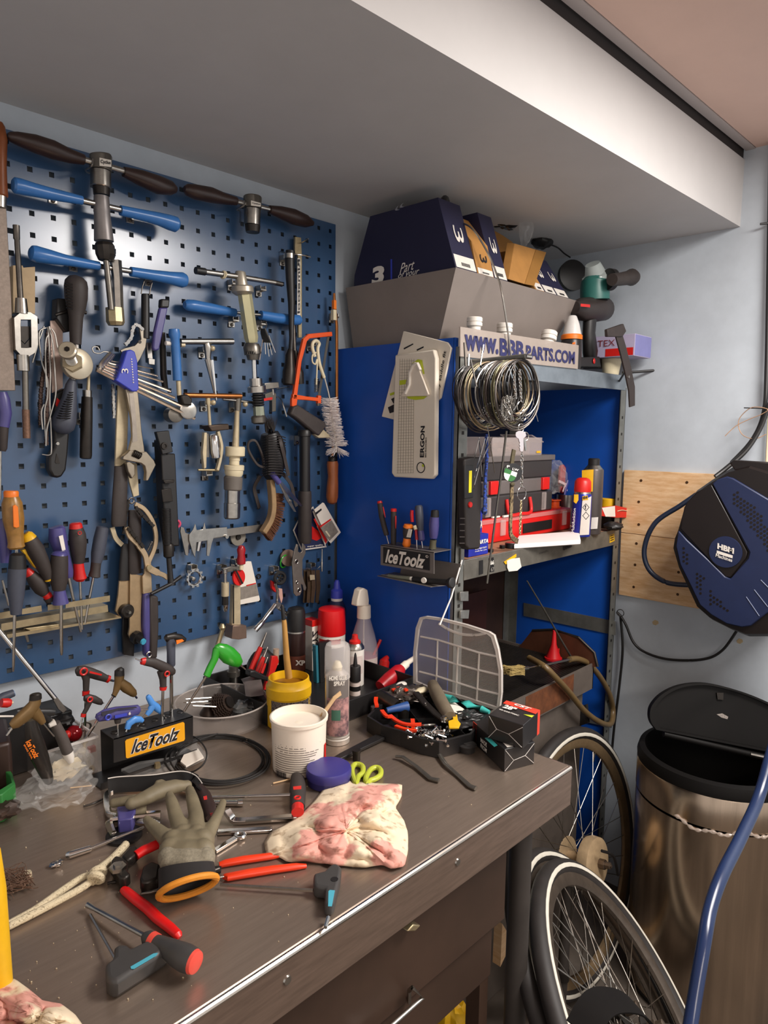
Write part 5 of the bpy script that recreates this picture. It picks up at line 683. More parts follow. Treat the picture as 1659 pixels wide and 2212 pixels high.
# --- middle shelf: things standing on z = 1.2055
MZ = 1.2063
def sbox(nm, lab, cat, mt, x0, y0, x1, z0, z1, d, grp=None, bev=.002):
    """box whose front left/right bottom are given by pixel x at depth plane y"""
    t = T(nm, lab, cat, grp); g = G().bb(x0, x1, y0, y0 + d, z0, z1); t.add('body', mt, g, bev=bev); t.x0, t.x1, t.y, t.z0, t.z1 = x0, x1, y0, z0, z1; return t
BATB = M('battery_blue', '1c2a9c', .45, 0, .1, 20)
def battery(lab, px0, px1, pyb, pyt, y, z0, txt2):
    a = on(px0, pyb, 1, y); b = on(px1, pyb, 1, y); z1 = zat(b, pyt); t = sbox('battery_box', lab, 'box', BATB, a.x, y, b.x, z0, z1, .05, 'blue battery boxes', .0006); w = b.x - a.x; h = z1 - z0
    t.text(txt2, V((a.x + w * .35, y - .0004, z0 + h * .55)), V((b.x - w * .03, y - .0004, z0 + h * .55)), V((a.x + w * .35, y - .0004, z0 + h * .75)), WHITE, bold=.04, shear=.2); t.text('SUPER HEAVY DUTY', V((a.x + w * .3, y - .0004, z0 + h * .3)), V((b.x - w * .1, y - .0004, z0 + h * .3)), V((a.x + w * .3, y - .0004, z0 + h * .38)), WHITE); t.text('made for you', V((a.x + w * .3, y - .0004, z0 + h * .18)), V((b.x - w * .1, y - .0004, z0 + h * .18)), V((a.x + w * .3, y - .0004, z0 + h * .26)), WHITE); return t
battery('blue battery box lettered in white at the front left of the middle shelf', 1012, 1054, 1196, 1152, -.385, MZ, 'VARTA'); battery('blue battery box behind the work light, above the front one', 1012, 1041, 1150, 1104, -.325, MZ, 'VARTA')
def case(lab, pa, pb, y, z0, z1, d, mt, **k):
    a = on(*pa, 1, y).x; b = on(*pb, 1, y).x; return sbox('tool_case', lab, 'case', mt, a, y, b, z0, z1, d, 'stacked tool cases', .004)
CRED = M('case_red', 'd81f1c', .4, 0, .1, 20); CDK = M('case_dark', '3a3636', .5, 0, .15, 20); CGR = M('case_grey', '6b6462', .5, 0, .15, 20); CLR = M('case_clear', 'd8c9c4', .2, 0, .05, alpha=.28)
yc = -.30; zc = lambda py, px=1140: zat(on(px, py, 1, yc), py)
zA, zB, zC, zD, zE, zF = MZ, zc(1110), zc(1066), zc(1036), zc(985), zc(930)
t = case('bright red organiser case at the bottom of the case stack', (1040, 1165), (1232, 1150), yc, zA, zB, .22, CRED); t.add('lid_edge', CLR, G().bb(t.x0 - .002, t.x1 + .002, yc - .003, yc + .22, zB - .012, zB - .001)); w = t.x1 - t.x0; h = zB - zA
for u in (.2, .9): t.add('latch', CLR, G().bb(t.x0 + w * u - .012, t.x0 + w * u + .012, yc - .006, yc - .001, zA + h * .25, zB - .006), bev=.002)
t.add('dark_window', BLACK, G().bb(t.x0 + w * .42, t.x0 + w * .75, yc - .003, yc + .001, zA + h * .2, zA + h * .6))
t = case('dark brown tool case with red carry handle, second in the stack', (1030, 1110), (1192, 1105), yc + .01, zB, zC, .2, CDK); w = t.x1 - t.x0; t.add('handle', CRED, G().tube(bez([(t.x0 + w * .35, t.y - .002, zC - .012), (t.x0 + w * .36, t.y - .012, zB + .006), (t.x0 + w * .5, t.y - .014, zB + .004), (t.x0 + w * .64, t.y - .012, zB + .006), (t.x0 + w * .66, t.y - .002, zC - .012)], 6), .005, 10))
for u in (.12, .86): t.add('latch', CLR, G().bb(t.x0 + w * u - .012, t.x0 + w * u + .012, t.y - .006, t.y, zB + .004, zC - .002), bev=.003)
t = case('grey tool case with red latches, third in the stack', (1045, 1066), (1185, 1062), yc + .02, zC, zD, .19, CGR); w = t.x1 - t.x0
for u in (.12, .92): t.add('latch', CRED, G().bb(t.x0 + w * u - .018, t.x0 + w * u + .018, t.y - .008, t.y + .002, zC + .004, zD + .001), bev=.002)
t = case('black tool case with grey lid, fourth in the stack', (1045, 1036), (1192, 1030), yc + .03, zD, zE, .18, CDK); t.add('lid', CGR, G().bb(t.x0 - .003, t.x1 + .008, t.y - .005, t.y + .182, zE - .016, zE), bev=.002)
t = T('parts_box', 'clear compartment box with loose parts on top of the case stack', 'parts box'); a, b = on(1062, 985, 1, yc + .03).x, on(1170, 985, 1, yc + .03).x; t.add('tray', CLR, G().bb(a, b, yc + .03, yc + .16, zE, zE + .004).bb(a, b, yc + .03, yc + .033, zE, zF - .02).bb(a, b, yc + .157, yc + .16, zE, zF - .02).bb(a, a + .003, yc + .03, yc + .16, zE, zF - .02).bb(b - .003, b, yc + .03, yc + .16, zE, zF - .02), smooth=0)
for i in range(1, 4): t.add('divider', CLR, G().bb(a + (b - a) * i / 4 - .001, a + (b - a) * i / 4 + .001, yc + .033, yc + .157, zE + .004, zF - .024))
t.add('open_lid', CLR, G().par((b - .05, yc + .035, zF - .015), (.065, 0, -.02), (0, .11, 0), (.002, 0, .003))); t.add('loose_parts', M('scrap_mix', '8f6a58', .6, .2, .6, 120), crumple(((a + b) / 2 + .01, yc + .09, zE + .02), .05, .05, .015, 4, .5), kind='stuff'); t.add('yellow_label', YEL, G().bb(b - .03, b - .008, yc + .0285, yc + .0298, zE + .006, zE + .012))
solo('foam_pad', 'white flat foam pad lying on the front edge of the middle shelf', 'pad', M('foam_white', 'f0e6e2', .8, 0, .05, 20), G().ext([on(1110, 1186, 2, MZ + .0002), on(1254, 1176, 2, MZ + .0002), on(1250, 1155, 2, MZ + .0002), on(1120, 1166, 2, MZ + .0002)], (0, 0, .012)), bev=.002)
t = T('wire_spool', 'small orange thread spool standing on the red case', 'spool'); p = on(1197, 1110, 1, yc + .04); t.add('spool', ORANGE, G().spin((p.x, p.y, zB + .0004), (0, 0, 1), [(0, .019), (.003, .019), (.004, .015), (.02, .015), (.021, .0195), (.024, .0195)], 26)); t.add('hole', DARKT, G().spin((p.x, p.y, zB + .0246), (0, 0, 1), [(0, .006), (.0006, .006)], 14))
t = T('metal_cup', 'brushed metal cup holding brushes behind the blue spray can', 'cup'); p = on(1222, 1108, 1, -.22); t.add('cup', STEEL, G().spin((p.x, p.y, MZ), (0, 0, 1), [(0, .03), (.002, .032), (.095, .032), (.0955, .030), (.01, .029)], 28)); mc = p
t = T('paint_brush', 'tan handled brush with black bristle end leaning in the metal cup', 'brush'); kk = lambda x, y: on(*K(9, (x, y))[0], 1, -.22); t.add('handle', M('tan_handle', 'b58a4e', .5, 0, .15, 30), G().ty(K(9, (655, 520, 62), (600, 640, 58), (555, 740, 45)), -.22, 16, .6)); t.add('ferrule', WHITE, G().ty(K(9, (555, 738, 48), (505, 850, 44)), -.22, 16, .6)); t.add('tip', BLACK, G().ty(K(9, (700, 270, 30), (665, 380, 48), (640, 520, 52)), -.22, 14, .6)); t.add('shaft', VIOLET, G().ty(K(9, (508, 850, 34), (470, 960, 30), (440, 1100, 24)), -.22, 12, .6)); t.add('hair_loop', BLACK, G().tube(bez([kk(510, 690), kk(600, 610), kk(720, 570), kk(780, 570)], 6), .0012, 6))
t = T('red_ribbon', 'red folded cloth with pale ribbon bow beside the metal cup', 'cloth'); t.add('cloth', M('dark_red', 'a01820', .7, 0, .2, 20), G().fy(K(9, (320, 880), (340, 640), (380, 610), (470, 740), (460, 820), (600, 900), (590, 1030), (430, 1110), (340, 1060)), -.20, .012), bev=.003); t.add('bow', M('pink_ribbon', 'd8b4b0', .6, 0, .1), G().strip([kk(350, 880), kk(470, 940), kk(560, 970)], .008, .002).strip([kk(410, 1050), kk(440, 960), kk(540, 900)], .006, .002).strip([kk(460, 1010), kk(580, 1100)], .006, .002))
solo('clear_bags', 'clear plastic bags stuffed between the case stack and the red cloth', 'bag', BAG, crumple(on(1192, 1030, 1, -.26), .025, .05, .05, 9), smooth=0)
t = can('spray_can', 'slim blue spray can with red cap and yellow shield labels on the middle shelf', 'can', 1254, 1158, MZ, [('can', M('can_blue', '1f2f9a', .3, .3, .1, 20), [(None, 18), (1157, 20), (1070, 20), (1066, 18)]), ('shoulder', STEEL, [(1068, 18.5), (1062, 17)]), ('cap', RED, [(1062, 17.5), (1058, 18), (1040, 17), (1034, 13), (1032, 8)])])
t.add('white_panel', WHITE, G().ext([fr2(t, x, y) for x, y in ((1258, 1082), (1277, 1072), (1272, 1155), (1252, 1156))], (0, -.0005, 0))); 
for q in ([(1240, 1068), (1249, 1068), (1249, 1080), (1244, 1088), (1239, 1084)], [(1258, 1072), (1269, 1070), (1270, 1080), (1258, 1081)]): t.add('shield_label', YEL, G().ext([fr2(t, *p) for p in q], (0, -.0008, 0)))
t.text('WD-40', fr2(t, 1259, 1079), fr2(t, 1269, 1077), fr2(t, 1259, 1073), INK, bold=.05, off=.0014); t.text('Multifunktion', fr2(t, 1240, 1150), fr2(t, 1244, 1098), fr2(t, 1234, 1150), WHITE, bold=.0)
for cy in (1096, 1114):
    t.add('hazard_diamond', INK, G().frame([fr2(t, 1265 + dx * 7.5, cy + dy * 8.5) for dx, dy in ((0, -1), (1, 0), (0, 1), (-1, 0))], [fr2(t, 1265 + dx * 6.3, cy + dy * 7.2) for dx, dy in ((0, -1), (1, 0), (0, 1), (-1, 0))], (0, -.0012, 0)), smooth=0)
t.text('!', fr2(t, 1263.6, 1100), fr2(t, 1266.2, 1100), fr2(t, 1263.6, 1091), INK, bold=.03, off=.0016)
t = can('spray_can', 'tall black and yellow spray can behind the slim blue one', 'can', 1276, 1152, MZ, [('can', M('can_grey', '5d5552', .35, .4, .15, 30), [(None, 20), (1150, 21), (1016, 21), (1013, 20)]), ('shoulder', STEEL, [(1014, 20), (1005, 13)]), ('cap', BLACK, [(1005, 13), (1004, 12), (992, 12), (990, 10)])]); t.add('yellow_panel', YEL, G().ext([fr2(t, x, y) for x, y in ((1257, 1016), (1282, 1014), (1280, 1062), (1257, 1062))], (0, -.0005, 0))); t.add('barcode_label', WHITE, G().ext([fr2(t, x, y) for x, y in ((1278, 1118), (1292, 1117), (1290, 1142), (1276, 1143))], (0, -.0005, 0)))
t = can('tin', 'black tin with yellow lid at the right end of the middle shelf', 'tin', 1312, 1140, MZ, [('tin', BLACK, [(None, 15), (1138, 16), (1094, 16)]), ('lid', YEL, [(1094, 17), (1078, 17), (1076, 15)])])
t = T('red_tag', 'red and white cardboard tag leaning against the yellow lidded tin', 'tag'); qy = t_y = on(1312, 1142, 2, MZ).y - .028; t.add('card', RED, G().fy([(1294, 1096), (1330, 1092), (1356, 1098), (1358, 1118), (1330, 1118), (1294, 1114)], qy, .002)); t.add('white_panel', WHITE, G().fy([(1300, 1097), (1328, 1093), (1329, 1116), (1308, 1116)], qy - .0022, .0005)); t.add('wire_tie', CREAMP, G().tube(bez([on(1334, 1104, 1, qy - .003), on(1345, 1102, 1, qy - .005), on(1360, 1105, 1, qy - .003)], 4), .0012, 6))
solo('black_base', 'black rubber lump lying at the right end of the middle shelf', 'lump', BLACK, crumple(on(1325, 1136, 2, MZ + .016), .028, .03, .0135, 6, .15))
solo('white_stick', 'short white stick lying on the red case, front one of two', 'stick', WHITE, G().box((on(1060, 1115, 1, yc + .02).x, yc + .004, zB + .003), (.035, .005, .004))); solo('white_stick', 'short white stick lying on the red case, rear one of two', 'stick', WHITE, G().box((on(1078, 1112, 1, yc + .02).x, yc - .003, zB + .003), (.03, .005, .005)))
t = T('magnet_foot', 'black round magnetic foot with a white mark under the lanyard', 'magnet'); p = on(1104, 1183, 2, MZ); t.add('foot', BLACK, G().spin(p, (0, 0, 1), [(0, .016), (.012, .016), (.0125, .014)], 24)); t.add('top_cap', STEEL, G().spin(p + V((0, 0, .0126)), (0, 0, 1), [(0, .013), (.001, .013)], 24)); solo('nut', 'dark rusty nut lying beside the black magnetic foot', 'nut', DARKT, G().spin(on(1085, 1184, 2, MZ), (0, 0, 1), [(0, .008), (.008, .008)], 6)); solo('nut', 'dark rusty nut lying near the front blue battery box', 'nut', DARKT, G().spin(on(1060, 1192, 2, MZ), (0, 0, 1), [(0, .008), (.007, .008)], 6))
# --- cardboard things hung on the blue side
SX = RX0 - .0004; PB = M('white_carton', 'e6dccb', .6, 0, .06, 12); GRIDM = M('grid_ink', '9d9484', .7, 0, 0); LIME = M('lime_print', 'b8c42a', .6, 0, 0); sx = lambda a, b, x=SX: on(a, b, 0, x)
t = T('leaflet', 'white leaflet with line drawings tilted behind the gauge card on the blue side', 'card', 'cardboard fitting cards'); t.add('card', PB, G().fx([(875, 716), (970, 740), (978, 752), (955, 860), (944, 870), (900, 918), (828, 900)], SX, .006), bev=.001); x_ = SX - .0066
for q in ([(872, 752), (892, 742), (893, 744), (873, 755)], [(900, 755), (915, 748), (915, 751), (901, 758)], [(838, 880), (852, 873), (856, 888), (842, 893)], [(845, 862), (858, 855), (860, 868), (850, 872)]): t.add('drawing', INK, G().fx(q, x_, .0004))
t.text('Easy saddle fit', sx(948, 860, x_), sx(966, 760, x_), sx(941, 856, x_), INK); t.add('colour_print', LIME, G().fx([(842, 850), (856, 845), (857, 850), (843, 855)], x_, .0004))
t = T('gauge_card', 'white cardboard fitting gauge with grid and black lettering on the blue side', 'card', 'cardboard fitting cards'); X2 = SX - .0075; t.add('card', PB, G().fx([(862, 768), (945, 756), (950, 775), (948, 1026), (940, 1034), (860, 1030), (854, 1022)], X2, .014), bev=.003); x3 = X2 - .0146; h = G()
for i in range(40): y = 780 + i * 6.2; h.fx([(864 - i * .18, y), (895 - i * .07, y - 1), (895 - i * .07, y - .4), (864 - i * .18, y + .6)], x3, .0003)
for i in range(7): x = 864 + i * 5; h.fx([(x, 775), (x + .5, 775), (x - 4.4 + i * .6, 1022), (x - 5 + i * .6, 1022)], x3, .0003)
t.add('grid', GRIDM, h, smooth=0); t.text('ERGON', sx(916, 988, x3), sx(918, 920, x3), sx(907, 988, x3), INK, bold=.035, off=.0004)
t.text('BIKE ERGONOMICS', sx(921, 988, x3), sx(922, 945, x3), sx(918, 988, x3), INK, off=.0004); c = sx(909, 1010, x3); nx = V((-1, 0, 0)); t.add('logo_ring', INK, G().ring(c, nx, .0118, .0011, 30, 6)); t.add('logo_dot', LIME, G().spin(c + V((0, -.007, .005)), nx, [(0, .0035), (.0006, .0035)], 16)); t.add('lime_arch', LIME, G().fx([(890, 785), (903, 776), (912, 778), (917, 808), (914, 808), (908, 785), (897, 784)], x3, .0004).fx([(878, 856), (923, 856), (915, 862), (898, 864), (882, 861)], x3, .0004).fx([(863, 822), (878, 820), (876, 830), (863, 832)], x3, .0004))
bell = [(893, 788), (899, 782), (906, 785), (911, 805), (919, 825), (929, 852), (926, 855), (870, 857), (872, 850), (882, 838), (884, 820), (888, 800)]; t.add('sliding_template', M('template_white', 'e4d8c8', .5, 0, .05, 20), G().fx(bell, x3, .006), bev=.001)
t.add('template_arch', PAPER, G().tx([(876, 850, 4), (885, 830, 4), (886, 805, 4), (893, 790, 4), (902, 786, 4), (908, 800, 4)], x3 - .006, 8))
# --- grey tool holder on the blue side
HG = M('holder_grey', '8d857f', .45, .6, .1, 30); XH = -.038; hp = lambda a, b, x=XH: on(*K(12, (a, b))[0], 0, x)
t = T('tool_holder', 'grey steel tool holder with black lettered plate on the blue side panel', 'tool holder'); t.add('front_plate', HG, G().ext([hp(185, 970), hp(1140, 1105), hp(1140, 1490), hp(185, 1330)], (.0015, 0, 0))); p0, p1 = hp(185, 970), hp(1140, 1105); t.add('top_flange', HG, G().ext([p0, p1, V((SX, p1.y, p1.z)), V((SX, p0.y, p0.z))], (0, 0, -.0015))); q0, q1 = hp(125, 1520), hp(1080, 1720); t.add('tray', HG, G().ext([q0, q1, V((SX, q1.y - .02, q1.z)), V((SX, q0.y, q0.z))], (0, 0, -.0015))); w0, w1 = hp(1140, 1480), hp(1420, 1580)
t.add('back_plate', HG, G().ext([V((SX - .001, p0.y - .02, p0.z - .03)), V((SX - .001, p1.y - .03, p1.z - .03)), V((SX - .001, q1.y - .03, q1.z)), V((SX - .001, q0.y - .02, q0.z))], (-.001, 0, 0)))
pl = t.add('name_plate', BLACK, G().ext([hp(235, 1010, XH - .0004), hp(1065, 1135, XH - .0004), hp(1065, 1430, XH - .0004), hp(235, 1295, XH - .0004)], (-.001, 0, 0))); t.text('IceToolz', hp(270, 1285, XH - .0016), hp(965, 1400, XH - .0016), hp(300, 1050, XH - .0016), WHITE, parent=pl, bold=.035, shear=.15); t.text('®', hp(995, 1200, XH - .0016), hp(1045, 1208, XH - .0016), hp(995, 1150, XH - .0016), WHITE, parent=pl)
XM = -.012
def sd(lab, parts, sh=None, x=XM):
    t = T('screwdriver', lab, 'screwdriver', 'screwdrivers in the grey holder')
    for n_, m_, L in parts: t.add(n_, m_, G().tx(K(12, *L), x, 16))
    if sh: t.add('shaft', CHROME, G().tx(K(12, *sh), x, 8))
    return t
t = sd('red tipped thin screwdriver tilted left in the grey holder', [('cap', RED, [(162, 185, 34), (164, 195, 46), (172, 230, 48)]), ('handle', GRIP, [(172, 228, 50), (200, 450, 50), (250, 650, 50), (285, 770, 48), (292, 800, 40)])], [(290, 800, 12), (335, 975, 12), (345, 1020, 12)]); t.add('red_inlay', RED, G().tx(K(12, (228, 290, 10), (250, 400, 12), (268, 480, 8)), XM - .005, 8))
t = sd('red tipped thin screwdriver upright in the grey holder', [('cap', RED, [(418, 318, 42), (418, 325, 54), (418, 372, 54)]), ('handle', GRIP, [(418, 370, 54), (418, 600, 54), (415, 800, 52), (415, 985, 48)])]); t.add('red_inlay', RED, G().tx(K(12, (455, 450, 12), (455, 560, 15), (455, 675, 8)), XM - .005, 8))
t = sd('stubby orange and black screwdriver in the grey holder', [('cap', ORP, [(690, 595, 50), (690, 610, 85), (680, 660, 98)]), ('handle', GRIP, [(682, 655, 96), (670, 760, 92), (660, 850, 70)]), ('foot', ORP, [(660, 845, 68), (655, 900, 70), (650, 960, 80), (650, 1000, 60)])], x=-.016); t.add('grey_plate', PAPER, G().fx(K(12, (690, 685), (750, 695), (720, 840), (650, 830)), -.030, .001))
sd('translucent red thin screwdriver in the grey holder', [('handle', M('clear_red', 'b3141c', .2, 0, .2, 20), [(745, 350, 30), (740, 420, 34), (750, 560, 30)]), ('collar', CREAMP, [(790, 630, 34), (815, 700, 34)]), ('sleeve', M('clear_red'), [(815, 700, 24), (830, 880, 26)])], [(830, 880, 11), (838, 1200, 11)], x=-.018)
sd('grey and violet screwdriver behind the red one in the grey holder', [('handle', NAVYG, [(865, 260, 50), (868, 290, 72), (880, 450, 74), (890, 600, 66), (895, 720, 58)]), ('skirt', VIOLET, [(895, 715, 58), (905, 800, 66), (915, 880, 64), (918, 905, 40)])], [(920, 900, 11), (948, 1100, 11)], x=-.004)
t = sd('slate and violet screwdriver at the right end of the grey holder', [('cap', BLACK, [(1158, 345, 56), (1158, 360, 70), (1155, 470, 78)]), ('handle', VIOLET, [(1150, 468, 80), (1140, 620, 92), (1135, 780, 80), (1132, 850, 66)]), ('foot', M('olive_foot', '55503c', .5, 0, .1), [(1128, 880, 62), (1120, 960, 58), (1115, 1040, 70)])], [(1108, 1040, 10), (1105, 1150, 10)])
t = T('pen', 'silver tipped pen lying in the tray of the grey holder', 'pen'); t.add('body', M('pen_olive', '8f917f', .4, .3, .1, 30), G().tx(K(12, (330, 1525, 34), (730, 1575, 36)), -.025, 14)); t.add('tip', STEEL, G().tx(K(12, (200, 1505, 6), (300, 1525, 26), (330, 1527, 32)), -.025, 12)); t.add('collar', WHITE, G().tx(K(12, (725, 1575, 38), (760, 1580, 36)), -.025, 14))
t = T('torch', 'black torch with round white button lying in the tray of the grey holder', 'torch'); t.add('body', BLACK, G().tx(K(12, (770, 1585, 48), (900, 1600, 52), (1100, 1625, 54), (1390, 1645, 58)), -.024, 20)); t.add('head', BLACK, G().tx(K(12, (1385, 1645, 60), (1420, 1650, 95), (1470, 1655, 100), (1480, 1655, 80)), -.024, 22)); t.add('button', WHITE, G().spin(hp(962, 1605, -.036), (-1, -.2, 0), [(0, .0068), (.003, .0062)], 20))
# --- parts washer in the lower bay
WG = M('washer_grey', '6f655d', .5, .3, .3, 10, .02); BRN = M('washer_brown', '55301e', .5, .1, .45, 9); y0 = -.43; xw = on(1283, 1432, 1, y0).x; zt = on(1283, 1432, 1, y0).z; zl = zat(V((xw, y0, 0)), 1487)
t = T('parts_washer', 'grimy grey parts washer cabinet with brown tray in the lower bay', 'parts washer'); t.add('cabinet', WG, G().bb(.075, xw - .02, y0 + .02, -.03, .0, zl - .002), bev=.003); t.add('tray_rim', WG, G().bb(.07, xw, y0, y0 + .004, zl, zt).bb(xw - .004, xw, y0, -.03, zl, zt).bb(.07, .074, y0, -.03, zl, zt)); t.add('rust_patch', M('rust', '6e3f22', .7, .1, .5, 40), G().bb(.30, .55, y0 - .0008, y0, zl + .004, zt - .004)); t.add('tray', BRN, G().bb(.074, xw - .004, y0 + .004, -.03, zl, zt - .03)); g = G()
for i in range(46): y = y0 + .01 + i * .0078; g.bb(.078, xw - .01, y, y + .0035, zt - .012, zt - .006)
for i in range(30): g.bb(.08 + i * .023, .083 + i * .023, y0 + .008, -.06, zt - .016, zt - .012) if .083 + i * .023 < xw - .01 else None
t.add('grille', DARKT, g, smooth=0); xq = xw - .006; t.add('hood_side', BRN, G().fx([(1291, 1440), (1284, 1410), (1250, 1377), (1195, 1360), (1150, 1362), (1120, 1400), (1120, 1440)], xq, .004)); t.add('hood_edge', DARKT, G().tube([on(*p, 0, xq - .002) for p in ((1291, 1440), (1284, 1410), (1250, 1377), (1195, 1360), (1150, 1362))], .004, 8)); t.add('latch', BLACK, G().fx([(1245, 1528), (1270, 1520), (1274, 1560), (1250, 1568)], xw - .02, .012)); t.add('hood_back', BRN, G().bb(.08, xw - .01, -.045, -.04, zt, zt + .16))
t = T('funnel', 'red plastic funnel standing upside down on the washer tray', 'funnel'); p = on(1195, 1424, 2, zt - .0055); s_ = S(p); t.add('cone', M('funnel_red', 'b8161c', .35, 0, .1, 20), G().spin(p, (0, 0, 1), [(0, 19 * s_), (.006, 18.5 * s_), (.007, 16 * s_), (zat(p, 1392) - p.z, 6 * s_), (zat(p, 1362) - p.z, 3.4 * s_)], 30)); t.add('hang_tab', M('funnel_red'), G().box(p + V((16 * s_, -.004, .02)), (.008, .002, .018)))
yb = -.412; kb = lambda x, y, Y=yb: on(*K(11, (x, y))[0], 1, Y)
t = T('wash_brush', 'parts washing brush with steel handle and yellow bristles on a hose', 'brush'); t.add('handle', CHROME, G().ty(K(11, (720, 1095, 10), (860, 1072, 10), (1080, 1025, 12), (1130, 1012, 12)), yb, 12)); t.add('ferrule', STEEL, G().ty(K(11, (690, 1100, 22), (745, 1092, 20)), yb, 14)); random.seed(8); g = G()
for i in range(260):
    a = kb(690, 1105) + V((0, random.uniform(-.012, .012), random.uniform(-.014, .012))); e = kb(545 + random.uniform(0, 25), 1110 + random.uniform(-35, 45)) + V((0, random.uniform(-.014, .014), 0)); b = len(g.v); g.v += [a, a + V((0, 0, .001)), e + V((0, 0, .0015)), e]; g.f.append((b, b + 1, b + 2, b + 3))
t.add('bristles', M('yellow_bristle', 'b39a5e', .7, 0, .3, 60), g, smooth=0)
t.add('hose', M('hose_brown', '6b5636', .4, 0, .2, 20), G().tube(bez([kb(1120, 1014), kb(1200, 1010), kb(1300, 1060), kb(1400, 1180), kb(1480, 1330), kb(1510, 1470), kb(1490, 1590, -.43), kb(1400, 1580, -.445), kb(1260, 1480, -.446), kb(1120, 1310, -.446), kb(1000, 1180, -.446), kb(900, 1080, -.43), kb(760, 1000, -.36)], 8), .0085, 12))
solo('antenna_rod', 'thin steel rod leaning across the lower bay onto the brush handle', 'rod', GREYT, G().ty(K(11, (740, 310, 6), (900, 580, 8), (1040, 830, 9), (1140, 1000, 10)), -.385, 8))
# ================================================================ the steel workbench
BT = M('bench_steel', 'a59384', .35, .72, .25, 5, .05, stretch=(3, 40, 3), thr=(.2, .8)); APR = M('apron_steel', '8d786a', .42, .7, .3, 4, .04, stretch=(3, 3, 30)); CAB = M('cabinet_brown', '4a372c', .45, .3, .3, 5); LEG = M('leg_grey', '4a4440', .55, .4, .3, 8)
BY = -.787; BX = on(1243, 1657, 2, BZ).x; bc = V((BX, BY, BZ)); za = zat(bc, 1738)
t = T('workbench', 'stainless steel workbench with dark drawers under the tool panel', 'workbench')
t.add('worktop', BT, G().bb(-2.3, BX, BY + .004, WY - .003, BZ - .02, BZ), bev=.002); t.add('apron', APR, G().bb(-2.3, BX, BY - .001, BY + .003, za, BZ - .004).bb(BX - .004, BX, BY, WY - .003, za, BZ - .002), bev=.001); t.add('rolled_edge', M('bright_edge', 'd8cfc4', .2, 1, .1, 30), G().tube([(-2.3, BY + .001, BZ - .0035), (BX - .003, BY + .001, BZ - .0035)], .0042, 10).tube([(BX - .003, BY + .001, BZ - .0035), (BX - .003, WY - .006, BZ - .0035)], .0038, 10))
for px, py in ((988, 1862), (620, 2117)): t.add('screw', STEEL, G().spin(on(px, py, 1, BY - .001), (0, -1, 0), [(0, .006), (.002, .005), (.0021, .002)], 14))
yd = -.75; xr_ = on(1093, 1900, 1, yd).x; z1 = zat(V((xr_, yd, 0)), 1985)
t.add('drawer_front', CAB, G().bb(-2.0, xr_, yd, yd + .02, z1, za + .01), bev=.002); xr2 = on(1060, 2050, 1, yd + .01).x; z2 = zat(V((xr2, yd + .01, 0)), 2105); t.add('drawer_front', CAB, G().bb(-2.0, xr2, yd + .008, yd + .03, z2, z1 - .003), bev=.002); t.add('cabinet_body', CAB, G().bb(-2.0, xr_ - .005, yd + .03, -.05, z2 + .01, BZ - .021))
hp_ = lambda a, b: on(a, b, 1, yd - .02); t.add('drawer_handle', STEEL, G().tube([on(884, 2165, 1, yd), on(884, 2140, 1, yd - .01), hp_(890, 2133), hp_(913, 2155), hp_(845, 2216), hp_(800, 2258)], .0032, 10)); t.add('catch', BRASSY, G().fy([(858, 1998), (872, 1982), (888, 1985), (875, 1998)], yd, .02), bev=.002)
lx = on(1120, 1960, 1, -.73); t.add('leg', LEG, G().tube([(lx.x, -.73, 0), (lx.x, -.73, BZ - .02)], .0205, 20)); t.add('leg', LEG, G().tube([(lx.x, -.06, 0), (lx.x, -.06, BZ - .02)], .0205, 20)); t.add('leg', LEG, G().tube([(-2.1, -.73, 0), (-2.1, -.73, BZ - .02)], .0205, 20)); t.add('leg', LEG, G().tube([(-2.1, -.06, 0), (-2.1, -.06, BZ - .02)], .0205, 20)); q = on(1045, 2150, 1, yd + .05); t.add('inner_post', CAB, G().bb(q.x - .014, q.x + .012, q.y, q.y + .03, 0, z2 + .02)); t.add('lower_shelf', CAB, G().bb(-2.0, lx.x - .03, -.70, -.06, .16, .18))
solo('wooden_board', 'bit of orange plywood standing behind the bench leg', 'board', ply_m, G().fy([(1068, 1985), (1080, 2005), (1082, 2040), (1064, 2078)], -.60, .02)); solo('yellow_rag', 'bright yellow rubber glove lying in the dark under the drawers', 'glove', YEL, crumple(on(970, 2190, 1, -.55), .03, .05, .045, 12, .5, 24, 14))
# ---------------------------------------------------------------- bottles and tubs at the back of the bench
def frp(t, px, py, rpx): n_ = (CC - t.base).xy.to_3d().normalized(); return onp(px, py, t.base + n_ * (t.s * rpx), n_)
def arcpanel(t, rpx, px0, px1, y0, y1, n=10):
    """label patch wrapped on the can between photo columns px0..px1 and rows y0..y1"""
    b = t.base; r = t.s * rpx; n_ = (CC - b).xy.to_3d().normalized(); u = V((-n_.y, n_.x, 0)); u = u if (CR.transposed() @ u).x > 0 else -u; cx = pix(b)[0]; g = G(); z0, z1 = zat(b, y0), zat(b, y1); L = []
    for i in range(n + 1):
        a = math.asin(max(-1, min(1, (px0 + (px1 - px0) * i / n - cx) / rpx))); L.append(V((b.x, b.y, 0)) + (u * math.sin(a) + n_ * math.cos(a)) * (r + .0005))
    for p in L: g.v += [V((p.x, p.y, z0)), V((p.x, p.y, z1))]
    for i in range(n): g.f.append((2 * i, 2 * i + 2, 2 * i + 3, 2 * i + 1))
    return g
TUB = M('tub_cream', 'efe3d2', .45, 0, .04, 12)
t = can('paint_tub', 'white plastic tub of paste with printed text and barcode at the middle of the bench', 'tub', 646, 1657, BZ, [('tub', TUB, [(None, 52), (1654, 56), (1553, 59), (1552, 62), (1545, 62.5), (1544, 61), (1544, 58.5), (1560, 57)])])
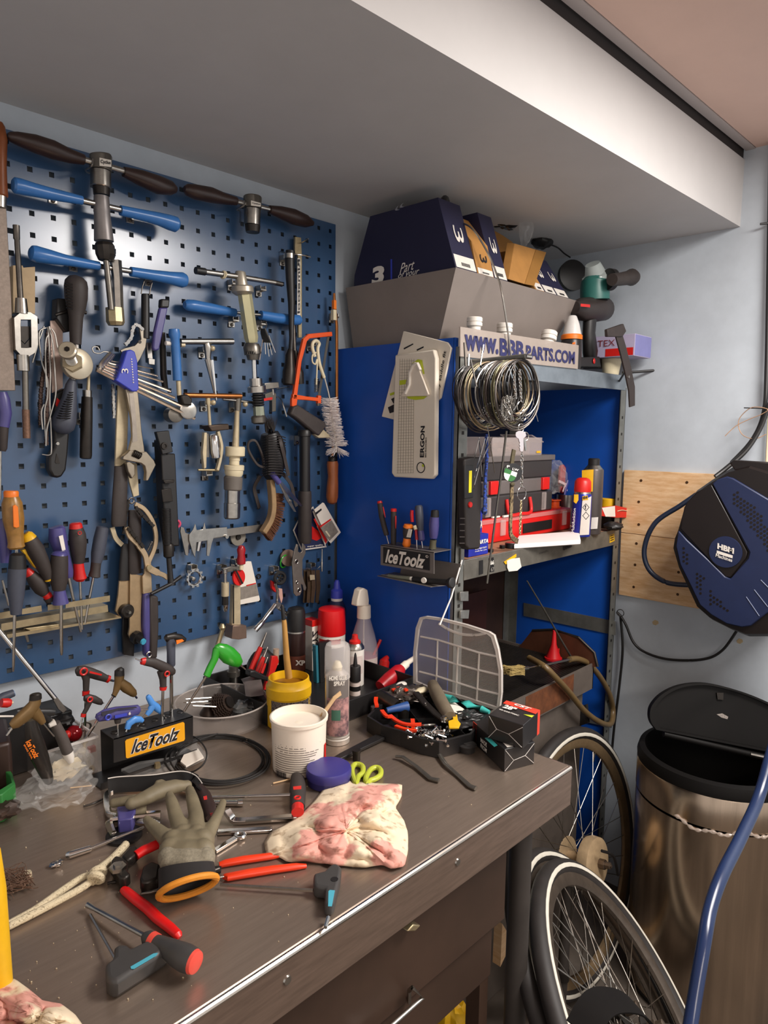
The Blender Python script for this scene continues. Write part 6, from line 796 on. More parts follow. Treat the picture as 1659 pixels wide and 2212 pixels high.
t.add('paste', M('paste', 'f1e4d0', .6, 0, .08, 40, .6), G().spin(V((t.base.x, t.base.y, zat(t.base, 1566))), (0, 0, 1), [(0, 57 * t.s), (.002, 30 * t.s), (.006, 4 * t.s)], 28)); t.add('red_stripe', RED, arcpanel(t, 58, 699, 703, 1650, 1600, 3)); h = G(); random.seed(2)
for i in range(14): h2 = arcpanel(t, 57.2, 597, 597 + random.uniform(60, 95), 1584 + i * 4.6, 1582.6 + i * 4.6, 8); k_ = len(h.v); h.v += h2.v; h.f += [tuple(a + k_ for a in f) for f in h2.f]
t.add('small_print', M('print_grey', '6a5f58', .7, 0, 0), h, smooth=0); h = G()
for i in range(11): h2 = arcpanel(t, 57, 598 + i * 2, 599 + i * 2 + (i % 3) * .3, 1661, 1645, 2); k_ = len(h.v); h.v += h2.v; h.f += [tuple(a + k_ for a in f) for f in h2.f]
t.add('barcode', INK, h, smooth=0); solo('wooden_stick', 'pale wooden stirring stick standing in the white tub', 'stick', M('stick_wood', 'd5b184', .6, 0, .2, 30), G().strip([on(680, 1568, 1, t.base.y), on(722, 1508, 1, t.base.y - .02), on(736, 1497, 1, t.base.y - .02)], .0085, .002))
t = can('grease_tub', 'yellow plastic tub with a black label behind the white tub', 'tub', 624, 1562, BZ, [('tub', YEL, [(None, 44), (1560, 47), (1499, 47), (1497, 48.5), (1478, 48.5), (1474, 45), (1466, 44), (1462, 43.5), (1461, 41.5), (1474, 41), (1490, 40)])]); t.add('grease', M('brown_grease', '9a6418', .35, 0, .3, 20), G().spin(V((t.base.x, t.base.y, zat(t.base, 1478))), (0, 0, 1), [(0, 40 * t.s), (.001, 1e-6)], 24)); t.add('black_label', M('label_black', '2c2423', .5, 0, .5, 300, thr=(.5, .55), var_hx='6d625c'), arcpanel(t, 47.3, 588, 670, 1556, 1500)); yg = t.base.y
t = T('paste_brush', 'long wooden brush handle with a black tip standing in the yellow tub', 'brush'); t.add('handle', M('bamboo', 'c08f4a', .45, 0, .2, 20), G().ty([(624, 1464, 8), (619, 1420, 7), (614, 1345, 5.5), (613, 1336, 4.5)], yg, 12)); t.add('tip', BLACK, G().ty([(613, 1338, 5), (610, 1310, 4), (609, 1306, 2)], yg, 12))
ty0 = on(760, 1556, 2, BZ).y; txl = on(640, 1590, 2, BZ).x
t = T('black_tray', 'low black plastic tray holding the cans at the back of the bench', 'tray'); tx1 = on(897, 1470, 1, ty0).x; zt2 = zat(V((on(800, 1500, 1, ty0).x, ty0, 0)), 1497); tb_ = -.02; tx0 = -.40
t.add('base', BLACK, G().bb(tx0, tx1, ty0, tb_, BZ + .0005, BZ + .004)); t.add('rim', BLACK, G().bb(tx0, tx1, ty0, ty0 + .004, BZ + .004, zt2).bb(tx0, tx1, tb_ - .004, tb_, BZ + .004, zt2).bb(tx0, tx0 + .004, ty0, tb_, BZ + .004, zt2).bb(tx1 - .004, tx1, ty0, tb_, BZ + .004, zt2), smooth=0, bev=.001)
TRZ = BZ + .0045
def at(px, y): # point on the tray floor seen in column px at depth y
    lo, hi = 1300, 2200
    for _ in range(40):
        m = (lo + hi) / 2
        if on(px, m, 2, TRZ).y > y: lo = m
        else: hi = m
    return on(px, lo, 2, TRZ)
GLUEC = M('glue_can', 'c6bcb2', .3, .5, .1, 30)
t = can('spray_can', 'home glue spray can with clear cap in front of the black tray', 'can', 728, 1601, BZ, [('can', GLUEC, [(None, 24), (1600, 27), (1584, 27), (1583, 25.5), (1466, 26), (1462, 24.5)]), ('shoulder', GLUEC, [(1462, 26.5), (1457, 26), (1446, 13)]), ('nozzle', CREAMP, [(1447, 9), (1440, 11), (1430, 7), (1428, 5)]), ('cap', M('clear_cap', 'efe9e4', .1, 0, 0, alpha=.32), [(1462, 27.5), (1400, 27), (1391, 24), (1387, 18), (1386, 1)])]); t.add('grey_label', M('label_grey', '6b6460', .5, 0, .1), arcpanel(t, 26.3, 710, 751, 1500, 1452)); t.add('photo_label', M('label_photo', 'b98a86', .5, 0, .6, 45, thr=(.4, .6), var_hx='5d4a4e'), arcpanel(t, 26.3, 707, 752, 1580, 1500)); t.add('green_patch', M('label_green', '3f6a58', .5, 0, .1), arcpanel(t, 26.6, 716, 735, 1546, 1524)); t.add('rings', WHITE, arcpanel(t, 27.3, 702, 754, 1590, 1587))
t.text('HOME GLUE', frp(t, 711, 1470, 27.5), frp(t, 749, 1468, 27.5), frp(t, 711, 1460, 27.5), WHITE, bold=.04); t.text('SPRAY', frp(t, 721, 1482, 27.5), frp(t, 746, 1480, 27.5), frp(t, 721, 1472, 27.5), WHITE, bold=.04)
XPB = M('can_bronze', '3b2723', .3, .4, .3, 12)
t = can('spray_can', 'dark bronze spray can with black cap behind the yellow tub', 'can', at(640, -.07), 0, 0, [('can', XPB, [(None, 19), (1450, 20), (1366, 20), (1363, 19)]), ('band', STEEL, [(1364, 20.5), (1361, 20)]), ('cap', BLACK, [(1361, 20), (1322, 19.5), (1314, 17), (1312, 12)])]); t.add('brown_label', M('label_brown', '6e3b2c', .45, .2, .2, 20), arcpanel(t, 20.3, 622, 659, 1445, 1412)); t.text('XP', frp(t, 638, 1437, 21), frp(t, 659, 1437, 21), frp(t, 638, 1426, 21), WHITE, bold=.05)
t = T('carton', 'tall white and red carton standing beside the dark bronze can', 'box'); p = at(674, -.065); zz = zat(p, 1350); t.add('body', PAPER, G().box((p.x, p.y, (TRZ + zz) / 2), (.024, .03, zz - TRZ)), bev=.0006); t.add('red_top', RED, G().box((p.x, p.y, zz + .008), (.0245, .0305, .016)), bev=.0006); t.text('XYZ', V((p.x - .0125, p.y - .016, zz - .06)), V((p.x - .0125, p.y - .0155, zz - .01)), V((p.x + .006, p.y - .016, zz - .06)), INK)
t = can('spray_can', 'white spray can with big bright red cap in the black tray', 'can', at(716, -.10), 0, 0, [('can', WHITE, [(None, 28), (1460, 29.5), (1370, 29.5), (1367, 28)]), ('cap', M('cap_red', 'e0161a', .35, 0, .05), [(1368, 30), (1366, 30.5), (1322, 29), (1315, 28), (1313, 25), (1312, 8)])]); t.add('red_label', RED, arcpanel(t, 29.8, 690, 735, 1384, 1374)); t.add('dark_label', NAVYC, arcpanel(t, 29.8, 688, 742, 1450, 1392))
t = can('bottle', 'dark blue bottle with pointed blue cap in the corner of the black tray', 'bottle', at(727, -.062), 0, 0, [('bottle', NAVYC, [(None, 18), (1440, 20), (1315, 20), (1300, 14), (1297, 12)]), ('ring', WHITE, [(1297, 12), (1293, 12.5), (1291, 12)]), ('cap', BLUEPL, [(1291, 13), (1275, 12.5), (1271, 8), (1258, 6), (1253, 4)])])
t = T('black_sleeve', 'black and teal folder standing between the cans in the tray', 'folder'); p = at(706, -.155); zz = zat(p, 1385); t.add('sleeve', BLACK, G().par(p + V((-.02, 0, 0)), (.034, -.004, 0), (0, .012, 0), (-.004, 0, zz - TRZ))); t.add('teal_edge', M('teal_card', '2c6f80', .5, 0, .1), G().par(p + V((-.028, .004, 0)), (.007, 0, 0), (0, .012, 0), (-.004, 0, zz - TRZ - .006)))
t = can('trigger_bottle', 'clear trigger spray bottle with white head and pink label', 'bottle', at(785, -.165), 0, 0, [('bottle', M('clear_bottle', 'd9cfd4', .08, 0, 0, alpha=.35), [(None, 28), (1480, 31), (1400, 31), (1370, 24), (1340, 15), (1334, 14)]), ('liquid', M('pink_liquid', 'd9788a', .2, 0, .1, alpha=.8), [(1490, 29), (1425, 30), (1415, 29)]), ('collar', TUB, [(1334, 15), (1308, 14.5), (1306, 12)])]); yq = t.base.y; t.add('head', TUB, G().fy([(771, 1310), (773, 1296), (778, 1275), (786, 1270), (795, 1274), (798, 1296), (797, 1310)], yq - .011, -.022), bev=.003); t.add('tube', WHITE, G().tube([(t.base.x, yq, zat(t.base, 1334)), (t.base.x, yq, TRZ + .02)], .002, 8)); t.add('lower_label', M('label_pale', 'd8c8c0', .5, 0, .15, 90), arcpanel(t, 31.4, 783, 814, 1490, 1415)); t.add('red_label', RED, arcpanel(t, 31.4, 770, 783, 1500, 1420)); t.text('!', frp(t, 785, 1486, 33), frp(t, 789, 1486, 33), frp(t, 785, 1476, 33), INK, bold=.05)
t = can('spray_can', 'small white spray can with red nozzle behind the black tipped glue bottle', 'can', at(766, -.215), 0, 0, [('can', WHITE, [(None, 19), (1480, 20), (1400, 20)]), ('shoulder', STEEL, [(1400, 20.5), (1396, 20), (1388, 15)]), ('nozzle', RED, [(1388, 12), (1384, 12), (1380, 7), (1371, 6), (1370, 4)])]); t.add('label', M('label_pale'), arcpanel(t, 20.3, 757, 783, 1450, 1412))
t = can('glue_bottle', 'small glue bottle with black pointed cap in the tray', 'bottle', at(767, -.265), 0, 0, [('bottle', M('label_pale'), [(None, 11), (1500, 11.5), (1473, 11.5)]), ('band', BLACK, [(1490, 11.8), (1480, 11.8)]), ('cap', BLACK, [(1470, 12), (1440, 12), (1438, 11)]), ('tip', BLACK, [(1438, 5), (1415, 2.5), (1410, 1)])])
yt = -.205
t = T('sealant_bottle', 'red bottle with white nozzle leaning right against the clear case lid', 'bottle'); t.add('bottle', M('seal_red', 'b81a22', .35, 0, .1), G().ty([(822, 1484, 14), (840, 1468, 16), (862, 1449, 15), (868, 1443, 10)], yt - .085, 18)); t.add('nozzle', TUB, G().ty([(866, 1445, 9), (878, 1434, 8.5), (880, 1432, 6), (897, 1420, 5), (900, 1418, 3)], yt - .085, 16))
t = T('sealant_bottle', 'short tilted tin with bright red screw cap beside the trigger bottle', 'bottle'); t.add('tin', STEEL, G().ty([(824, 1480, 13), (828, 1445, 14), (829, 1441, 12)], yt, 18)); t.add('cap', RED, G().ty([(829, 1441, 11), (831, 1428, 11), (834, 1422, 6), (837, 1420, 5)], yt, 18)); solo('red_spatula', 'narrow red plastic spatula standing behind the trigger bottle', 'spatula', RED, G().ty([(800, 1430, 3), (822, 1382, 3.5)], -.18, 8))
# --- punches in a black holder, left end of the tray
t = T('punch_holder', 'dark rubber holder block carrying red punches behind the round bowl', 'holder'); p0 = at(566, -.06); t.add('block', BLACK, crumple(p0 + V((0, 0, .042)), .04, .022, .04, 3, .12)); t.add('clamp', BLACK, G().fy(K(18, (570, 540), (640, 535), (760, 600), (890, 650), (885, 700), (740, 670), (640, 640), (565, 620)), -.13, .02), bev=.003)
for i, (tip, bot, w1, lab) in enumerate([((868, 38), (650, 570), 42, 'tallest red punch with a bright steel point'), ((880, 240), (735, 600), 38, 'second red punch, shorter, in front of the tallest'), ((880, 380), (800, 600), 22, 'thin dark red punch, shortest of the pointed ones')]):
    t = T('centre_punch', lab, 'punch', 'red punches at the back of the bench'); a, b = V((*tip, 0)), V((*bot, 0)); m_ = a.lerp(b, .38); t.add('point', STEEL, G().ty(K(18, (a.x, a.y, 6), (a.lerp(b, .05).x, a.lerp(b, .05).y, 12), (m_.x, m_.y, w1 * .62)), -.1 - i * .02, 14)); t.add('body', RED, G().ty(K(18, (m_.x, m_.y, w1 * .75), (a.lerp(b, .6).x, a.lerp(b, .6).y, w1), (b.x, b.y, w1)), -.1 - i * .02, 8), smooth=20)
solo('flat_chisel', 'red flat chisel standing among the punches', 'chisel', RED, G().fy(K(18, (915, 360), (990, 355), (1010, 430), (960, 560), (840, 820), (800, 820), (880, 560)), -.10, .008), bev=.001); solo('clear_tube', 'clear amber plastic tube standing beside the red chisel', 'tube', M('amber_clear', 'd6b596', .2, 0, .1, alpha=.6), G().ty(K(18, (1000, 265, 42), (990, 480, 42)), -.07, 16))
# ---------------------------------------------------------------- round bowl of cassette parts
CLB = M('bowl_clear', 'c9beb6', .08, 0, 0, alpha=.12); b0 = B(480, 1556); sb = S(b0); H_ = zat(b0, 1512) - BZ
t = T('round_bowl', 'shallow round clear plastic bowl full of cassette parts', 'bowl'); t.add('bowl', CLB, G().spin(b0 + V((0, 0, .0003)), (0, 0, 1), [(0, 90 * sb), (H_ * .9, 94 * sb), (H_ * .92, 98 * sb), (H_, 99 * sb), (H_ + .001, 97 * sb), (H_ * .9, 93 * sb), (.003, 88.5 * sb), (.0031, 0)], 48)); t.add('rim', M('bowl_rim', 'e0d6ce', .12, 0, 0, alpha=.4), G().ring(b0 + V((0, 0, H_)), (0, 0, 1), 98 * sb, .0016, 48, 8))
DKP = M('parts_brown', '4b3c34', .45, .5, .4, 60)
def inb(k, x, y, h): p = K(k, (x, y))[0]; return B(p[0], p[1], h)
c = inb(18, 280, 1040, .03)
t = T('cassette', 'brown cassette of sprockets lying tilted in the round bowl', 'cassette'); ax = V((.35, -.75, .5)).normalized()
for i in range(6):
    R = .030 - i * .0022; g = G(); cc = c + ax * (i * .0042 - .01); u, w = fr(ax, (0, 0, 1)); n = 36; g.ext([cc + (u * math.cos(6.2832 * j / n) + w * math.sin(6.2832 * j / n)) * (R if j % 2 else R * .9) for j in range(n)], ax * .0022); t.add('sprocket', DKP, g, smooth=0)
t.add('hub', DARKT, G().spin(c - ax * .012, ax, [(0, .012), (.03, .012)], 18))
t = T('freehub', 'chrome freehub cylinder standing behind the round bowl', 'hub'); p = B(505, 1500); s_ = S(p); t.add('body', STEEL, G().spin(p, (0, 0, 1), [(0, 13 * s_), (.02, 13 * s_), (.022, 9 * s_), (.05, 9 * s_)], 24)); t.add('flange', GREYT, G().spin(p + V((0, 0, .044)), (0, 0, 1), [(0, 13.5 * s_), (.012, 14 * s_), (.0125, 10 * s_), (.024, 10 * s_)], 26))
solo('grey_bracket', 'grey plastic bracket piece standing in the right of the bowl', 'bracket', M('bracket_grey', '6f6460', .5, 0, .2, 30), G().ext([inb(18, x, y, .05) for x, y in ((505, 680), (640, 640), (720, 660), (765, 890), (700, 905), (570, 920), (550, 760))], (0, -.02, .004)), bev=.002)
solo('dark_clamp', 'dark clamp part lying at the right rim of the bowl', 'clamp', BLACK, crumple(inb(18, 700, 1000, .03), .028, .018, .012, 2, .3)); solo('glass_piece', 'pale glassy cover lying in the bowl', 'cover', M('glass_grey', '7d8080', .1, .2, .2, 20), crumple(inb(18, 560, 1060, .022), .026, .022, .014, 7, .3)); solo('dark_cone', 'small brown cone lying in the left of the bowl', 'cone', DKP, G().spin(inb(18, 60, 1160, .006), (0, 0, 1), [(0, .018), (.004, .017), (.02, .006)], 20))
for i, (a, e) in enumerate([((-250, 960), (160, 935)), ((-240, 1010), (170, 980)), ((-280, 1000), (150, 1020)), ((-150, 1050), (170, 1065))]): solo('spoke_piece', 'cut steel rods sticking out of the left side of the bowl', 'rod', STEEL, G().tube([inb(18, *a, .045), inb(18, *e, .035)], .0018, 6), 'cut steel rods in the bowl')
# ---------------------------------------------------------------- black holder with yellow plate and tee handles
yI = on(262, 1684, 2, BZ).y; E_ = lambda x, y, Y=yI: on(*K(17, (x, y))[0], 1, Y)
t = T('tool_holder', 'black steel tool holder with orange yellow lettered plate on the bench', 'tool holder'); f0, f1, f2, f3 = E_(605, 980), E_(1315, 775), E_(1315, 1000), E_(605, 1195); t.add('front_plate', BLACK, G().ext([f0, f1, f2, f3], (0, .0016, 0))); dp = .05; t.add('top_flange', BLACK, G().ext([f0, f1, f1 + V((0, dp, 0)), f0 + V((-.0, dp, 0))], (0, 0, -.0016))); t.add('back_plate', BLACK, G().ext([V((f0.x, yI + dp, f0.z)), V((f1.x, yI + dp, f1.z)), V((f1.x, yI + dp, BZ + .001)), V((f0.x, yI + dp, BZ + .001))], (0, .0016, 0))); t.add('tray', BLACK, G().bb(f0.x - .03, f1.x, yI - .012, yI + dp, BZ + .0005, BZ + .002).bb(f0.x - .03, f1.x, yI - .012, yI - .0105, BZ + .002, BZ + .012))
g = G()
for i in range(6): x = f0.x + (f1.x - f0.x) * (i + .5) / 6; g.ring((x, yI + .024, f0.z + .0004), (0, 0, 1), .006, .0008, 16, 5)
t.add('hole_rims', DARKT, g); yl_ = yI - .0006; pl = t.add('name_plate', M('plate_orange', 'f0a81c', .4, 0, .15, 12), G().ext([E_(705, 1000, yl_), E_(718, 985, yl_), E_(1225, 827, yl_), E_(1236, 838, yl_), E_(1240, 980, yl_), E_(1230, 995, yl_), E_(725, 1152, yl_), E_(712, 1145, yl_)], (0, -.001, 0))); yl_ -= .0014; t.text('IceToolz', E_(752, 1122, yl_), E_(1185, 990, yl_), E_(772, 985, yl_), WHITE, parent=pl, bold=.075, shear=.25, name='lettering_outline', off=.0001); t.text('IceToolz', E_(757, 1116, yl_), E_(1183, 986, yl_), E_(777, 987, yl_), INK, parent=pl, bold=.025, shear=.25, off=.0006)
yh = yI + .02
def tee(lab, parts, shaft, y=yh, r=None, extra=None):
    t = T('tee_hex_key', lab, 'hex key', 'tee handled hex keys on the bench')
    for n_, m_, L in parts: t.add(n_, m_, G().ty(K(17, *L), y, 16, .75))
    for L in shaft: t.add('shaft', CHROME, G().ty(K(17, *L), y, 8))
    return t
def rr(lab, y, parts, shaft): return tee(lab, parts, shaft, y)
GOLD = M('gold_handle', '7a5f38', .4, .3, .25, 30); LBL = M('light_blue_handle', '4f8fd8', .35, 0, .1, 30)
t = rr('black tee hex key with red ends, highest left one against the wall', yh + .09, [('grip', GRIP, [(262, 376, 20), (280, 372, 44), (330, 372, 50), (400, 388, 46), (470, 412, 42), (540, 440, 32)]), ('stem', GRIP, [(352, 390, 46), (358, 450, 32), (356, 545, 27)]), ('red_end', RED, [(540, 438, 34), (562, 446, 34)]), ('red_foot', RED, [(356, 550, 34), (352, 592, 30)])], [[(560, 448, 12), (605, 460, 11)], [(352, 590, 10), (345, 1000, 10)]]); t.add('red_ring', RED, G().ring(E_(335, 375, yh + .078), (0, 1, 0), .006, .0018, 18, 6)); t.add('red_inlay', RED, G().fy(K(17, (385, 375), (395, 372), (498, 398), (492, 412), (385, 388)), yh + .078, .001))
t = rr('small black tee hex key with red ring below the high left one', yh + .06, [('grip', GRIP, [(340, 615, 26), (375, 612, 36), (430, 625, 34), (480, 648, 28), (500, 665, 14)]), ('stem', GRIP, [(385, 640, 32), (360, 710, 22), (335, 755, 20)]), ('red_foot', RED, [(335, 752, 24), (328, 782, 22)])], [[(498, 660, 5), (518, 658, 4)], [(325, 780, 8), (300, 880, 8)]]); t.add('red_ring', RED, G().ring(E_(392, 625, yh + .05), (0, 1, 0), .0042, .0014, 16, 6))
rr('bronze coloured tee hex key with black cap and long steel shaft', yh + .04, [('cap', BLACK, [(650, 350, 28), (655, 362, 44), (655, 415, 46)]), ('stem', GOLD, [(655, 410, 46), (650, 480, 42), (620, 560, 26), (605, 595, 22)]), ('grip', GOLD, [(655, 470, 42), (720, 520, 50), (780, 570, 36), (795, 590, 22)]), ('foot', DARKT, [(605, 590, 26), (598, 600, 22)])], [[(792, 588, 10), (812, 615, 9)], [(600, 600, 12), (365, 960, 12), (255, 1100, 11)]])
t = rr('violet and black tee hex key with printed number in the left of the holder', yh, [('grip', VIOLET, [(448, 800, 20), (460, 790, 40), (520, 765, 54), (620, 748, 58), (740, 735, 54), (820, 718, 46), (838, 712, 26)]), ('neck', GRIP, [(640, 800, 34), (640, 838, 26)])], [[(838, 720, 9), (910, 715, 9)], [(640, 835, 8), (640, 975, 8)]]); t.add('grip_inlay', M('inlay_dark', '33303c', .55, 0, .2), G().fy(K(17, (490, 740), (640, 705), (800, 690), (815, 700), (640, 720), (500, 775)), yh - .0095, .0015)); t.text('6', *[on(*q, 1, yh - .0112) for q in K(17, (735, 765), (755, 760), (735, 738))], WHITE, bold=.03); t.add('print', BLUEPL, G().fy(K(17, (612, 768), (722, 745), (722, 772), (615, 795)), yh - .0092, .001)); t.add('ring', BLUEPL, G().ring(E_(555, 785, yh - .0105), (0, 1, 0), .0045, .0015, 16, 6))
rr('light blue tee hex key standing tilted in the middle of the holder', yh + .005, [('grip', LBL, [(905, 592, 16), (915, 605, 26), (945, 660, 30), (1000, 705, 36), (1035, 740, 24)]), ('stem', LBL, [(955, 680, 34), (925, 730, 30), (900, 765, 22)])], [[(1035, 745, 8), (1070, 795, 8)], [(945, 680, 8), (795, 895, 8)]]); rr('light blue tee hex key low in the holder under the violet one', yh - .004, [('grip', LBL, [(865, 820, 18), (840, 805, 28), (790, 805, 36), (740, 840, 34), (725, 890, 26)])], [[(725, 890, 7), (712, 918, 7)]])
t = rr('black tee hex key with red ends and thin shaft in the right of the holder', yh, [('red_end', RED, [(850, 285, 28), (885, 285, 36)]), ('grip', GRIP, [(880, 285, 36), (960, 295, 44), (1050, 335, 46), (1110, 368, 44), (1140, 385, 30), (1150, 390, 14)]), ('stem', GRIP, [(1040, 370, 50), (1045, 440, 34), (1048, 515, 30)]), ('red_foot', RED, [(1048, 512, 36), (1045, 542, 30)])], [[(800, 262, 6), (850, 282, 8)], [(1045, 540, 13), (1035, 840, 13)]]); t.add('red_ring', RED, G().ring(E_(1082, 396, yh - .009), (0, 1, 0), .0045, .0014, 16, 6))
t = rr('dark tee driver with orange mark and long thick shaft, right end of the holder', yh + .012, [('cap', DARKT, [(1062, 85, 20), (1075, 78, 36), (1130, 70, 42), (1200, 78, 38), (1245, 95, 20)]), ('stem', NAVYG, [(1115, 80, 44), (1118, 200, 40), (1118, 320, 40), (1118, 332, 30)])], [[(1118, 330, 17), (1122, 825, 16)]]); t.add('orange_mark', ORP, G().fy(K(17, (1160, 95), (1215, 85), (1230, 100), (1165, 130)), yh - .001, .002))
t = T('tee_hex_key', 'bright green translucent tee hex key over the round bowl', 'hex key', 'tee handled hex keys on the bench'); yg2 = yI + .03; GR = lambda L: K(6, *L); t.add('grip', GREENP, G().ty(GR([(345, 965, 20), (350, 975, 36), (400, 1010, 66), (450, 1050, 76), (510, 1090, 62), (545, 1120, 36), (550, 1125, 20)]), yg2, 18, .7)); t.add('stem', GREENP, G().ty(GR([(352, 990, 40), (330, 1080, 34), (290, 1160, 34), (262, 1225, 34), (258, 1232, 24)]), yg2, 16, .7)); t.add('shaft', STEEL, G().ty(GR([(258, 1228, 11), (45, 1565, 11)]), yg2, 8)); t.add('tip', STEEL, G().ty(GR([(545, 1125, 14), (560, 1140, 8), (592, 1168, 6)]), yg2, 10))
# ---------------------------------------------------------------- cables, bags, strap
random.seed(12); ctr = (474, 1640)
t = T('cable_coil', 'loosely coiled thin black cable lying on the bench', 'cable')
for i in range(6): rx, ry = 96 + i * 3 + random.uniform(-3, 3), 46 + i * 1.6; dx, dy = random.uniform(-4, 4), random.uniform(-2, 2); t.add('loop', RUBBER, G().tube([B(ctr[0] + dx + rx * math.cos(a), ctr[1] + dy + ry * math.sin(a), .0022 + i * .0012) for a in [6.2832 * j / 48 for j in range(48)]], .0016, 8, closed=True))
t.add('end_loop', RUBBER, G().tube(bez([B(390, 1600, .004), B(420, 1592, .02), B(445, 1620, .03), B(440, 1650, .02), B(410, 1668, .006), B(385, 1650, .004)], 8), .0015, 8)); t.add('tail', RUBBER, G().tube(bez([B(372, 1650, .004), B(400, 1612, .01), B(470, 1585, .012)], 8), .0016, 8))
def flatbag(lab, L, nm='plastic_bag'): random.seed(len(lab)); return solo(nm, lab, 'bag', BAG, G().ext([B(x, y, .001) for x, y in L], (0, 0, .006)), smooth=0)
flatbag('flat clear zip bag of small parts in front of the black holder', [(262, 1668), (300, 1652), (385, 1640), (375, 1668), (290, 1684)]); flatbag('clear zip bag with a white paper slip beside the black holder', [(380, 1632), (425, 1610), (450, 1638), (400, 1662)]); solo('paper_slip', 'white folded paper slip inside the clear bag by the cable coil', 'paper', PAPER, G().ext([B(x, y, .008) for x, y in ((390, 1648), (398, 1632), (428, 1620), (440, 1638), (402, 1658))], (0, 0, .003))); solo('brass_nut', 'small brass nut lying on the flat clear bag', 'nut', BRASSY, G().spin(B(340, 1658, .0075), (0, 0, 1), [(0, .006), (.009, .005)], 6))
t = T('strap_band', 'black rubber strap with white edge curling behind the gloves', 'strap'); sp = bez([B(233, 1698, .016), B(260, 1694, .016), B(330, 1690, .018), B(390, 1682, .018), B(420, 1690, .016), B(436, 1708, .016)], 8); t.add('band', BLACK, G().strip(sp, .026, .002, (0, -1, 0.2))); t.add('white_edge', WHITE, G().tube([p + V((0, -.001, .0135)) for p in sp], .0009, 6))
# ---------------------------------------------------------------- gloves
GLV = M('glove_olive', '7d725a', .6, 0, .25, 22, .2); KNIT = M('glove_knit', '8f8672', .8, 0, .35, 260, .4); CUF = M('cuff_black', '211d1c', .8, 0, .2, 80); CUO = M('cuff_orange', 'd98a22', .7, 0, .15, 80)
def glove(t, nm, L, mt): # union of finger tubes -> one skin
    g = G()
    for k, fl in L:
        P_ = [B(*K(k, (e[0], e[1]))[0], e[3]) for e in fl]; R_ = [e[2] / CROP[k][2] * S(p) for e, p in zip(fl, P_)]; g.tube(P_, R_, 14, (0, 0, 1), .82)
        g.ball(P_[0], R_[0] * .98, 12, 8); g.ball(P_[-1], R_[-1] * .98, 12, 8)
    o = t.add(nm, mt, g, smooth=0); r = o.modifiers.new('r', 'REMESH'); r.mode = 'VOXEL'; r.voxel_size = .0022; r.use_smooth_shade = True; s = o.modifiers.new('s', 'SMOOTH'); s.iterations = 6; s.factor = .6; return o
t = T('work_glove', 'olive work glove with spread fingers and orange rimmed black cuff', 'glove', 'work gloves on the bench')
glove(t, 'hand', [(13, [(1052, 1228, 32, .03), (1090, 1270, 44, .032), (1180, 1350, 62, .034), (1260, 1420, 70, .034)]), (13, [(1215, 1055, 32, .042), (1230, 1100, 43, .044), (1258, 1200, 52, .04), (1310, 1330, 66, .036)]), (13, [(1360, 1015, 34, .046), (1378, 1080, 45, .048), (1405, 1190, 54, .042), (1410, 1330, 66, .038)]), (13, [(1598, 1105, 28, .04), (1575, 1165, 36, .042), (1530, 1260, 46, .04), (1470, 1370, 62, .036)]), (13, [(1240, 1390, 88, .034), (1340, 1400, 108, .034), (1450, 1390, 92, .034)]), (13, [(1225, 1450, 92, .034), (1340, 1470, 105, .034), (1455, 1460, 92, .034)])], GLV)
glove(t, 'knit_back', [(13, [(1205, 1500, 78, .033), (1340, 1510, 88, .035), (1470, 1500, 78, .033)]), (13, [(1215, 1535, 74, .032), (1345, 1550, 82, .033), (1470, 1525, 74, .032)])], KNIT)
cu = [(1345 + 208 * math.cos(a) - 20 * math.sin(a), 718 + 62 * math.sin(a) - 58 * math.cos(a)) for a in [6.2832 * i / 40 for i in range(40)]]; lo_ = [B(*K(14, q)[0], .030 - .021 * math.sin(6.2832 * i / 40)) for i, q in enumerate(cu)]; up = [B(*K(13, (1335 + 200 * math.cos(a), 1560 + 24 * math.sin(a) - 25 * math.cos(a)))[0], .034 - .021 * math.sin(a)) for a in [6.2832 * i / 40 for i in range(40)]]; g = G(); g.v = lo_ + up; g.f = [(i, (i + 1) % 40, 40 + (i + 1) % 40, 40 + i) for i in range(40)]; t.add('cuff', CUF, g); t.add('cuff_hem', CUO, G().tube(lo_, .0042, 8, ref=(0, 0, 1), closed=True))
t = T('work_glove', 'olive work glove folded over itself behind the spread glove', 'glove', 'work gloves on the bench')
glove(t, 'hand', [(13, [(1340, 985, 40, .03), (1260, 990, 58, .034), (1150, 1020, 68, .036), (1040, 1075, 60, .036), (940, 1115, 46, .034)]), (13, [(960, 1085, 40, .022), (880, 1100, 42, .02), (815, 1110, 36, .018)]), (13, [(1010, 1160, 44, .018), (930, 1180, 44, .016), (865, 1195, 36, .014)]), (13, [(1150, 985, 46, .036), (1130, 965, 22, .045)])], GLV)
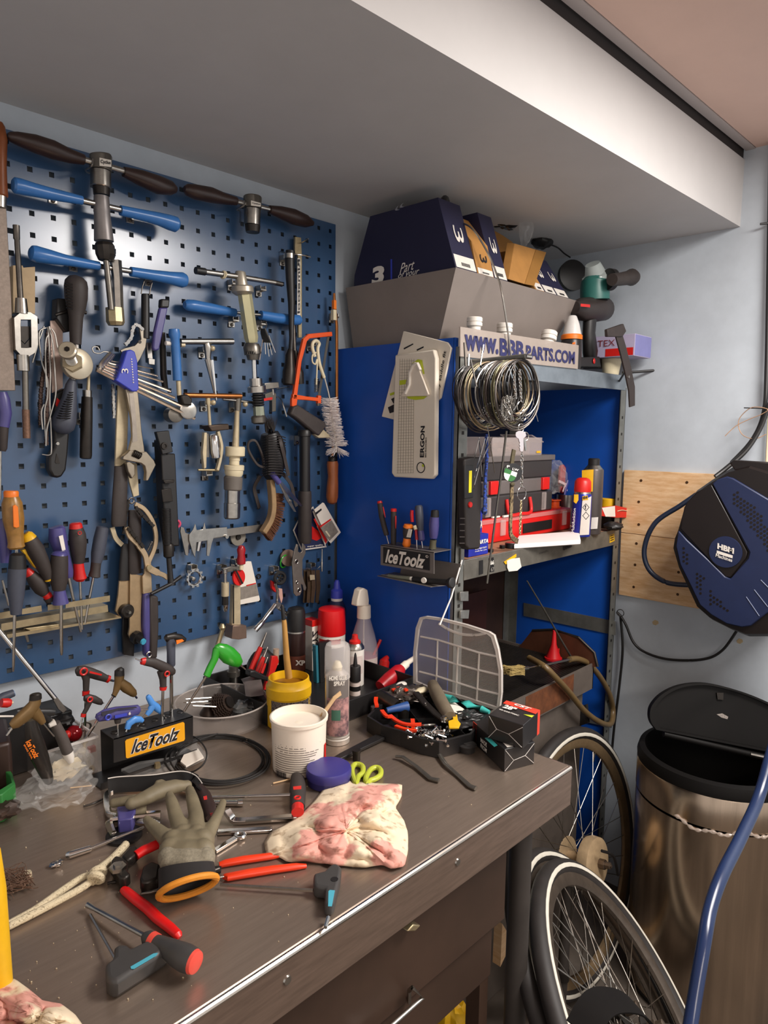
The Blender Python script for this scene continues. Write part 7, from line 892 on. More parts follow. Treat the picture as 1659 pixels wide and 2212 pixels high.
# ---------------------------------------------------------------- tools lying in front
def bh(k, x, y, h): return B(*K(k, (x, y))[0], h)
def bt(k, L, n=12, ratio=1, h=None, g=None): return (g or G()).tb(K(k, *L), n, ratio, h=h)
def bf(k, L, h=.0006, th=.006): return G().fb(K(k, *L), h, th)
t = T('hex_key_set', 'small blue holder with steel hex keys lying under the folded glove', 'hex keys', None)
for i in range(7): t.add('hex_key', CHROME, G().tube(bez([bh(13, 800 + i * 3, 1345 - i * 4, .004 + i * .002), bh(13, 775 + i * 4, 1300 - i * 8, .004 + i * .002), bh(13, 790 + i * 5, 1240 - i * 2, .006 + i * .002), bh(13, 1150, 1262 - i * 12, .006 + i * .002)], 4), .0016 + .0003 * i, 6))
t.add('holder', VIOLET, bf(13, [(840, 1232), (990, 1212), (950, 1320), (850, 1330)], .003, .022), bev=.002)
t = T('hacksaw_frame', 'silver bent steel frame lying under the folded glove', 'frame'); t.add('frame', CHROME, G().strip(bez([bh(13, 1150, 1190, .01), bh(13, 830, 1195, .01), bh(13, 772, 1160, .01), bh(13, 765, 1060, .01), bh(13, 800, 1030, .01)], 6), .009, .008, (0, 0, 1)), bev=.001)
solo('dark_tin', 'dark round tin lid hidden under the hex keys', 'lid', BLACK, G().spin(bh(13, 890, 1350, .0005), (0, 0, 1), [(0, .026), (.004, .026), (.0045, .023)], 28))
t = T('socket_driver', 'chrome socket driver with long shaft lying on the bench', 'socket driver'); t.add('socket', CHROME, bt(14, [(490, 490, 24), (496, 488, 28), (560, 468, 26), (650, 440, 24)], 16)); t.add('shaft', CHROME, bt(14, [(650, 440, 12, .0075), (1030, 290, 12, .012)]))
ROPE = M('rope', 'cfc0a0', .8, 0, .5, 420, .5, thr=(.36, .46), var_hx='8a7c62')
t = T('rope', 'cream cord doubled and knotted lying on the bench', 'rope'); t.add('loop', ROPE, G().tube(bez([bh(14, 60, 985, .006), bh(14, 250, 880, .006), bh(14, 420, 760, .006), bh(14, 570, 660, .007), bh(14, 640, 635, .008), bh(14, 665, 655, .008), bh(14, 600, 715, .007), bh(14, 430, 810, .006), bh(14, 250, 905, .006), bh(14, 60, 1000, .006)], 8), .0046, 10, ref=(0, 0, 1))); t.add('tail', ROPE, G().tube(bez([bh(14, 650, 690, .007), bh(14, 690, 610, .012), bh(14, 800, 520, .008), bh(14, 905, 410, .008)], 8), .0056, 10, ref=(0, 0, 1))); t.add('knot', ROPE, G().ring(bh(14, 690, 650, .012), (.6, .5, .4), .008, .0046, 18, 8).ring(bh(14, 700, 620, .012), (.2, .9, .2), .008, .0046, 18, 8))
PRED = M('plier_red', 'd81414', .4, 0, .08, 30)
t = T('pliers', 'cable cutters with thick bright red handles lying left of the glove', 'pliers'); t.add('handle', PRED, bt(14, [(885, 735, 28), (900, 745, 34), (980, 810, 38), (1060, 870, 40), (1130, 940, 40), (1220, 1010, 38), (1275, 1060, 34), (1288, 1080, 20)], 16, .8)); t.add('handle', PRED, bt(14, [(975, 490, 38, .014), (1030, 455, 40, .016), (1130, 410, 38, .018)], 16, .8)); t.add('jaw', DARKT, bf(14, [(800, 600), (830, 565), (880, 575), (920, 610), (910, 660), (940, 700), (905, 730), (860, 730), (825, 680), (795, 640)], .004, .016), bev=.003); t.add('jaw', DARKT, bf(14, [(870, 560), (930, 490), (980, 480), (995, 530), (940, 580), (900, 590)], .004, .014), bev=.003); t.add('pivot_nut', STEEL, G().spin(bh(14, 845, 590, .02), (0, 0, 1), [(0, .011), (.005, .011), (.0052, .006), (.008, .006)], 6)); t.add('spring', DARKT, bt(14, [(770, 690, 10), (830, 680, 12)]))
t = T('cutter', 'dark steel nipper head sticking out beside the glove cuff', 'cutters'); t.add('body', DARKT, bf(14, [(1005, 740), (1030, 650), (1090, 615), (1150, 640), (1135, 740), (1060, 770), (1020, 775)], .001, .018), bev=.003); t.add('jaw', GREYT, bt(14, [(1015, 765, 8, .012), (1080, 755, 10, .014), (1140, 735, 10, .014)]))
ORR = M('plier_orange', 'e23a14', .38, 0, .08, 30)
t = T('pliers', 'orange red handled pliers lying under the glove and the pink cloth', 'pliers'); t.add('handle', ORR, bt(15, [(288, 825, 22), (330, 812, 28), (450, 790, 30), (640, 765, 26), (690, 760, 18)], 14, .8)); t.add('handle', ORR, bt(15, [(325, 900, 22), (345, 905, 30), (480, 880, 32), (640, 855, 30), (800, 835, 26), (865, 832, 16)], 14, .8)); t.add('joint', BLACK, bt(15, [(180, 860, 30), (300, 855, 26)], 12, .7)); t.add('steel_edge', CHROME, bt(15, [(255, 858, 5, .018), (290, 845, 5, .018)]).tb(K(15, (280, 908, 5, .018), (320, 900, 5, .018))))
PTG = M('tee_grey', '3d3b3a', .5, 0, .15, 40)
t = T('tee_hex_key', 'grey tee hex key with blue print and long shaft by the bench edge', 'hex key', 'grey tee hex keys lying on the bench'); t.add('shaft', STEEL, bt(15, [(295, 955, 12, .0065), (910, 993, 13, .0075)], 6), smooth=20); t.add('head', PTG, bf(15, [(912, 1000), (915, 960), (985, 942), (1010, 915), (1035, 893), (1075, 893), (1098, 920), (1090, 985), (1050, 1150), (1035, 1172), (985, 1168), (992, 1060), (930, 1050), (915, 1035)], .001, .018), bev=.004, seg=3); t.add('print', TEAL, bf(15, [(1012, 1000), (1022, 992), (1055, 995), (1035, 1100), (1010, 1100)], .0191, .0004)); t.add('hole', BLACK, G().spin(bh(15, 1052, 920, .0191), (0, 0, 1), [(0, .005), (.0004, .005)], 16)); t.add('short_end', CHROME, bt(15, [(1012, 1172, 14, .0085), (992, 1240, 13, .0085)], 6), smooth=20)
t = T('tee_hex_key', 'grey tee hex key with blue print and thin shaft at the front of the bench', 'hex key', 'grey tee hex keys lying on the bench'); t.add('shaft', STEEL, bt(14, [(648, 915, 10, .005), (840, 1255, 11, .012)], 6), smooth=20); t.add('head', PTG, bf(14, [(758, 1395), (820, 1345), (822, 1275), (850, 1245), (915, 1250), (945, 1275), (1130, 1180), (1200, 1175), (1228, 1195), (1228, 1255), (1180, 1300), (850, 1520), (805, 1528), (765, 1500)], .001, .022), bev=.005, seg=3); t.add('print', TEAL, bf(14, [(935, 1290), (1100, 1195), (1132, 1190), (1120, 1210), (960, 1305), (940, 1305)], .0231, .0004)); t.add('short_end', WHITE, bt(14, [(1205, 1190, 12, .016), (1310, 1122, 12, .016)], 6), smooth=20)
t = T('screwdriver', 'ball handled screwdriver with red end cap at the front of the bench', 'screwdriver', None); t.add('shaft', STEEL, bt(14, [(630, 845, 22, .008), (680, 875, 16, .009), (1040, 1070, 18, .016)], 10)); t.add('collar', PTG, bt(14, [(1035, 1068, 30, .018), (1060, 1085, 54, .018), (1110, 1110, 58, .018)], 18)); t.add('red_band', M('salmon_red', 'd84a3c', .45, 0, .1), bt(14, [(1088, 1098, 60, .018), (1118, 1115, 60, .018)], 18)); t.add('handle', PTG, bt(14, [(1110, 1112, 52, .018), (1180, 1140, 60, .019), (1270, 1195, 84, .021), (1330, 1225, 92, .0215), (1385, 1250, 86, .021)], 20)); t.add('end_cap', M('salmon_red'), bt(14, [(1383, 1250, 84, .021), (1405, 1260, 76, .021), (1412, 1263, 50, .021)], 20))
t = T('tee_handle_wrench', 'long chrome tee wrench with black handle and red marks beside the purple jar', 'wrench'); t.add('shaft', CHROME, bt(15, [(220, 378, 10, .006), (760, 360, 12, .012)])); t.add('handle', GRIP, bt(15, [(800, 236, 36), (808, 260, 48), (808, 330, 56), (808, 400, 50), (808, 440, 48)], 18, .8)); t.add('red_end', RED, bt(15, [(808, 435, 40, .014), (808, 475, 42, .014)], 18, .8)); t.add('red_mark', RED, bf(15, [(778, 306), (832, 300), (832, 322), (780, 326)], .0335, .0005)); t.add('red_ring', RED, G().ring(bh(15, 806, 378, .0345), (0, 0, 1), .0045, .0015, 16, 6))
t = T('tee_handle_wrench', 'dark tee handle with red marks half hidden behind the glove fingers', 'wrench'); t.add('handle', M('maroon_grip', '33211f', .55, 0, .2, 40), bt(15, [(150, 310, 34), (185, 360, 44), (220, 440, 46), (235, 510, 36)], 16, .8)); t.add('red_mark', RED, bf(15, [(182, 372), (205, 366), (208, 390), (186, 394)], .031, .0005)); t.add('red_mark', RED, bf(15, [(226, 482), (246, 478), (246, 498), (230, 500)], .031, .0005)); t.add('socket', CHROME, bt(15, [(250, 415, 18), (410, 415, 20), (415, 412, 24), (445, 410, 24)], 14))
t = T('spanner', 'bent chrome ring spanner lying above the combination spanner', 'spanner', 'chrome spanners on the bench'); t.add('shank', CHROME, G().strip(bez([bh(15, 335, 460, .02), bh(15, 365, 505, .012), bh(15, 400, 532, .006), bh(15, 560, 524, .005), bh(15, 800, 506, .005)], 6), .012, .006, (0, 0, 1)), bev=.002); t.add('groove', GREYT, bf(15, [(460, 526), (780, 506), (780, 518), (460, 538)], .0083, .0003))
t = T('spanner', 'long chrome spanner running under the pink cloth', 'spanner', 'chrome spanners on the bench'); t.add('shank', CHROME, G().strip([bh(15, 270, 608, .004), bh(15, 640, 588, .004)], .011, .006, (0, 0, 1)), bev=.002)
t = T('spanner', 'small combination spanner lying diagonally beside the glove', 'spanner', 'chrome spanners on the bench'); t.add('shank', CHROME, G().strip([bh(15, 255, 735, .004), bh(15, 400, 645, .004)], .0085, .005, (0, 0, 1)), bev=.001); t.add('ring_end', CHROME, G().ring(bh(15, 425, 630, .0045), (0, 0, 1), .0068, .003, 20, 8))
# --- purple jar, scissors, levers, bar
t = can('round_jar', 'round dark purple jar with flat lid beside the white tub', 'jar', 710, 1690, BZ, [('jar', M('jar_purple', '2e2a66', .35, 0, .1, 20), [(None, 42), (1688, 46), (1674, 46)]), ('lid', M('lid_purple', '38337c', .4, 0, .1, 20), [(1675, 48), (1673, 49), (1660, 49), (1656, 47), (1655, 44), (1656, 1)])])
LIM = M('scissor_lime', 'b4bc3c', .4, 0, .1, 30)
def loop(pts, r): return G().tube([bh(15, x, y, .006) for x, y in pts], r, 10, ref=(0, 0, 1), closed=True)
t = T('scissors', 'scissors with yellow green handles half under the pink cloth', 'scissors', None); t.add('handle', LIM, G().tube([p for p in bez([bh(15, x, y, .006) for x, y in ((1195, 290), (1175, 240), (1168, 190), (1185, 160), (1215, 158), (1240, 175), (1238, 215), (1210, 240), (1195, 290))], 5)][:-1], .0048, 10, ref=(0, 0, 1), closed=True)); t.add('handle', LIM, G().tube([p for p in bez([bh(15, x, y, .006) for x, y in ((1270, 285), (1260, 250), (1290, 195), (1330, 178), (1358, 195), (1355, 230), (1320, 255), (1290, 265), (1270, 285))], 5)][:-1], .0048, 10, ref=(0, 0, 1), closed=True)); t.add('blades', STEEL, bf(15, [(1195, 285), (1215, 285), (1260, 400), (1250, 420)], .004, .002)); t.add('blade', STEEL, bf(15, [(1265, 280), (1280, 285), (1240, 420), (1230, 410)], .006, .002))
for L, lab in (([(855, 1634, 4, .006), (870, 1635, 5, .008), (900, 1656, 5, .005), (930, 1682, 6, .004), (948, 1686, 7, .004)], 'dark steel tyre lever with curled tip, left one of the pair'), ([(948, 1628, 5, .007), (962, 1650, 5, .006), (990, 1675, 5, .004), (1015, 1698, 6, .004), (1028, 1703, 7, .004)], 'dark steel tyre lever with curled tip, right one next to the tube boxes')): solo('tyre_lever', lab, 'tyre lever', GREYT, G().tb(L, 10, .6), 'tyre levers on the bench')
t = T('black_bar', 'flat black bar with knob lying in front of the black tray', 'bar'); t.add('bar', BLACK, G().strip([B(690, 1660, .005), B(740, 1633, .006), B(822, 1592, .008)], [.006, .016, .022], .006, (0, 0, 1)), bev=.001); t.add('knob', BLACK, G().spin(B(836, 1594, .0005), (0, 0, 1), [(0, .017), (.012, .0175), (.014, .016), (.016, .012)], 24)); t.add('small_knob', BLACK, G().spin(B(856, 1598, .0005), (0, 0, 1), [(0, .008), (.012, .008)], 16)); t.add('bolt', DARKT, G().spin(B(770, 1642, .0005), (0, 0, 1), [(0, .007), (.014, .007), (.0145, .008), (.02, .008)], 14))
solo('black_disc', 'round black rubber disc standing by the corner of the organiser', 'disc', RUBBER, G().spin(B(1009, 1622, .0004), (0, 0, 1), [(0, .015), (.008, .015), (.009, .017), (.013, .018), (.0145, .016), (.015, .010), (.017, .009)], 26)); solo('match_stick', 'thin pale wooden splint lying by the purple jar', 'stick', M('stick_wood'), G().tube([B(590, 1692, .002), B(628, 1683, .002)], .0014, 6)); solo('match_stick', 'thin pale stick lying in front of the clear parts box', 'stick', M('stick_wood'), G().tube([B(152, 1702, .002), B(198, 1697, .002)], .0012, 6)); solo('bent_nail', 'bent dark nail lying on the bench left of the gloves', 'nail', DARKT, G().tube(bez([B(180, 1742, .002), B(200, 1736, .003), B(228, 1724, .002)], 4), .0015, 6))
# --- pink cloth
CLM = bpy.data.materials.new('cloth_pink'); CLM.use_nodes = True; nt = CLM.node_tree; bs = nt.nodes['Principled BSDF']; bs.inputs['Roughness'].default_value = .9
tc = nt.nodes.new('ShaderNodeTexCoord'); n1 = nt.nodes.new('ShaderNodeTexNoise'); n1.inputs['Scale'].default_value = 9; n1.inputs['Detail'].default_value = 6; r1 = nt.nodes.new('ShaderNodeValToRGB'); n2 = nt.nodes.new('ShaderNodeTexNoise'); n2.inputs['Scale'].default_value = 70; n2.inputs['Detail'].default_value = 8; r2 = nt.nodes.new('ShaderNodeValToRGB'); mx = nt.nodes.new('ShaderNodeMix'); mx.data_type = 'RGBA'; mx.blend_type = 'MULTIPLY'; mx.inputs[0].default_value = .8
nt.links.new(tc.outputs['Object'], n1.inputs[0]); nt.links.new(tc.outputs['Object'], n2.inputs[0]); nt.links.new(n1.outputs[0], r1.inputs[0]); nt.links.new(n2.outputs[0], r2.inputs[0]); e = r1.color_ramp.elements; e[0].position = .46; e[0].color = (*lin('d79a8c'), 1); e[1].position = .49; e[1].color = (*lin('e0cdb0'), 1); e = r2.color_ramp.elements; e[0].position = .3; e[0].color = (*lin('a08d78'), 1); e[1].position = .46; e[1].color = (1, 1, 1, 1)
nt.links.new(r1.outputs[0], mx.inputs[6]); nt.links.new(r2.outputs[0], mx.inputs[7]); nt.links.new(mx.outputs[2], bs.inputs['Base Color'])
def inpoly(x, y, L):
    c = False; j = len(L) - 1
    for i in range(len(L)):
        if (L[i][1] > y) != (L[j][1] > y) and x < (L[j][0] - L[i][0]) * (y - L[i][1]) / (L[j][1] - L[i][1]) + L[i][0]: c = not c
        j = i
    return c
def edged(x, y, L):
    d = 1e9
    for i in range(len(L)):
        a, b = V((*L[i], 0)), V((*L[(i + 1) % len(L)], 0)); ab = b - a; u = max(0, min(1, (V((x, y, 0)) - a).dot(ab) / ab.length_squared)); d = min(d, (V((x, y, 0)) - a - ab * u).length)
    return d
def cloth(nm, lab, L, mt, hmax, seed, st=5, ext=0):
    """draped sheet over an outline drawn on the bench; radial grid from the middle to the outline"""
    cx = sum(p[0] for p in L) / len(L); cy = sum(p[1] for p in L) / len(L); n = 110; rings = 22; out = []
    per = [((V((*L[(i + 1) % len(L)], 0)) - V((*L[i], 0))).length) for i in range(len(L))]; tot = sum(per)
    for k in range(n):
        d = tot * k / n; i = 0
        while d > per[i]: d -= per[i]; i += 1
        out.append(V((*L[i], 0)).lerp(V((*L[(i + 1) % len(L)], 0)), d / per[i]))
    g = G()
    for r in range(rings + 1):
        u = r / rings
        for p in out:
            q = V((cx, cy, 0)).lerp(p, u); nz = abs(MN.noise(V((q.x * .016, q.y * .024, seed)))) * .9 + .25 * abs(MN.noise(V((q.x * .035, q.y * .05, seed + 3)))) + .06 * MN.noise(V((q.x * .12, q.y * .15, seed)))
            h = hmax * (1 - u ** 3) * (.35 + 1.1 * nz) + .003 + .006 * max(0, MN.noise(V((p.x * .03, p.y * .04, seed + 9)))); g.v.append(B(q.x, q.y, h))
    for r in range(rings):
        for k in range(n): k2 = (k + 1) % n; g.f.append((r * n + k, r * n + k2, (r + 1) * n + k2, (r + 1) * n + k))
    t = T(nm, lab, 'cloth'); o = t.add('cloth', mt, g, smooth=70); s_ = o.modifiers.new('s', 'SOLIDIFY'); s_.thickness = .0018; s_.offset = 1; return t
cloth('rag', 'crumpled dirty pink and cream cleaning rag lying on the bench', [(572, 1822), (585, 1800), (640, 1770), (680, 1730), (712, 1690), (725, 1682), (760, 1690), (800, 1693), (868, 1696), (866, 1722), (852, 1745), (872, 1775), (880, 1800), (880, 1840), (872, 1872), (850, 1876), (830, 1868), (790, 1872), (720, 1868), (660, 1858), (620, 1862), (600, 1850), (576, 1848)], CLM, .030, 4.2)
cloth('rag', 'pink and cream rag cut off by the bottom left corner', [(-60, 2160), (-20, 2128), (30, 2118), (60, 2140), (90, 2165), (130, 2172), (160, 2195), (185, 2230), (180, 2300), (-60, 2300)], CLM, .03, 7.7)
# --- yellow bottle at the left edge
bq = B(-14, 2140); t = can('yellow_bottle', 'tall yellow bottle with grey top cut by the left edge of the photo', 'bottle', bq, 0, 0, [('bottle', YEL, [(None, 36), (2130, 38), (1925, 35), (1900, 33), (1842, 28), (1835, 25)]), ('cap', M('grey_cap', '9a9088', .4, .4, .1), [(1836, 24), (1820, 22), (1815, 16)])])
# ---------------------------------------------------------------- left corner of the bench
bx = on(0, 1722, 2, BZ); cq = bx + V((0, .05, 0)); solo('brown_canister', 'dark brown square canister cut by the left edge of the photo', 'canister', M('canister', '3b2a24', .4, .2, .15, 10), G().ext([B(x, y) for x, y in ((-60, 1745), (31, 1722), (20, 1660), (-60, 1680))], (0, 0, zat(B(31, 1722), 1602) - BZ)), bev=.006)
t = T('storage_bin', 'small green plastic storage bin at the left edge of the bench', 'bin'); GB = M('bin_green', '2f7a38', .45, 0, .12, 20); gq = [B(x, y) for x, y in ((-50, 1790), (8, 1776), (36, 1752), (30, 1728), (20, 1712), (-50, 1720))]; gi = [B(x, y, .002) for x, y in ((-50, 1776), (4, 1764), (28, 1748), (24, 1732), (14, 1722), (-50, 1730))]
t.add('walls', GB, G().frame(gq, gi, (0, 0, .045)), bev=.0015); t.add('floor', GB, G().ext(gi, (0, 0, .002))); solo('bolts', 'dark bolts lying in the green bin', 'hardware', DKP, crumple(B(-6, 1755, .02), .03, .02, .012, 4, .5), kind='stuff')
t = T('parts_box', 'clear plastic box of bolts at the left of the black holder', 'parts box'); CB = M('box_clear', 'd5cac2', .12, 0, 0, alpha=.14); y0b = B(150, 1688).y; x0b, x1b = on(95, 1700, 2, BZ).x, on(214, 1668, 2, BZ).x; zbx = zat(B(214, 1668), 1590); d_ = .10
t.add('walls', CB, G().bb(x0b, x1b, y0b, y0b + .002, BZ + .0005, zbx).bb(x0b, x1b, y0b + d_ - .002, y0b + d_, BZ + .0005, zbx).bb(x0b, x0b + .002, y0b, y0b + d_, BZ + .0005, zbx).bb(x1b - .002, x1b, y0b, y0b + d_, BZ + .0005, zbx).bb(x0b, x1b, y0b, y0b + d_, BZ + .0005, BZ + .002), smooth=0); t.add('rim', M('box_rim', 'f3ece6', .2, 0, 0, alpha=.6), G().bb(x0b - .002, x1b + .002, y0b - .002, y0b + .001, zbx - .004, zbx).bb(x1b - .001, x1b + .002, y0b, y0b + d_, zbx - .004, zbx), smooth=0)
BONE = M('bone_bolts', 'd8c8a8', .45, .3, .2, 60); random.seed(31)
for i, (x, y, h) in enumerate([(185, 1640, .02), (190, 1655, .008), (178, 1662, .006), (170, 1650, .012), (197, 1660, .006), (160, 1665, .006), (182, 1625, .03)]):
    p = on(x, y, 1, y0b + .012 + .008 * (i % 3)); d = V((random.uniform(-.4, .4), random.uniform(-.3, .3), 1)); solo('bolt', 'pale bolts heaped in the clear plastic box', 'bolt', BONE, G().spin(p, d, [(0, .003), (.018, .003), (.0182, .0065), (.023, .0065), (.0232, .003)], 10), 'pale bolts in the clear box')
solo('washer', 'pale round washer pressed against the front of the clear box', 'washer', BONE, G().ring(on(195, 1662, 1, y0b + .006), (0, 1, 0), .0055, .0024, 20, 8)); solo('red_block', 'small red block inside the clear box', 'block', RED, G().box(on(198, 1618, 1, y0b + .03), (.012, .008, .01)))
solo('plastic_bag', 'crumpled clear plastic bag lying in front of the parts box', 'bag', BAG, crumple(B(122, 1700, .022), .06, .05, .024, 11, .35, 34, 20), smooth=0); solo('plastic_bag', 'clear bag of white bolts leaning on the parts box', 'bag', BAG, crumple(on(138, 1655, 1, y0b - .012), .045, .012, .035, 14, .3, 30, 18), smooth=0); solo('foil_bits', 'white crumpled foil inside the leaning bag', 'foil', BONE, crumple(on(140, 1660, 1, y0b - .012), .03, .007, .018, 15, .6))
t = T('bell', 'glossy dark red bell lying on top of the clear parts box', 'bell'); p = on(160, 1584, 1, y0b + .06); t.add('dome', M('bell_red', '8a0f18', .12, .2, .1), G().ball(p, 17.5 * S(p), 26, 16)); t.add('cap', RED, G().ball(p + V((-.014, -.004, .003)), 9 * S(p), 16, 10)); t.add('bracket', STEEL, G().ring(p + V((.022, 0, .006)), (.2, 1, 0), .008, .002, 20, 8))
solo('black_lever', 'small black brake lever part lying behind the red bell', 'lever', BLACK, crumple(on(138, 1558, 1, y0b + .08), .018, .012, .012, 5, .3)); t = T('grip_tube', 'ribbed grey grip with white plastic end lying over the parts box', 'grip'); yq = y0b - .02; t.add('grip', M('grip_grey', '544c48', .6, 0, .2, 60), G().ty(K(19, (770, 930, 70), (870, 1130, 78), (950, 1330, 76)), yq, 20)); t.add('white_end', WHITE, G().ty(K(19, (690, 960, 30), (770, 925, 66)), yq, 18)); t.add('white_tip', WHITE, G().ty(K(19, (945, 1325, 74), (975, 1400, 68), (1000, 1470, 40), (1005, 1478, 15)), yq, 18))
t = T('multi_tool', 'black tapered spoke tool lettered in orange leaning on the clear bag', 'bicycle tool'); ym = y0b - .05; t.add('handle', M('gloss_black', '26221f', .25, 0, .15, 20), G().ty(K(19, (430, 880, 80), (440, 1000, 95), (490, 1200, 120), (560, 1400, 118), (640, 1600, 95), (690, 1740, 62), (700, 1775, 35)), ym, 22, .7)); yp = ym - .0135; mq = lambda x, y: on(*K(19, (x, y))[0], 1, yp); t.text('IceToolz', mq(350, 1190), mq(480, 1420), mq(430, 1150), ORP, bold=.03); t.text('SPOKE TOOL', mq(325, 1230), mq(440, 1430), mq(345, 1215), ORP)
t = T('tee_hex_key', 'dark bronze tee hex key leaning over the black spoke tool', 'hex key', 'tee handled hex keys on the bench'); yk = ym - .03; t.add('grip', GOLD, G().ty(K(19, (150, 970, 50), (210, 930, 84), (330, 830, 100), (430, 740, 104), (490, 640, 84), (500, 520, 78), (500, 510, 60)), yk, 20, .7)); t.add('cap', DARKT, G().ty(K(19, (500, 590, 84), (500, 525, 80), (500, 508, 60)), yk - .0008, 20, .72)); t.add('stem', GOLD, G().ty(K(19, (470, 760, 90), (560, 850, 60), (610, 925, 40)), yk, 16, .7)); t.add('shaft', STEEL, G().ty(K(19, (600, 920, 12), (760, 1110, 11)), yk, 8)); t.add('tip', STEEL, G().ty(K(19, (170, 990, 18), (90, 1100, 14)), yk, 10))
t = T('tee_hex_key', 'black tee handle lying behind the dark bronze tee hex key', 'hex key', 'tee handled hex keys on the bench'); t.add('grip', BLACK, G().ty(K(19, (230, 770, 40), (400, 770, 52), (700, 775, 56), (765, 775, 46)), yk + .06, 16, .7)); t.add('stem', BLACK, G().ty(K(19, (600, 790, 60), (660, 850, 50), (700, 900, 40)), yk + .06, 16, .7)); t.add('shaft', CHROME, G().ty(K(19, (720, 860, 14), (790, 970, 14)), yk + .06, 8))
t = T('screwdriver', 'slate blue driver with red ended neighbour cut by the left edge above the bench', 'screwdriver', None); yw = -.14; t.add('tube', NAVYG, G().ty(K(19, (-40, 600, 60), (60, 550, 62), (190, 500, 52)), yw, 18)); t.add('face', M('tube_face', '6f86a8', .4, 0, 0), G().ty(K(19, (188, 501, 48), (200, 496, 44)), yw, 18)); t.add('red_grip', RED, G().ty(K(19, (20, 640, 62), (110, 640, 66), (150, 640, 50)), yw - .03, 18)); t.add('tip', CREAMP, G().ty(K(19, (148, 640, 26), (185, 632, 16)), yw - .03, 12)); solo('white_tube', 'thin white tube lying across the left end of the bench', 'tube', WHITE, G().ty(K(19, (-100, 828, 14), (190, 828, 14)), -.2, 10)); solo('black_case', 'black box standing on the bench behind the dark bronze tee key', 'box', BLACK, G().bb(-.98, on(150, 1600, 1, -.1).x, -.12, -.04, BZ, BZ + .09), bev=.003)
# ---------------------------------------------------------------- open organiser and tube boxes
OB = M('organiser_black', '1b1a1b', .35, 0, .12, 30); d16 = lambda x, y, h=0: B(*K(16, (x, y))[0], h)
t = T('organiser', 'open black organiser case with clear ribbed lid at the right of the bench', 'organiser'); ou = [(92, 850), (150, 790), (300, 715), (420, 670), (560, 690), (700, 760), (850, 820), (790, 900), (740, 960), (540, 1010), (420, 985), (300, 940), (180, 905)]; hO = .032
o_ = [d16(x, y, hO) for x, y in ou]; ob = [V((p.x, p.y, BZ + .0006)) for p in o_]; cO = sum(ob, V()) / len(ob); inn = [cO + (p - cO) * .955 for p in ob]; t.add('tray_wall', OB, G().frame(ob, inn, (0, 0, hO)), smooth=0, bev=.001); t.add('tray_floor', OB, G().ext(inn, (0, 0, .002)), smooth=0)
for a, b in ((2, 9), (3, 8), (0, 6)): p, q = inn[a], inn[b]; t.add('divider', OB, G().strip([p + V((0, 0, .012)), q + V((0, 0, .012))], .022, .0016, (0, 0, 1)) if False else G().ext([p, q, q + V((0, 0, .022)), p + V((0, 0, .022))], (0, .0016, 0)))
LID = M('lid_clear', 'b9b2ac', .18, 0, 0, alpha=.28); LRB = M('lid_rib', 'ddd4cc', .25, 0, 0, alpha=.7); lb0, lb1 = d16(395, 655, .03), d16(925, 815, .03); nl = (lb1 - lb0).cross(V((0, 0, 1))).normalized(); nl = nl if nl.dot(CC - lb0) > 0 else -nl; lp = lambda x, y: onp(*K(16, (x, y))[0], lb0, nl)
lo = [(392, 640), (392, 450), (408, 300), (432, 236), (470, 228), (560, 240), (720, 280), (860, 325), (890, 345), (915, 430), (936, 560), (936, 700), (922, 812), (700, 740), (480, 680)]; li = [(410, 630), (408, 450), (424, 310), (442, 252), (470, 243), (560, 255), (715, 295), (850, 340), (872, 358), (898, 440), (918, 560), (918, 695), (906, 790), (700, 722), (490, 665)]
t.add('lid', LID, G().ext([lp(*q) for q in lo], nl * .002), smooth=0); t.add('lid_rim', LRB, G().frame([lp(*q) + nl * .002 for q in lo], [lp(*q) + nl * .002 for q in li], nl * .006), smooth=0)
g = G(); rows_ = [[(438, 360), (528, 380), (655, 410), (668, 420), (790, 460), (905, 490)], [(430, 468), (525, 490), (652, 525), (780, 560), (910, 600)], [(425, 575), (520, 595), (650, 640), (780, 680), (912, 720)]]
for L in ([(430, 356), (540, 378), (660, 415), (790, 455), (905, 480)], [(425, 465), (530, 490), (655, 528), (785, 562), (912, 592)], [(422, 572), (530, 600), (655, 640), (782, 680), (914, 712)], [(535, 375), (532, 490), (528, 600), (522, 670)], [(662, 412), (656, 528), (652, 640), (648, 715)], [(792, 455), (786, 562), (780, 680), (775, 750)]): g.tube([lp(*q) + nl * .003 for q in L], .0022, 6)
t.add('lid_ribs', LRB, g); t.add('lid_handle', LRB, G().tube(bez([lp(q[0], q[1]) + nl * .004 for q in ((545, 275), (600, 310), (680, 340), (770, 345), (830, 335))], 5), .003, 8)); t.add('latch', OB, G().spin(d16(218, 975, .0005), (0, 0, 1), [(0, .001), (.001, .012), (.02, .012)], 16))
ip = lambda x, y, h=.016: d16(x, y, h)
def isolo(nm, lab, cat, mt, g, grp=None, **k): return solo(nm, lab, cat, mt, g, grp, **k)
isolo('rubber_grip', 'ribbed brown handlebar grip lying in the open organiser', 'grip', M('grip_brown', '6e6250', .7, 0, .2, 40), G().tube([ip(500, 655, .05), ip(520, 700, .048), ip(560, 780, .042), ip(605, 860, .036)], [.012, .0145, .0145, .0135], 18)); g = G()
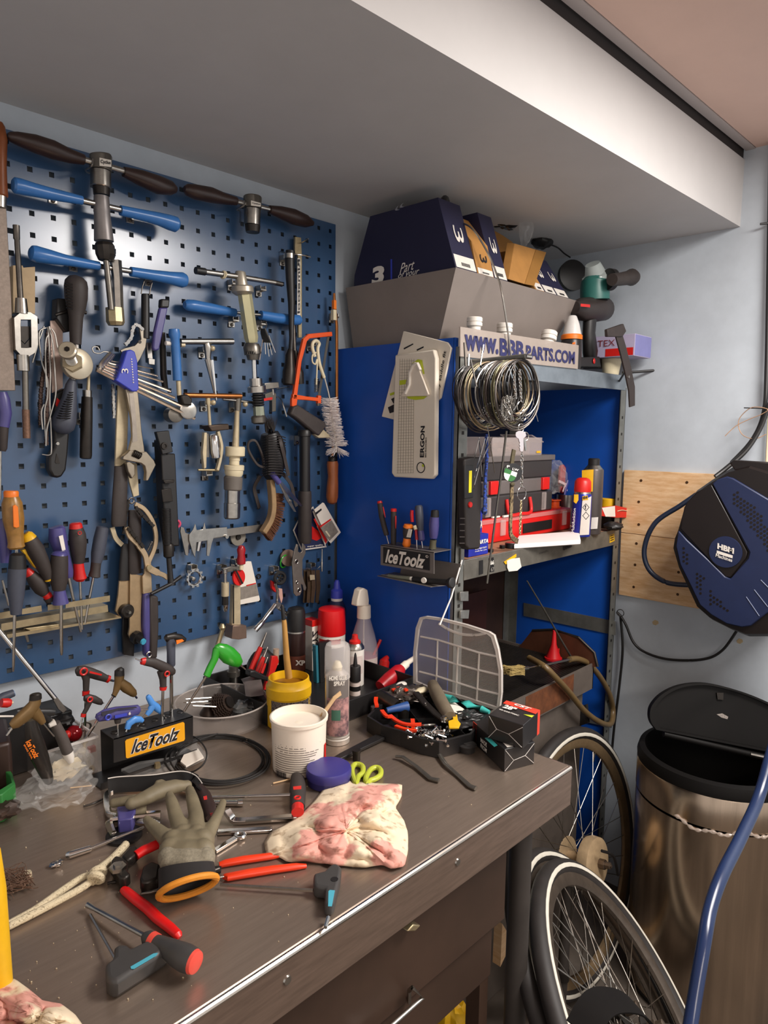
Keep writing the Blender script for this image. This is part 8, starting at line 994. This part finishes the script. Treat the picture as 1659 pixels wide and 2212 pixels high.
t = T('crank_arm', 'black crank arm shaped lever with bolts lying in the organiser', 'lever'); t.add('arm', DARKT, G().strip([ip(395, 705, .045), ip(450, 770, .04), ip(520, 840, .036), ip(570, 880, .034)], [.014, .015, .014, .012], .007, (0, 0, 1)), bev=.002); t.add('pivot', STEEL, G().spin(ip(572, 880, .034), (0, 0, 1), [(0, .0085), (.006, .0085), (.0062, .005), (.01, .005)], 16)); t.add('bolt', STEEL, G().spin(ip(455, 770, .0435), (0, 0, 1), [(0, .003), (.002, .0025)], 10))
isolo('bottle_cage_bolt', 'dark steel pipe end lying at the left of the organiser', 'pipe', DSTEEL, G().tube([ip(175, 725, .04), ip(230, 760, .036), ip(280, 790, .032)], [.014, .014, .012], 18)); isolo('pipe_socket', 'short open dark socket standing in the organiser', 'socket', DSTEEL, G().spin(ip(318, 860, .012), (0, 0, 1), [(0, .011), (.022, .012), (.0225, .010), (.006, .009)], 20)); isolo('blue_lever', 'blue plastic lever lying in the organiser', 'lever', M('lever_blue', '2d4f8a', .4, 0, .1), G().tube([ip(215, 815, .034), ip(280, 800, .036), ip(345, 790, .036)], [.006, .008, .011], 12)); isolo('yellow_reflector', 'yellow dotted reflector lying in the organiser', 'reflector', YEL, G().ext([ip(x, y, .034) for x, y in ((595, 890), (625, 880), (620, 855), (650, 850), (655, 885), (672, 905), (660, 930), (600, 930))], (0, 0, .004)), bev=.001); isolo('white_plug', 'small white oval cap at the back of the organiser', 'cap', WHITE, crumple(ip(305, 655, .04), .016, .01, .006, 2, .08)); isolo('clear_plug', 'pale oval reflector at the back of the organiser', 'reflector', CREAMP, crumple(ip(430, 690, .04), .02, .01, .006, 3, .08)); isolo('paper_slip', 'white paper slip lying behind the grip in the organiser', 'paper', PAPER, G().ext([ip(x, y, .034) for x, y in ((545, 690), (640, 770), (712, 822), (660, 838), (600, 815))], (0, 0, .001)))
isolo('toothbrush', 'turquoise brush handle lying along the open lid', 'brush', M('turquoise', '3fb0a8', .4, 0, .1), G().tube([ip(565, 725, .045), ip(620, 745, .045), ip(720, 775, .042), ip(800, 805, .038), ip(850, 825, .036)], [.005, .008, .0085, .007, .004], 12)); isolo('scrap_parts', 'jumble of grey clamps and levers at the back left of the organiser', 'hardware', M('scrap_grey', '6b615a', .35, .6, .6, 90), crumple(ip(330, 720, .03), .06, .03, .016, 9, .6, 40, 20), smooth=0, kind='stuff'); isolo('dark_scrap', 'jumble of dark clips at the back right of the organiser', 'hardware', BLACK, crumple(ip(700, 870, .022), .05, .03, .014, 10, .5, 40, 20), smooth=0, kind='stuff'); isolo('tin_cap', 'small round tin at the left corner of the organiser', 'tin', STEEL, G().spin(ip(148, 835, .012), (0, 0, 1), [(0, .011), (.016, .011), (.0165, .009)], 20)); isolo('silver_ring', 'bent silver ring lying in the screws of the organiser', 'ring', STEEL, G().ring(ip(470, 905, .03), (.3, .4, 1), .014, .0022, 24, 6))
for i, L in enumerate([[(150, 735, .045), (148, 760, .042), (155, 790, .04)], [(185, 815, .036), (215, 850, .036), (250, 850, .034)], [(235, 845, .03), (280, 880, .032), (340, 900, .034), (430, 900, .036)], [(270, 910, .03), (330, 930, .03), (400, 940, .03)], [(250, 690, .044), (300, 675, .046), (340, 690, .046)], [(375, 870, .03), (378, 900, .03), (380, 925, .03)]]): isolo('orange_clip', 'bent orange plastic clips scattered in the organiser', 'clip', ORR, G().strip(bez([ip(*e) for e in L], 5), .008, .004, (0, 0, 1)), 'orange clips in the organiser')
random.seed(17); g0 = None
for i in range(60):
    u, v = random.random(), random.random(); p = ip(370 + 220 * u + 20 * v, 920 + 75 * v + 15 * u, .016 + .02 * random.random() * (1 - abs(u - .5))); d = V((random.uniform(-1, 1), random.uniform(-1, 1), random.uniform(-.3, .5))).normalized(); g = G().spin(p, d, [(0, .0016), (.016, .0016), (.0162, .0036), (.019, .003)], 6)
    solo('screw', 'small bright screws heaped in the front of the organiser', 'screw', CHROME, g, 'screws in the organiser')
def tbox(lab, L3, top, face, mark): pass
TB = M('tube_carton', '211f20', .3, 0, .1, 10); CRE = M('carton_red', 'e0402c', .45, 0, .05)
def slab(q, h): return [V((p.x, p.y, p.z)) for p in q]
t = T('tube_box', 'lower black bicycle tube box standing on the bench by the organiser', 'box', 'black bicycle tube boxes'); a, b, c = d16(940, 1195), d16(1125, 1145), d16(745, 1010); hb = zat(a, K(16, (0, 1055))[0][1]) - BZ; t.add('carton', TB, G().par(a, b - a, c - a, (0, 0, hb)), bev=.001); tz = BZ + hb
t.add('red_end', CRE, G().par(c + (a - c) * .0 + V((0, 0, .0)) + (a - c).cross(V((0, 0, 1))).normalized() * -.0006, (a - c) * .13, (0, 0, hb), (a - c).cross(V((0, 0, 1))).normalized() * .0006)); t.add('teal_mark', M('teal_dark', '1f6a68', .4, 0, 0), G().ext([d16(x, y, hb + .0003) for x, y in ((820, 985), (850, 980), (900, 1030), (880, 1040))], (0, 0, .0004))); g = G()
F = lambda u, v, o=.0006: a + (b - a) * u + V((0, 0, hb * v)) + (b - a).cross(V((0, 0, 1))).normalized() * o
for P_ in ([(.02, .04), (.3, .42), (.68, .5), (.98, .95)], [(.3, .42), (.02, .95)], [(.68, .5), (.98, .06)]): g.tube([F(*q) for q in P_], .0006, 5)
t.add('fold_lines', M('fold_white', 'cfc8c2', .6, 0, .3, 100), g); t.add('white_patch', WHITE, G().ext([d16(x, y, hb + .0004) for x, y in ((925, 1005), (975, 1012), (1025, 1030), (960, 1042))], (0, 0, .0004))); nf = (a - c).cross(V((0, 0, 1))).normalized(); nf = nf if nf.dot(CC - a) > 0 else -nf; L_ = lambda u, v: c + (a - c) * u + V((0, 0, hb * v)) + nf * .001; t.text('MADE', L_(.3, .42), L_(.5, .42), L_(.3, .62), WHITE); t.text('FROM', L_(.3, .16), L_(.5, .16), L_(.3, .36), WHITE)
t = T('tube_box', 'upper black and red bicycle tube box with white size print lying on the lower one', 'box', 'black bicycle tube boxes'); z0 = hb + .0005; d3 = lambda x, y, h: d16(x, y, h); hu = .045; q = [d3(1058, 1030, z0), d3(1170, 940, z0), d3(945, 870, z0), d3(830, 960, z0)]; q2 = [d3(845, 840, z0 + hu), d3(1060, 905, z0 + hu), d3(1175, 810, z0 + hu), d3(955, 755, z0 + hu)]
u = q2[1] - q2[0]; v = q2[3] - q2[0]; p0 = q2[0]; t.add('carton', TB, G().par(p0 - V((0, 0, hu)), u, v, (0, 0, hu)), bev=.001); R3 = lambda x, y, z=.0005: p0 + u * x + v * y + V((0, 0, z)); t.add('red_strip', CRE, G().ext([R3(0, .80), R3(1, .72), R3(1, 1), R3(0, 1)], (0, 0, .0004))); t.add('red_end', CRE, G().par(R3(1, .86, -hu), u * .003, v * .14, (0, 0, hu))); t.add('lime_mark', LIME, G().ext([R3(.75, .52), R3(1, .48), R3(1, .62)], (0, 0, .0004))); t.text('CST', R3(.3, .84, .001), R3(.8, .80, .001), R3(.3, .97, .001), WHITE, bold=.05, shear=.3); t.text('28"', R3(.12, .52, .001), R3(.48, .50, .001), R3(.12, .74, .001), WHITE, bold=.05); t.text('40-622/700C', R3(.1, .36, .001), R3(.7, .32, .001), R3(.1, .42, .001), WHITE); g = G(); FF = lambda x, y: p0 + u * x + V((0, 0, -hu * (1 - y))) - v.normalized() * .0006
for P_ in ([(.02, .95), (.25, .5), (.6, .45), (.98, .9)], [(.25, .5), (.02, .05)], [(.6, .45), (.98, .08)]): g.tube([FF(*e) for e in P_], .0006, 5)
t.add('fold_lines', M('fold_white'), g)
# --- swarf: crumbs of metal and dirt on the top
random.seed(40); g = G()
for i in range(150):
    p = B(random.uniform(20, 1150), random.uniform(1690, 2190), .0004)
    if p.y < BY + .01 or p.y > -.03 or p.x > BX - .01: continue
    r = random.uniform(.0004, .0012); g.box(p + V((0, 0, r / 2)), (r, r * random.uniform(.5, 1.5), r), random.uniform(0, 3))
t = T('metal_crumbs', 'tiny metal crumbs scattered over the steel worktop', 'crumbs', kind='stuff'); t.add('crumbs', BONE, g, smooth=0)
t = T('steel_wool', 'small brown clump of rusty steel wool by the yellow bottle', 'steel wool'); random.seed(14); c = bh(14, 100, 680, .008); g = G()
for i in range(40): g.tube(bez([c + V((random.uniform(-.02, .02), random.uniform(-.03, .03), random.uniform(-.006, .008))) for _ in range(4)], 5), .0005, 4)
t.add('wool', M('wool_brown', '8d6f5c', .6, .5, .3, 100), g, kind='stuff'); solo('small_nut', 'small pale nut lying right of the steel wool', 'nut', BONE, G().spin(bh(14, 195, 640, .0004), (0, 0, 1), [(0, .006), (.006, .006)], 6)); solo('small_clip', 'small chrome clip lying left of the socket driver', 'clip', CHROME, crumple(bh(14, 405, 550, .004), .009, .006, .0035, 3, .4))
# ================================================================ right side: wheels, waste bin, hose reel
TY = M('tyre', '2a2523', .6, 0, .3, 30); RIMM = M('rim_alloy', '6d6258', .4, .7, .3, 40); RIMT = M('rim_tan', '8d7658', .45, .5, .25, 30); STR = M('reflex_stripe', 'd8d2c4', .4, 0, .1, 30); HUBM = M('hub_tan', 'b99f7c', .5, .3, .25, 40); SPK = M('spoke_steel', 'a39d95', .3, 1, .2, 60)
def wheel(lab, c, n, R, rim, hub, spokes=28, wid=.019, axle=.05, cass=False):
    c, n = V(c), V(n).normalized(); u, w = fr(n, (0, 0, 1)); P_ = lambda a, r, o=0: c + (u * math.cos(a) + w * math.sin(a)) * r + n * o; N = 64; A = [6.28319 * i / N for i in range(N)]
    t = T('bicycle_wheel', lab, 'wheel', 'bicycle wheels'); t.add('tyre', TY, G().tube([P_(a, R - wid) for a in A], wid, 14, ref=n, closed=True)); 
    for s_ in (-1, 1): t.add('reflective_stripe', STR, G().tube([P_(a, R - wid * 1.1, s_ * wid * 1.0) for a in A], .005, 8, ref=n, ratio=.3, closed=True))
    g = G(); r0 = R - 2 * wid; b = 0
    prof = [(r0 + .006, -.011), (r0 - .014, -.010), (r0 - .022, -.004), (r0 - .022, .004), (r0 - .014, .010), (r0 + .006, .011)]
    for a in A: g.v += [P_(a, r, o) for r, o in prof]
    for i in range(N):
        for j in range(6): j2 = (j + 1) % 6; i2 = (i + 1) % N; g.f.append((i * 6 + j, i * 6 + j2, i2 * 6 + j2, i2 * 6 + j))
    t.add('rim', rim, g); hw = .03
    for i in range(spokes): a = 6.28319 * i / spokes; s_ = 1 if i % 2 else -1; da = .45 * (1 if (i // 2) % 2 else -1); t.add('spoke', SPK, G().tube([P_(a + da, .03 if not cass else .042, s_ * hw), P_(a, r0 - .02, 0)], .0011, 5))
    t.add('hub', HUBM if cass else hub, G().spin(c - n * hw, n, [(-.002, .012), (0, .05 if cass else .026), (.003, .05 if cass else .026), (.006, .014), (2 * hw - .006, .014), (2 * hw - .003, .05 if cass else .026), (2 * hw, .05 if cass else .026), (2 * hw + .002, .012)], 30)); t.add('axle', M('axle_brown', '7a6a5c', .4, .8, .3, 60), G().spin(c - n * (hw + axle), n, [(0, .004), (.004, .0055), (2 * hw + 2 * axle - .012, .0055), (2 * hw + 2 * axle, .004)], 12).spin(c + n * (hw + (.036 if cass else .006)), n, [(0, .013), (.016, .013), (.0165, .009), (.03, .009), (.031, .007)], 8)); return t, P_
t, P_ = wheel('bicycle wheel with tan hub brake leaning on the shelving unit behind the bench', (.45, -.518, .345), (.03, -.983, .18), .347, RIMT, HUBM, 32, .018, .07, True)
t.add('brake_drum', HUBM, G().spin(P_(0, 0, .03), (.03, -.983, .18), [(0, .062), (.012, .066), (.03, .064), (.034, .055), (.036, .03)], 36)); t.add('valve', CHROME, G().tube([P_(2.2, .292), P_(2.2, .262)], .003, 8)); t.add('arm_cable', BLACK, G().tube(bez([on(1300, 1838, 1, -.60), on(1325, 1850, 1, -.61), on(1335, 1890, 1, -.60)], 6), .004, 8))
NN = (.343, -.718, .605)
wheel('front bicycle wheel with white striped tyre beside the steel bin', (.06, -.862, .295), NN, .345, RIMM, DARKT, 28, axle=.008); wheel('striped bicycle wheel close behind the front one by the bench leg', (.08, -.80, .285), NN, .345, RIMM, DARKT, 28, axle=.008)
solo('mudguard', 'dark curved mudguard end in front of the wheels at the bottom of the photo', 'mudguard', M('guard_black', '0f0c0b', .8, 0, .2, 20, spec=.1), G().strip(bez([on(1255, 2230, 1, -1.06), on(1290, 2172, 1, -1.06), on(1330, 2160, 1, -1.06), on(1375, 2175, 1, -1.06), on(1420, 2230, 1, -1.06)], 6), .036, .002, (0.2, -.3, 1)))
t = T('bicycle_stand', 'dark steel tube standing among the bicycle wheels', 'stand'); q0, q1, q2 = onp(1227, 1878, (.23, -.58, .5), (.5, .8, 0)), onp(1216, 2105, (.23, -.58, .5), (.5, .8, 0)), onp(1203, 2260, (.23, -.58, .5), (.5, .8, 0)); t.add('tube', LEG, G().tube([q0, q1, q2, V((q2.x, q2.y, 0.002))], .013, 14)); t.add('collar', DARKT, G().tube([q1 + V((0, 0, .012)), q1 - V((0, 0, .012))], .016, 14))
# --- stainless waste bin
SB = M('bin_steel', 'c9b5a0', .24, 1, .25, 3, .0, stretch=(14, 14, .6)); r = .20; bc_ = V((.676, -.79, 0)); zr = .632
t = T('waste_bin', 'tall stainless steel waste bin with open black flap lid on the right', 'bin'); t.add('body', SB, G().spin(bc_, (0, 0, 1), [(.012, r - .006), (.02, r - .001), (.545, r - .001), (.5455, r - .004)], 72, False)); t.add('foot_ring', BLACK, G().spin(bc_, (0, 0, 1), [(0, r - .006), (.012, r - .006)], 48)); t.add('top_band', SB, G().spin(bc_, (0, 0, 1), [(.551, r - .003), (.552, r), (zr - .004, r), (zr, r - .002)], 72, False)); g = G(); n = 64
for k, (rr_, z) in enumerate([(r, zr), (r + .001, zr + .012), (r - .004, zr + .03), (r - .018, zr + .034), (r - .022, zr + .01), (r - .024, zr - .06), (r - .03, zr - .2), (r - .031, zr - .3)]): g.v += [bc_ + V((rr_ * math.cos(6.28319 * i / n), rr_ * math.sin(6.28319 * i / n), z)) for i in range(n)]
for k in range(7): g.f += [(k * n + i, k * n + (i + 1) % n, (k + 1) * n + (i + 1) % n, (k + 1) * n + i) for i in range(n)]
t.add('rim', M('bin_black', '0d0b0a', .55, 0, .15, 30, spec=.2), g); t.add('liner_bag', M('liner', '2a2524', .2, 0, .4, 40, .3), crumple(bc_ + V((0, 0, zr - .22)), .165, .165, .08, 21, .2, 60, 30), smooth=20); g = G(); ss = random.seed(5)
P0 = [bc_ + V(((r + .002) * math.cos(a), (r + .002) * math.sin(a), .549 + .006 * math.sin(a * 7) + .004 * math.sin(a * 17))) for a in [3.0 + 1.1 * i / 60 for i in range(61)]]; t.add('bag_edge', M('bag_edge', 'c9b8aa', .15, 0, .3, 60, alpha=.55), G().tube(P0, [.0015 + .0035 * abs(math.sin(i * .7)) for i in range(61)], 8, (0, 0, 1)))
nl_ = V((-.72, -.66, .22)).normalized(); lp0 = bc_ + V((-.02, .07, zr + .05)); lq = lambda a, b, o=0: onp(*K(24, (a, b))[0], lp0, nl_) + nl_ * o
lo2 = bez([lq(*q) for q in ((300, 745), (240, 660), (222, 560), (250, 450), (370, 320), (580, 220), (860, 190), (1160, 245), (1500, 360), (1850, 540), (2050, 760), (2080, 960), (2000, 1080))], 5); li2 = [lo2[0].lerp(p, 1) for p in lo2]; cl = sum(lo2, V()) / len(lo2); lin_ = [cl + (p - cl) * .93 for p in lo2]
t.add('lid', M('bin_black'), G().ext(lo2, -nl_ * .006), smooth=40); t.add('lid_rim', M('bin_black'), G().frame(lo2, lin_, nl_ * .014), smooth=40); t.add('hinge_bar', M('bin_black'), G().tube([lq(400, 800, .004), lq(1340, 1020, .004), lq(1950, 1160, .004)], .009, 12)); t.add('hinge_pin', STEEL, G().tube([lq(1420, 1040, .010), lq(1650, 1090, .010)], .0065, 10)); t.add('paint_mark', M('scuff', '9a9088', .7, 0, .6, 400), G().ext([lq(x, y, .0005) for x, y in ((1040, 570), (1110, 560), (1180, 600), (1170, 630), (1100, 610))], nl_ * .0006)); t.add('latch_tab', DARKT, G().ext([lq(x, y, .0005) for x, y in ((1035, 310), (1115, 310), (1112, 395), (1045, 390))], nl_ * .005))
# --- hose reel
CROP[25] = (1440, 980, 3.0236); XR = .72; rx = lambda a, b, o=0: on(*K(25, (a, b))[0], 0, XR - o); RBL = M('reel_blue', '1f294a', .38, 0, .12, 20); RBK = M('reel_black', '1a1413', .35, 0, .12, 20)
body = [(52, 610), (62, 545), (85, 490), (130, 330), (200, 240), (300, 170), (430, 90), (560, 60), (760, 120), (900, 330), (930, 700), (840, 1040), (690, 1196), (545, 1196), (430, 1150), (300, 1085), (215, 1010), (150, 870), (90, 740)]
t = T('hose_reel', 'dark blue and black wall mounted hose reel with round lettered badge', 'hose reel'); pf = [rx(*q) for q in body]; cR = sum(pf, V()) / len(pf); pbk = [V((WX - .014, 0, 0)) + V((0, (cR + (p - cR) * .94).y, (cR + (p - cR) * .94).z)) for p in pf]; g = G(); m_ = len(pf); g.v = pf + pbk + [cR + (p - cR) * .93 + V((-.022, 0, 0)) for p in pf]
g.f = [(i, (i + 1) % m_, m_ + (i + 1) % m_, m_ + i) for i in range(m_)] + [((i + 1) % m_, i, 2 * m_ + i, 2 * m_ + (i + 1) % m_) for i in range(m_)] + [tuple(range(2 * m_, 3 * m_)), tuple(range(2 * m_ - 1, m_ - 1, -1))]; t.add('housing', RBK, g, smooth=25, bev=.004)
bl = [(85, 500), (140, 560), (280, 690), (390, 800), (425, 815), (540, 680), (548, 640), (305, 195), (340, 168), (400, 148), (440, 158), (680, 300), (830, 420), (880, 700), (800, 950), (660, 1040), (560, 1120), (500, 1130), (400, 1108), (300, 1050), (225, 985), (160, 850), (95, 720), (68, 600)]
t.add('front_cover', RBL, G().ext([rx(a, b, .021) for a, b in bl], (-.010, 0, 0)), bev=.003); t.add('black_panel', RBK, G().ext([rx(a, b, .021) for a, b in ((145, 310), (200, 250), (300, 200), (535, 640), (525, 680), (425, 808), (390, 805), (95, 490), (120, 350))], (-.008, 0, 0)), bev=.003)
c_ = rx(385, 642, .030); t.add('badge', RBL, G().spin(c_, (-1, 0, 0), [(0, .041), (.003, .0405)], 40)); zb_ = .0338
t.text('HBM', rx(332, 620, zb_), rx(440, 655, zb_), rx(334, 583, zb_), WHITE, bold=.05); t.add('badge_bar', WHITE, G().ext([rx(a, b, zb_) for a, b in ((328, 632), (432, 665), (430, 684), (327, 651))], (-.0004, 0, 0))); t.text('Machines', rx(320, 672, zb_), rx(428, 708, zb_), rx(324, 650, zb_), WHITE)
t.add('top_hook', RBK, G().ext([rx(a, b, -.02) for a, b in ((435, 60), (460, 40), (700, 55), (700, 250), (620, 190), (480, 120))], (-.03, 0, 0)), bev=.003); t.add('hook_screw', STEEL, G().spin(rx(626, 163, .012), (-1, 0, 0), [(0, .004), (.002, .003)], 10))
for PL in ([(430, 245), (455, 245), (600, 370), (640, 450), (700, 560), (700, 740), (640, 600), (420, 300)], [(180, 760), (245, 810), (240, 930), (180, 870)], [(285, 890), (400, 1010), (425, 1060), (275, 975)], [(95, 595), (150, 650), (150, 740), (110, 700)]):
    g = G()
    for i in range(30):
        for j in range(30):
            x, y = 90 + i * 22, 240 + j * 28 + (14 if i % 2 else 0)
            if inpoly(x, y, PL): g.spin(rx(x, y, .0312), (-1, 0, 0), [(0, .0036), (.0005, .0036)], 6)
    t.add('grille', RBK, g, smooth=0)
for a, b, c, d in ((520, 935, 605, 1060), (572, 888, 660, 1000), (615, 825, 700, 910)): t.add('accent_line', M('accent_grey', '8088a0', .4, 0, 0), G().tube([rx(a, b, .0315), rx(c, d, .0315)], .0009, 6))
HB = M('hose_navy', '232c40', .35, 0, .1, 30); hx = lambda a, b, X: on(a, b, 0, X)
t.add('hose_loop', HB, G().tube(bez([hx(1505, 1068, .80), hx(1470, 1092, .79), hx(1415, 1130, .78), hx(1392, 1185, .78), hx(1402, 1230, .78), hx(1440, 1258, .78), hx(1495, 1264, .79)], 8), .0072, 12))
solo('power_cable', 'thin black cable hanging in a bow under the hose reel to the rack post', 'cable', BLACK, G().tube(bez([hx(1592, 1362, .87), hx(1560, 1405, .875), hx(1520, 1424, .875), hx(1450, 1425, .875), hx(1400, 1412, .875), hx(1370, 1390, .875), hx(1352, 1350, .87), hx(1340, 1330, .865), hx(1332, 1322, .862)], 8), .004, 8)); solo('power_cable', 'black cable running straight down along the right rack post', 'cable', BLACK, G().tube(bez([hx(1340, 1328, .875), hx(1345, 1400, .875), hx(1338, 1480, .875), hx(1328, 1560, .875), hx(1322, 1620, .875)], 6), .004, 8)); solo('wire_ring', 'small black wire ring on the rack post above the hanging cable', 'ring', BLACK, G().ring(hx(1340, 1324, .86), (1, .2, 0), .011, .0014, 20, 6))
t = T('air_hose', 'two black hoses running down the wall into the top of the reel', 'hose'); t.add('hose', BLACK, G().tube(bez([hx(1690, 800, .87), hx(1660, 880, .86), hx(1640, 930, .85), hx(1610, 975, .83), hx(1568, 1012, .80), hx(1545, 1030, .78)], 8), .0062, 10)); t.add('hose', BLACK, G().tube(bez([hx(1665, 300, .885), hx(1660, 600, .885), hx(1656, 800, .88), hx(1650, 890, .87), hx(1625, 950, .86), hx(1580, 1000, .83)], 8), .0058, 10)); t.add('peg', BLACK, G().tube([hx(1607, 881, .86), hx(1690, 884, .875)], .0016, 6)); solo('peg', 'short black peg in the right wall under the end of the soffit', 'peg', BLACK, G().tube([on(1642, 484, 0, .87), on(1690, 478, 0, .899)], .003, 8))
solo('twine', 'loops of tan twine tied round the black hoses', 'twine', M('twine', 'c49a78', .7, 0, .2), G().tube(bez([hx(1566, 942, .86), hx(1590, 920, .86), hx(1620, 905, .86), hx(1645, 895, .855), hx(1658, 884, .85), hx(1625, 880, .86), hx(1600, 900, .87), hx(1595, 920, .87), hx(1605, 940, .86), hx(1630, 948, .85), hx(1655, 938, .85)], 6), .0011, 6))
solo('pipe', 'thin cream pipe running down the wall at the right edge of the photo', 'pipe', CREAMP, G().tube([on(1661, 900, 0, .885), on(1656, 1005, 0, .885)], .004, 8))
t = T('blue_hose', 'long blue hose hanging in front of the steel bin at the right edge', 'hose'); t.add('hose', M('hose_blue', '1b2a4c', .25, 0, .1, 20), G().tube(bez([V((.74, -.95, 1.04)), V((.60, -1.0, .95)), on(1720, 1500, 1, -1.02), on(1675, 1600, 1, -1.03), on(1640, 1720, 1, -1.035), on(1600, 1810, 1, -1.04), on(1560, 1890, 1, -1.045), on(1535, 1960, 1, -1.05), on(1520, 2040, 1, -1.06), on(1495, 2190, 1, -1.07), on(1478, 2300, 1, -1.08)], 8), .0105, 14))
for i, (x, y) in enumerate([(1416, 1345), (1598, 1385)]): solo('paint_chip', 'bare tan chip in the wall paint under the plywood, %s' % ('left one' if i == 0 else 'right one under the reel'), 'paint chip', M('chip_tan', 'c9b28c', .8, 0, .3, 40), G().ext([hx(x + a * 7, y + b * 6, WX - .0003) for a, b in ((-1, -.3), (-.2, -1), (.8, -.6), (1, .3), (.1, 1), (-.8, .6))], (-.0004, 0, 0)))
# ---------------------------------------------------------------- parent, tag, place
for t in ALL: t.finish()
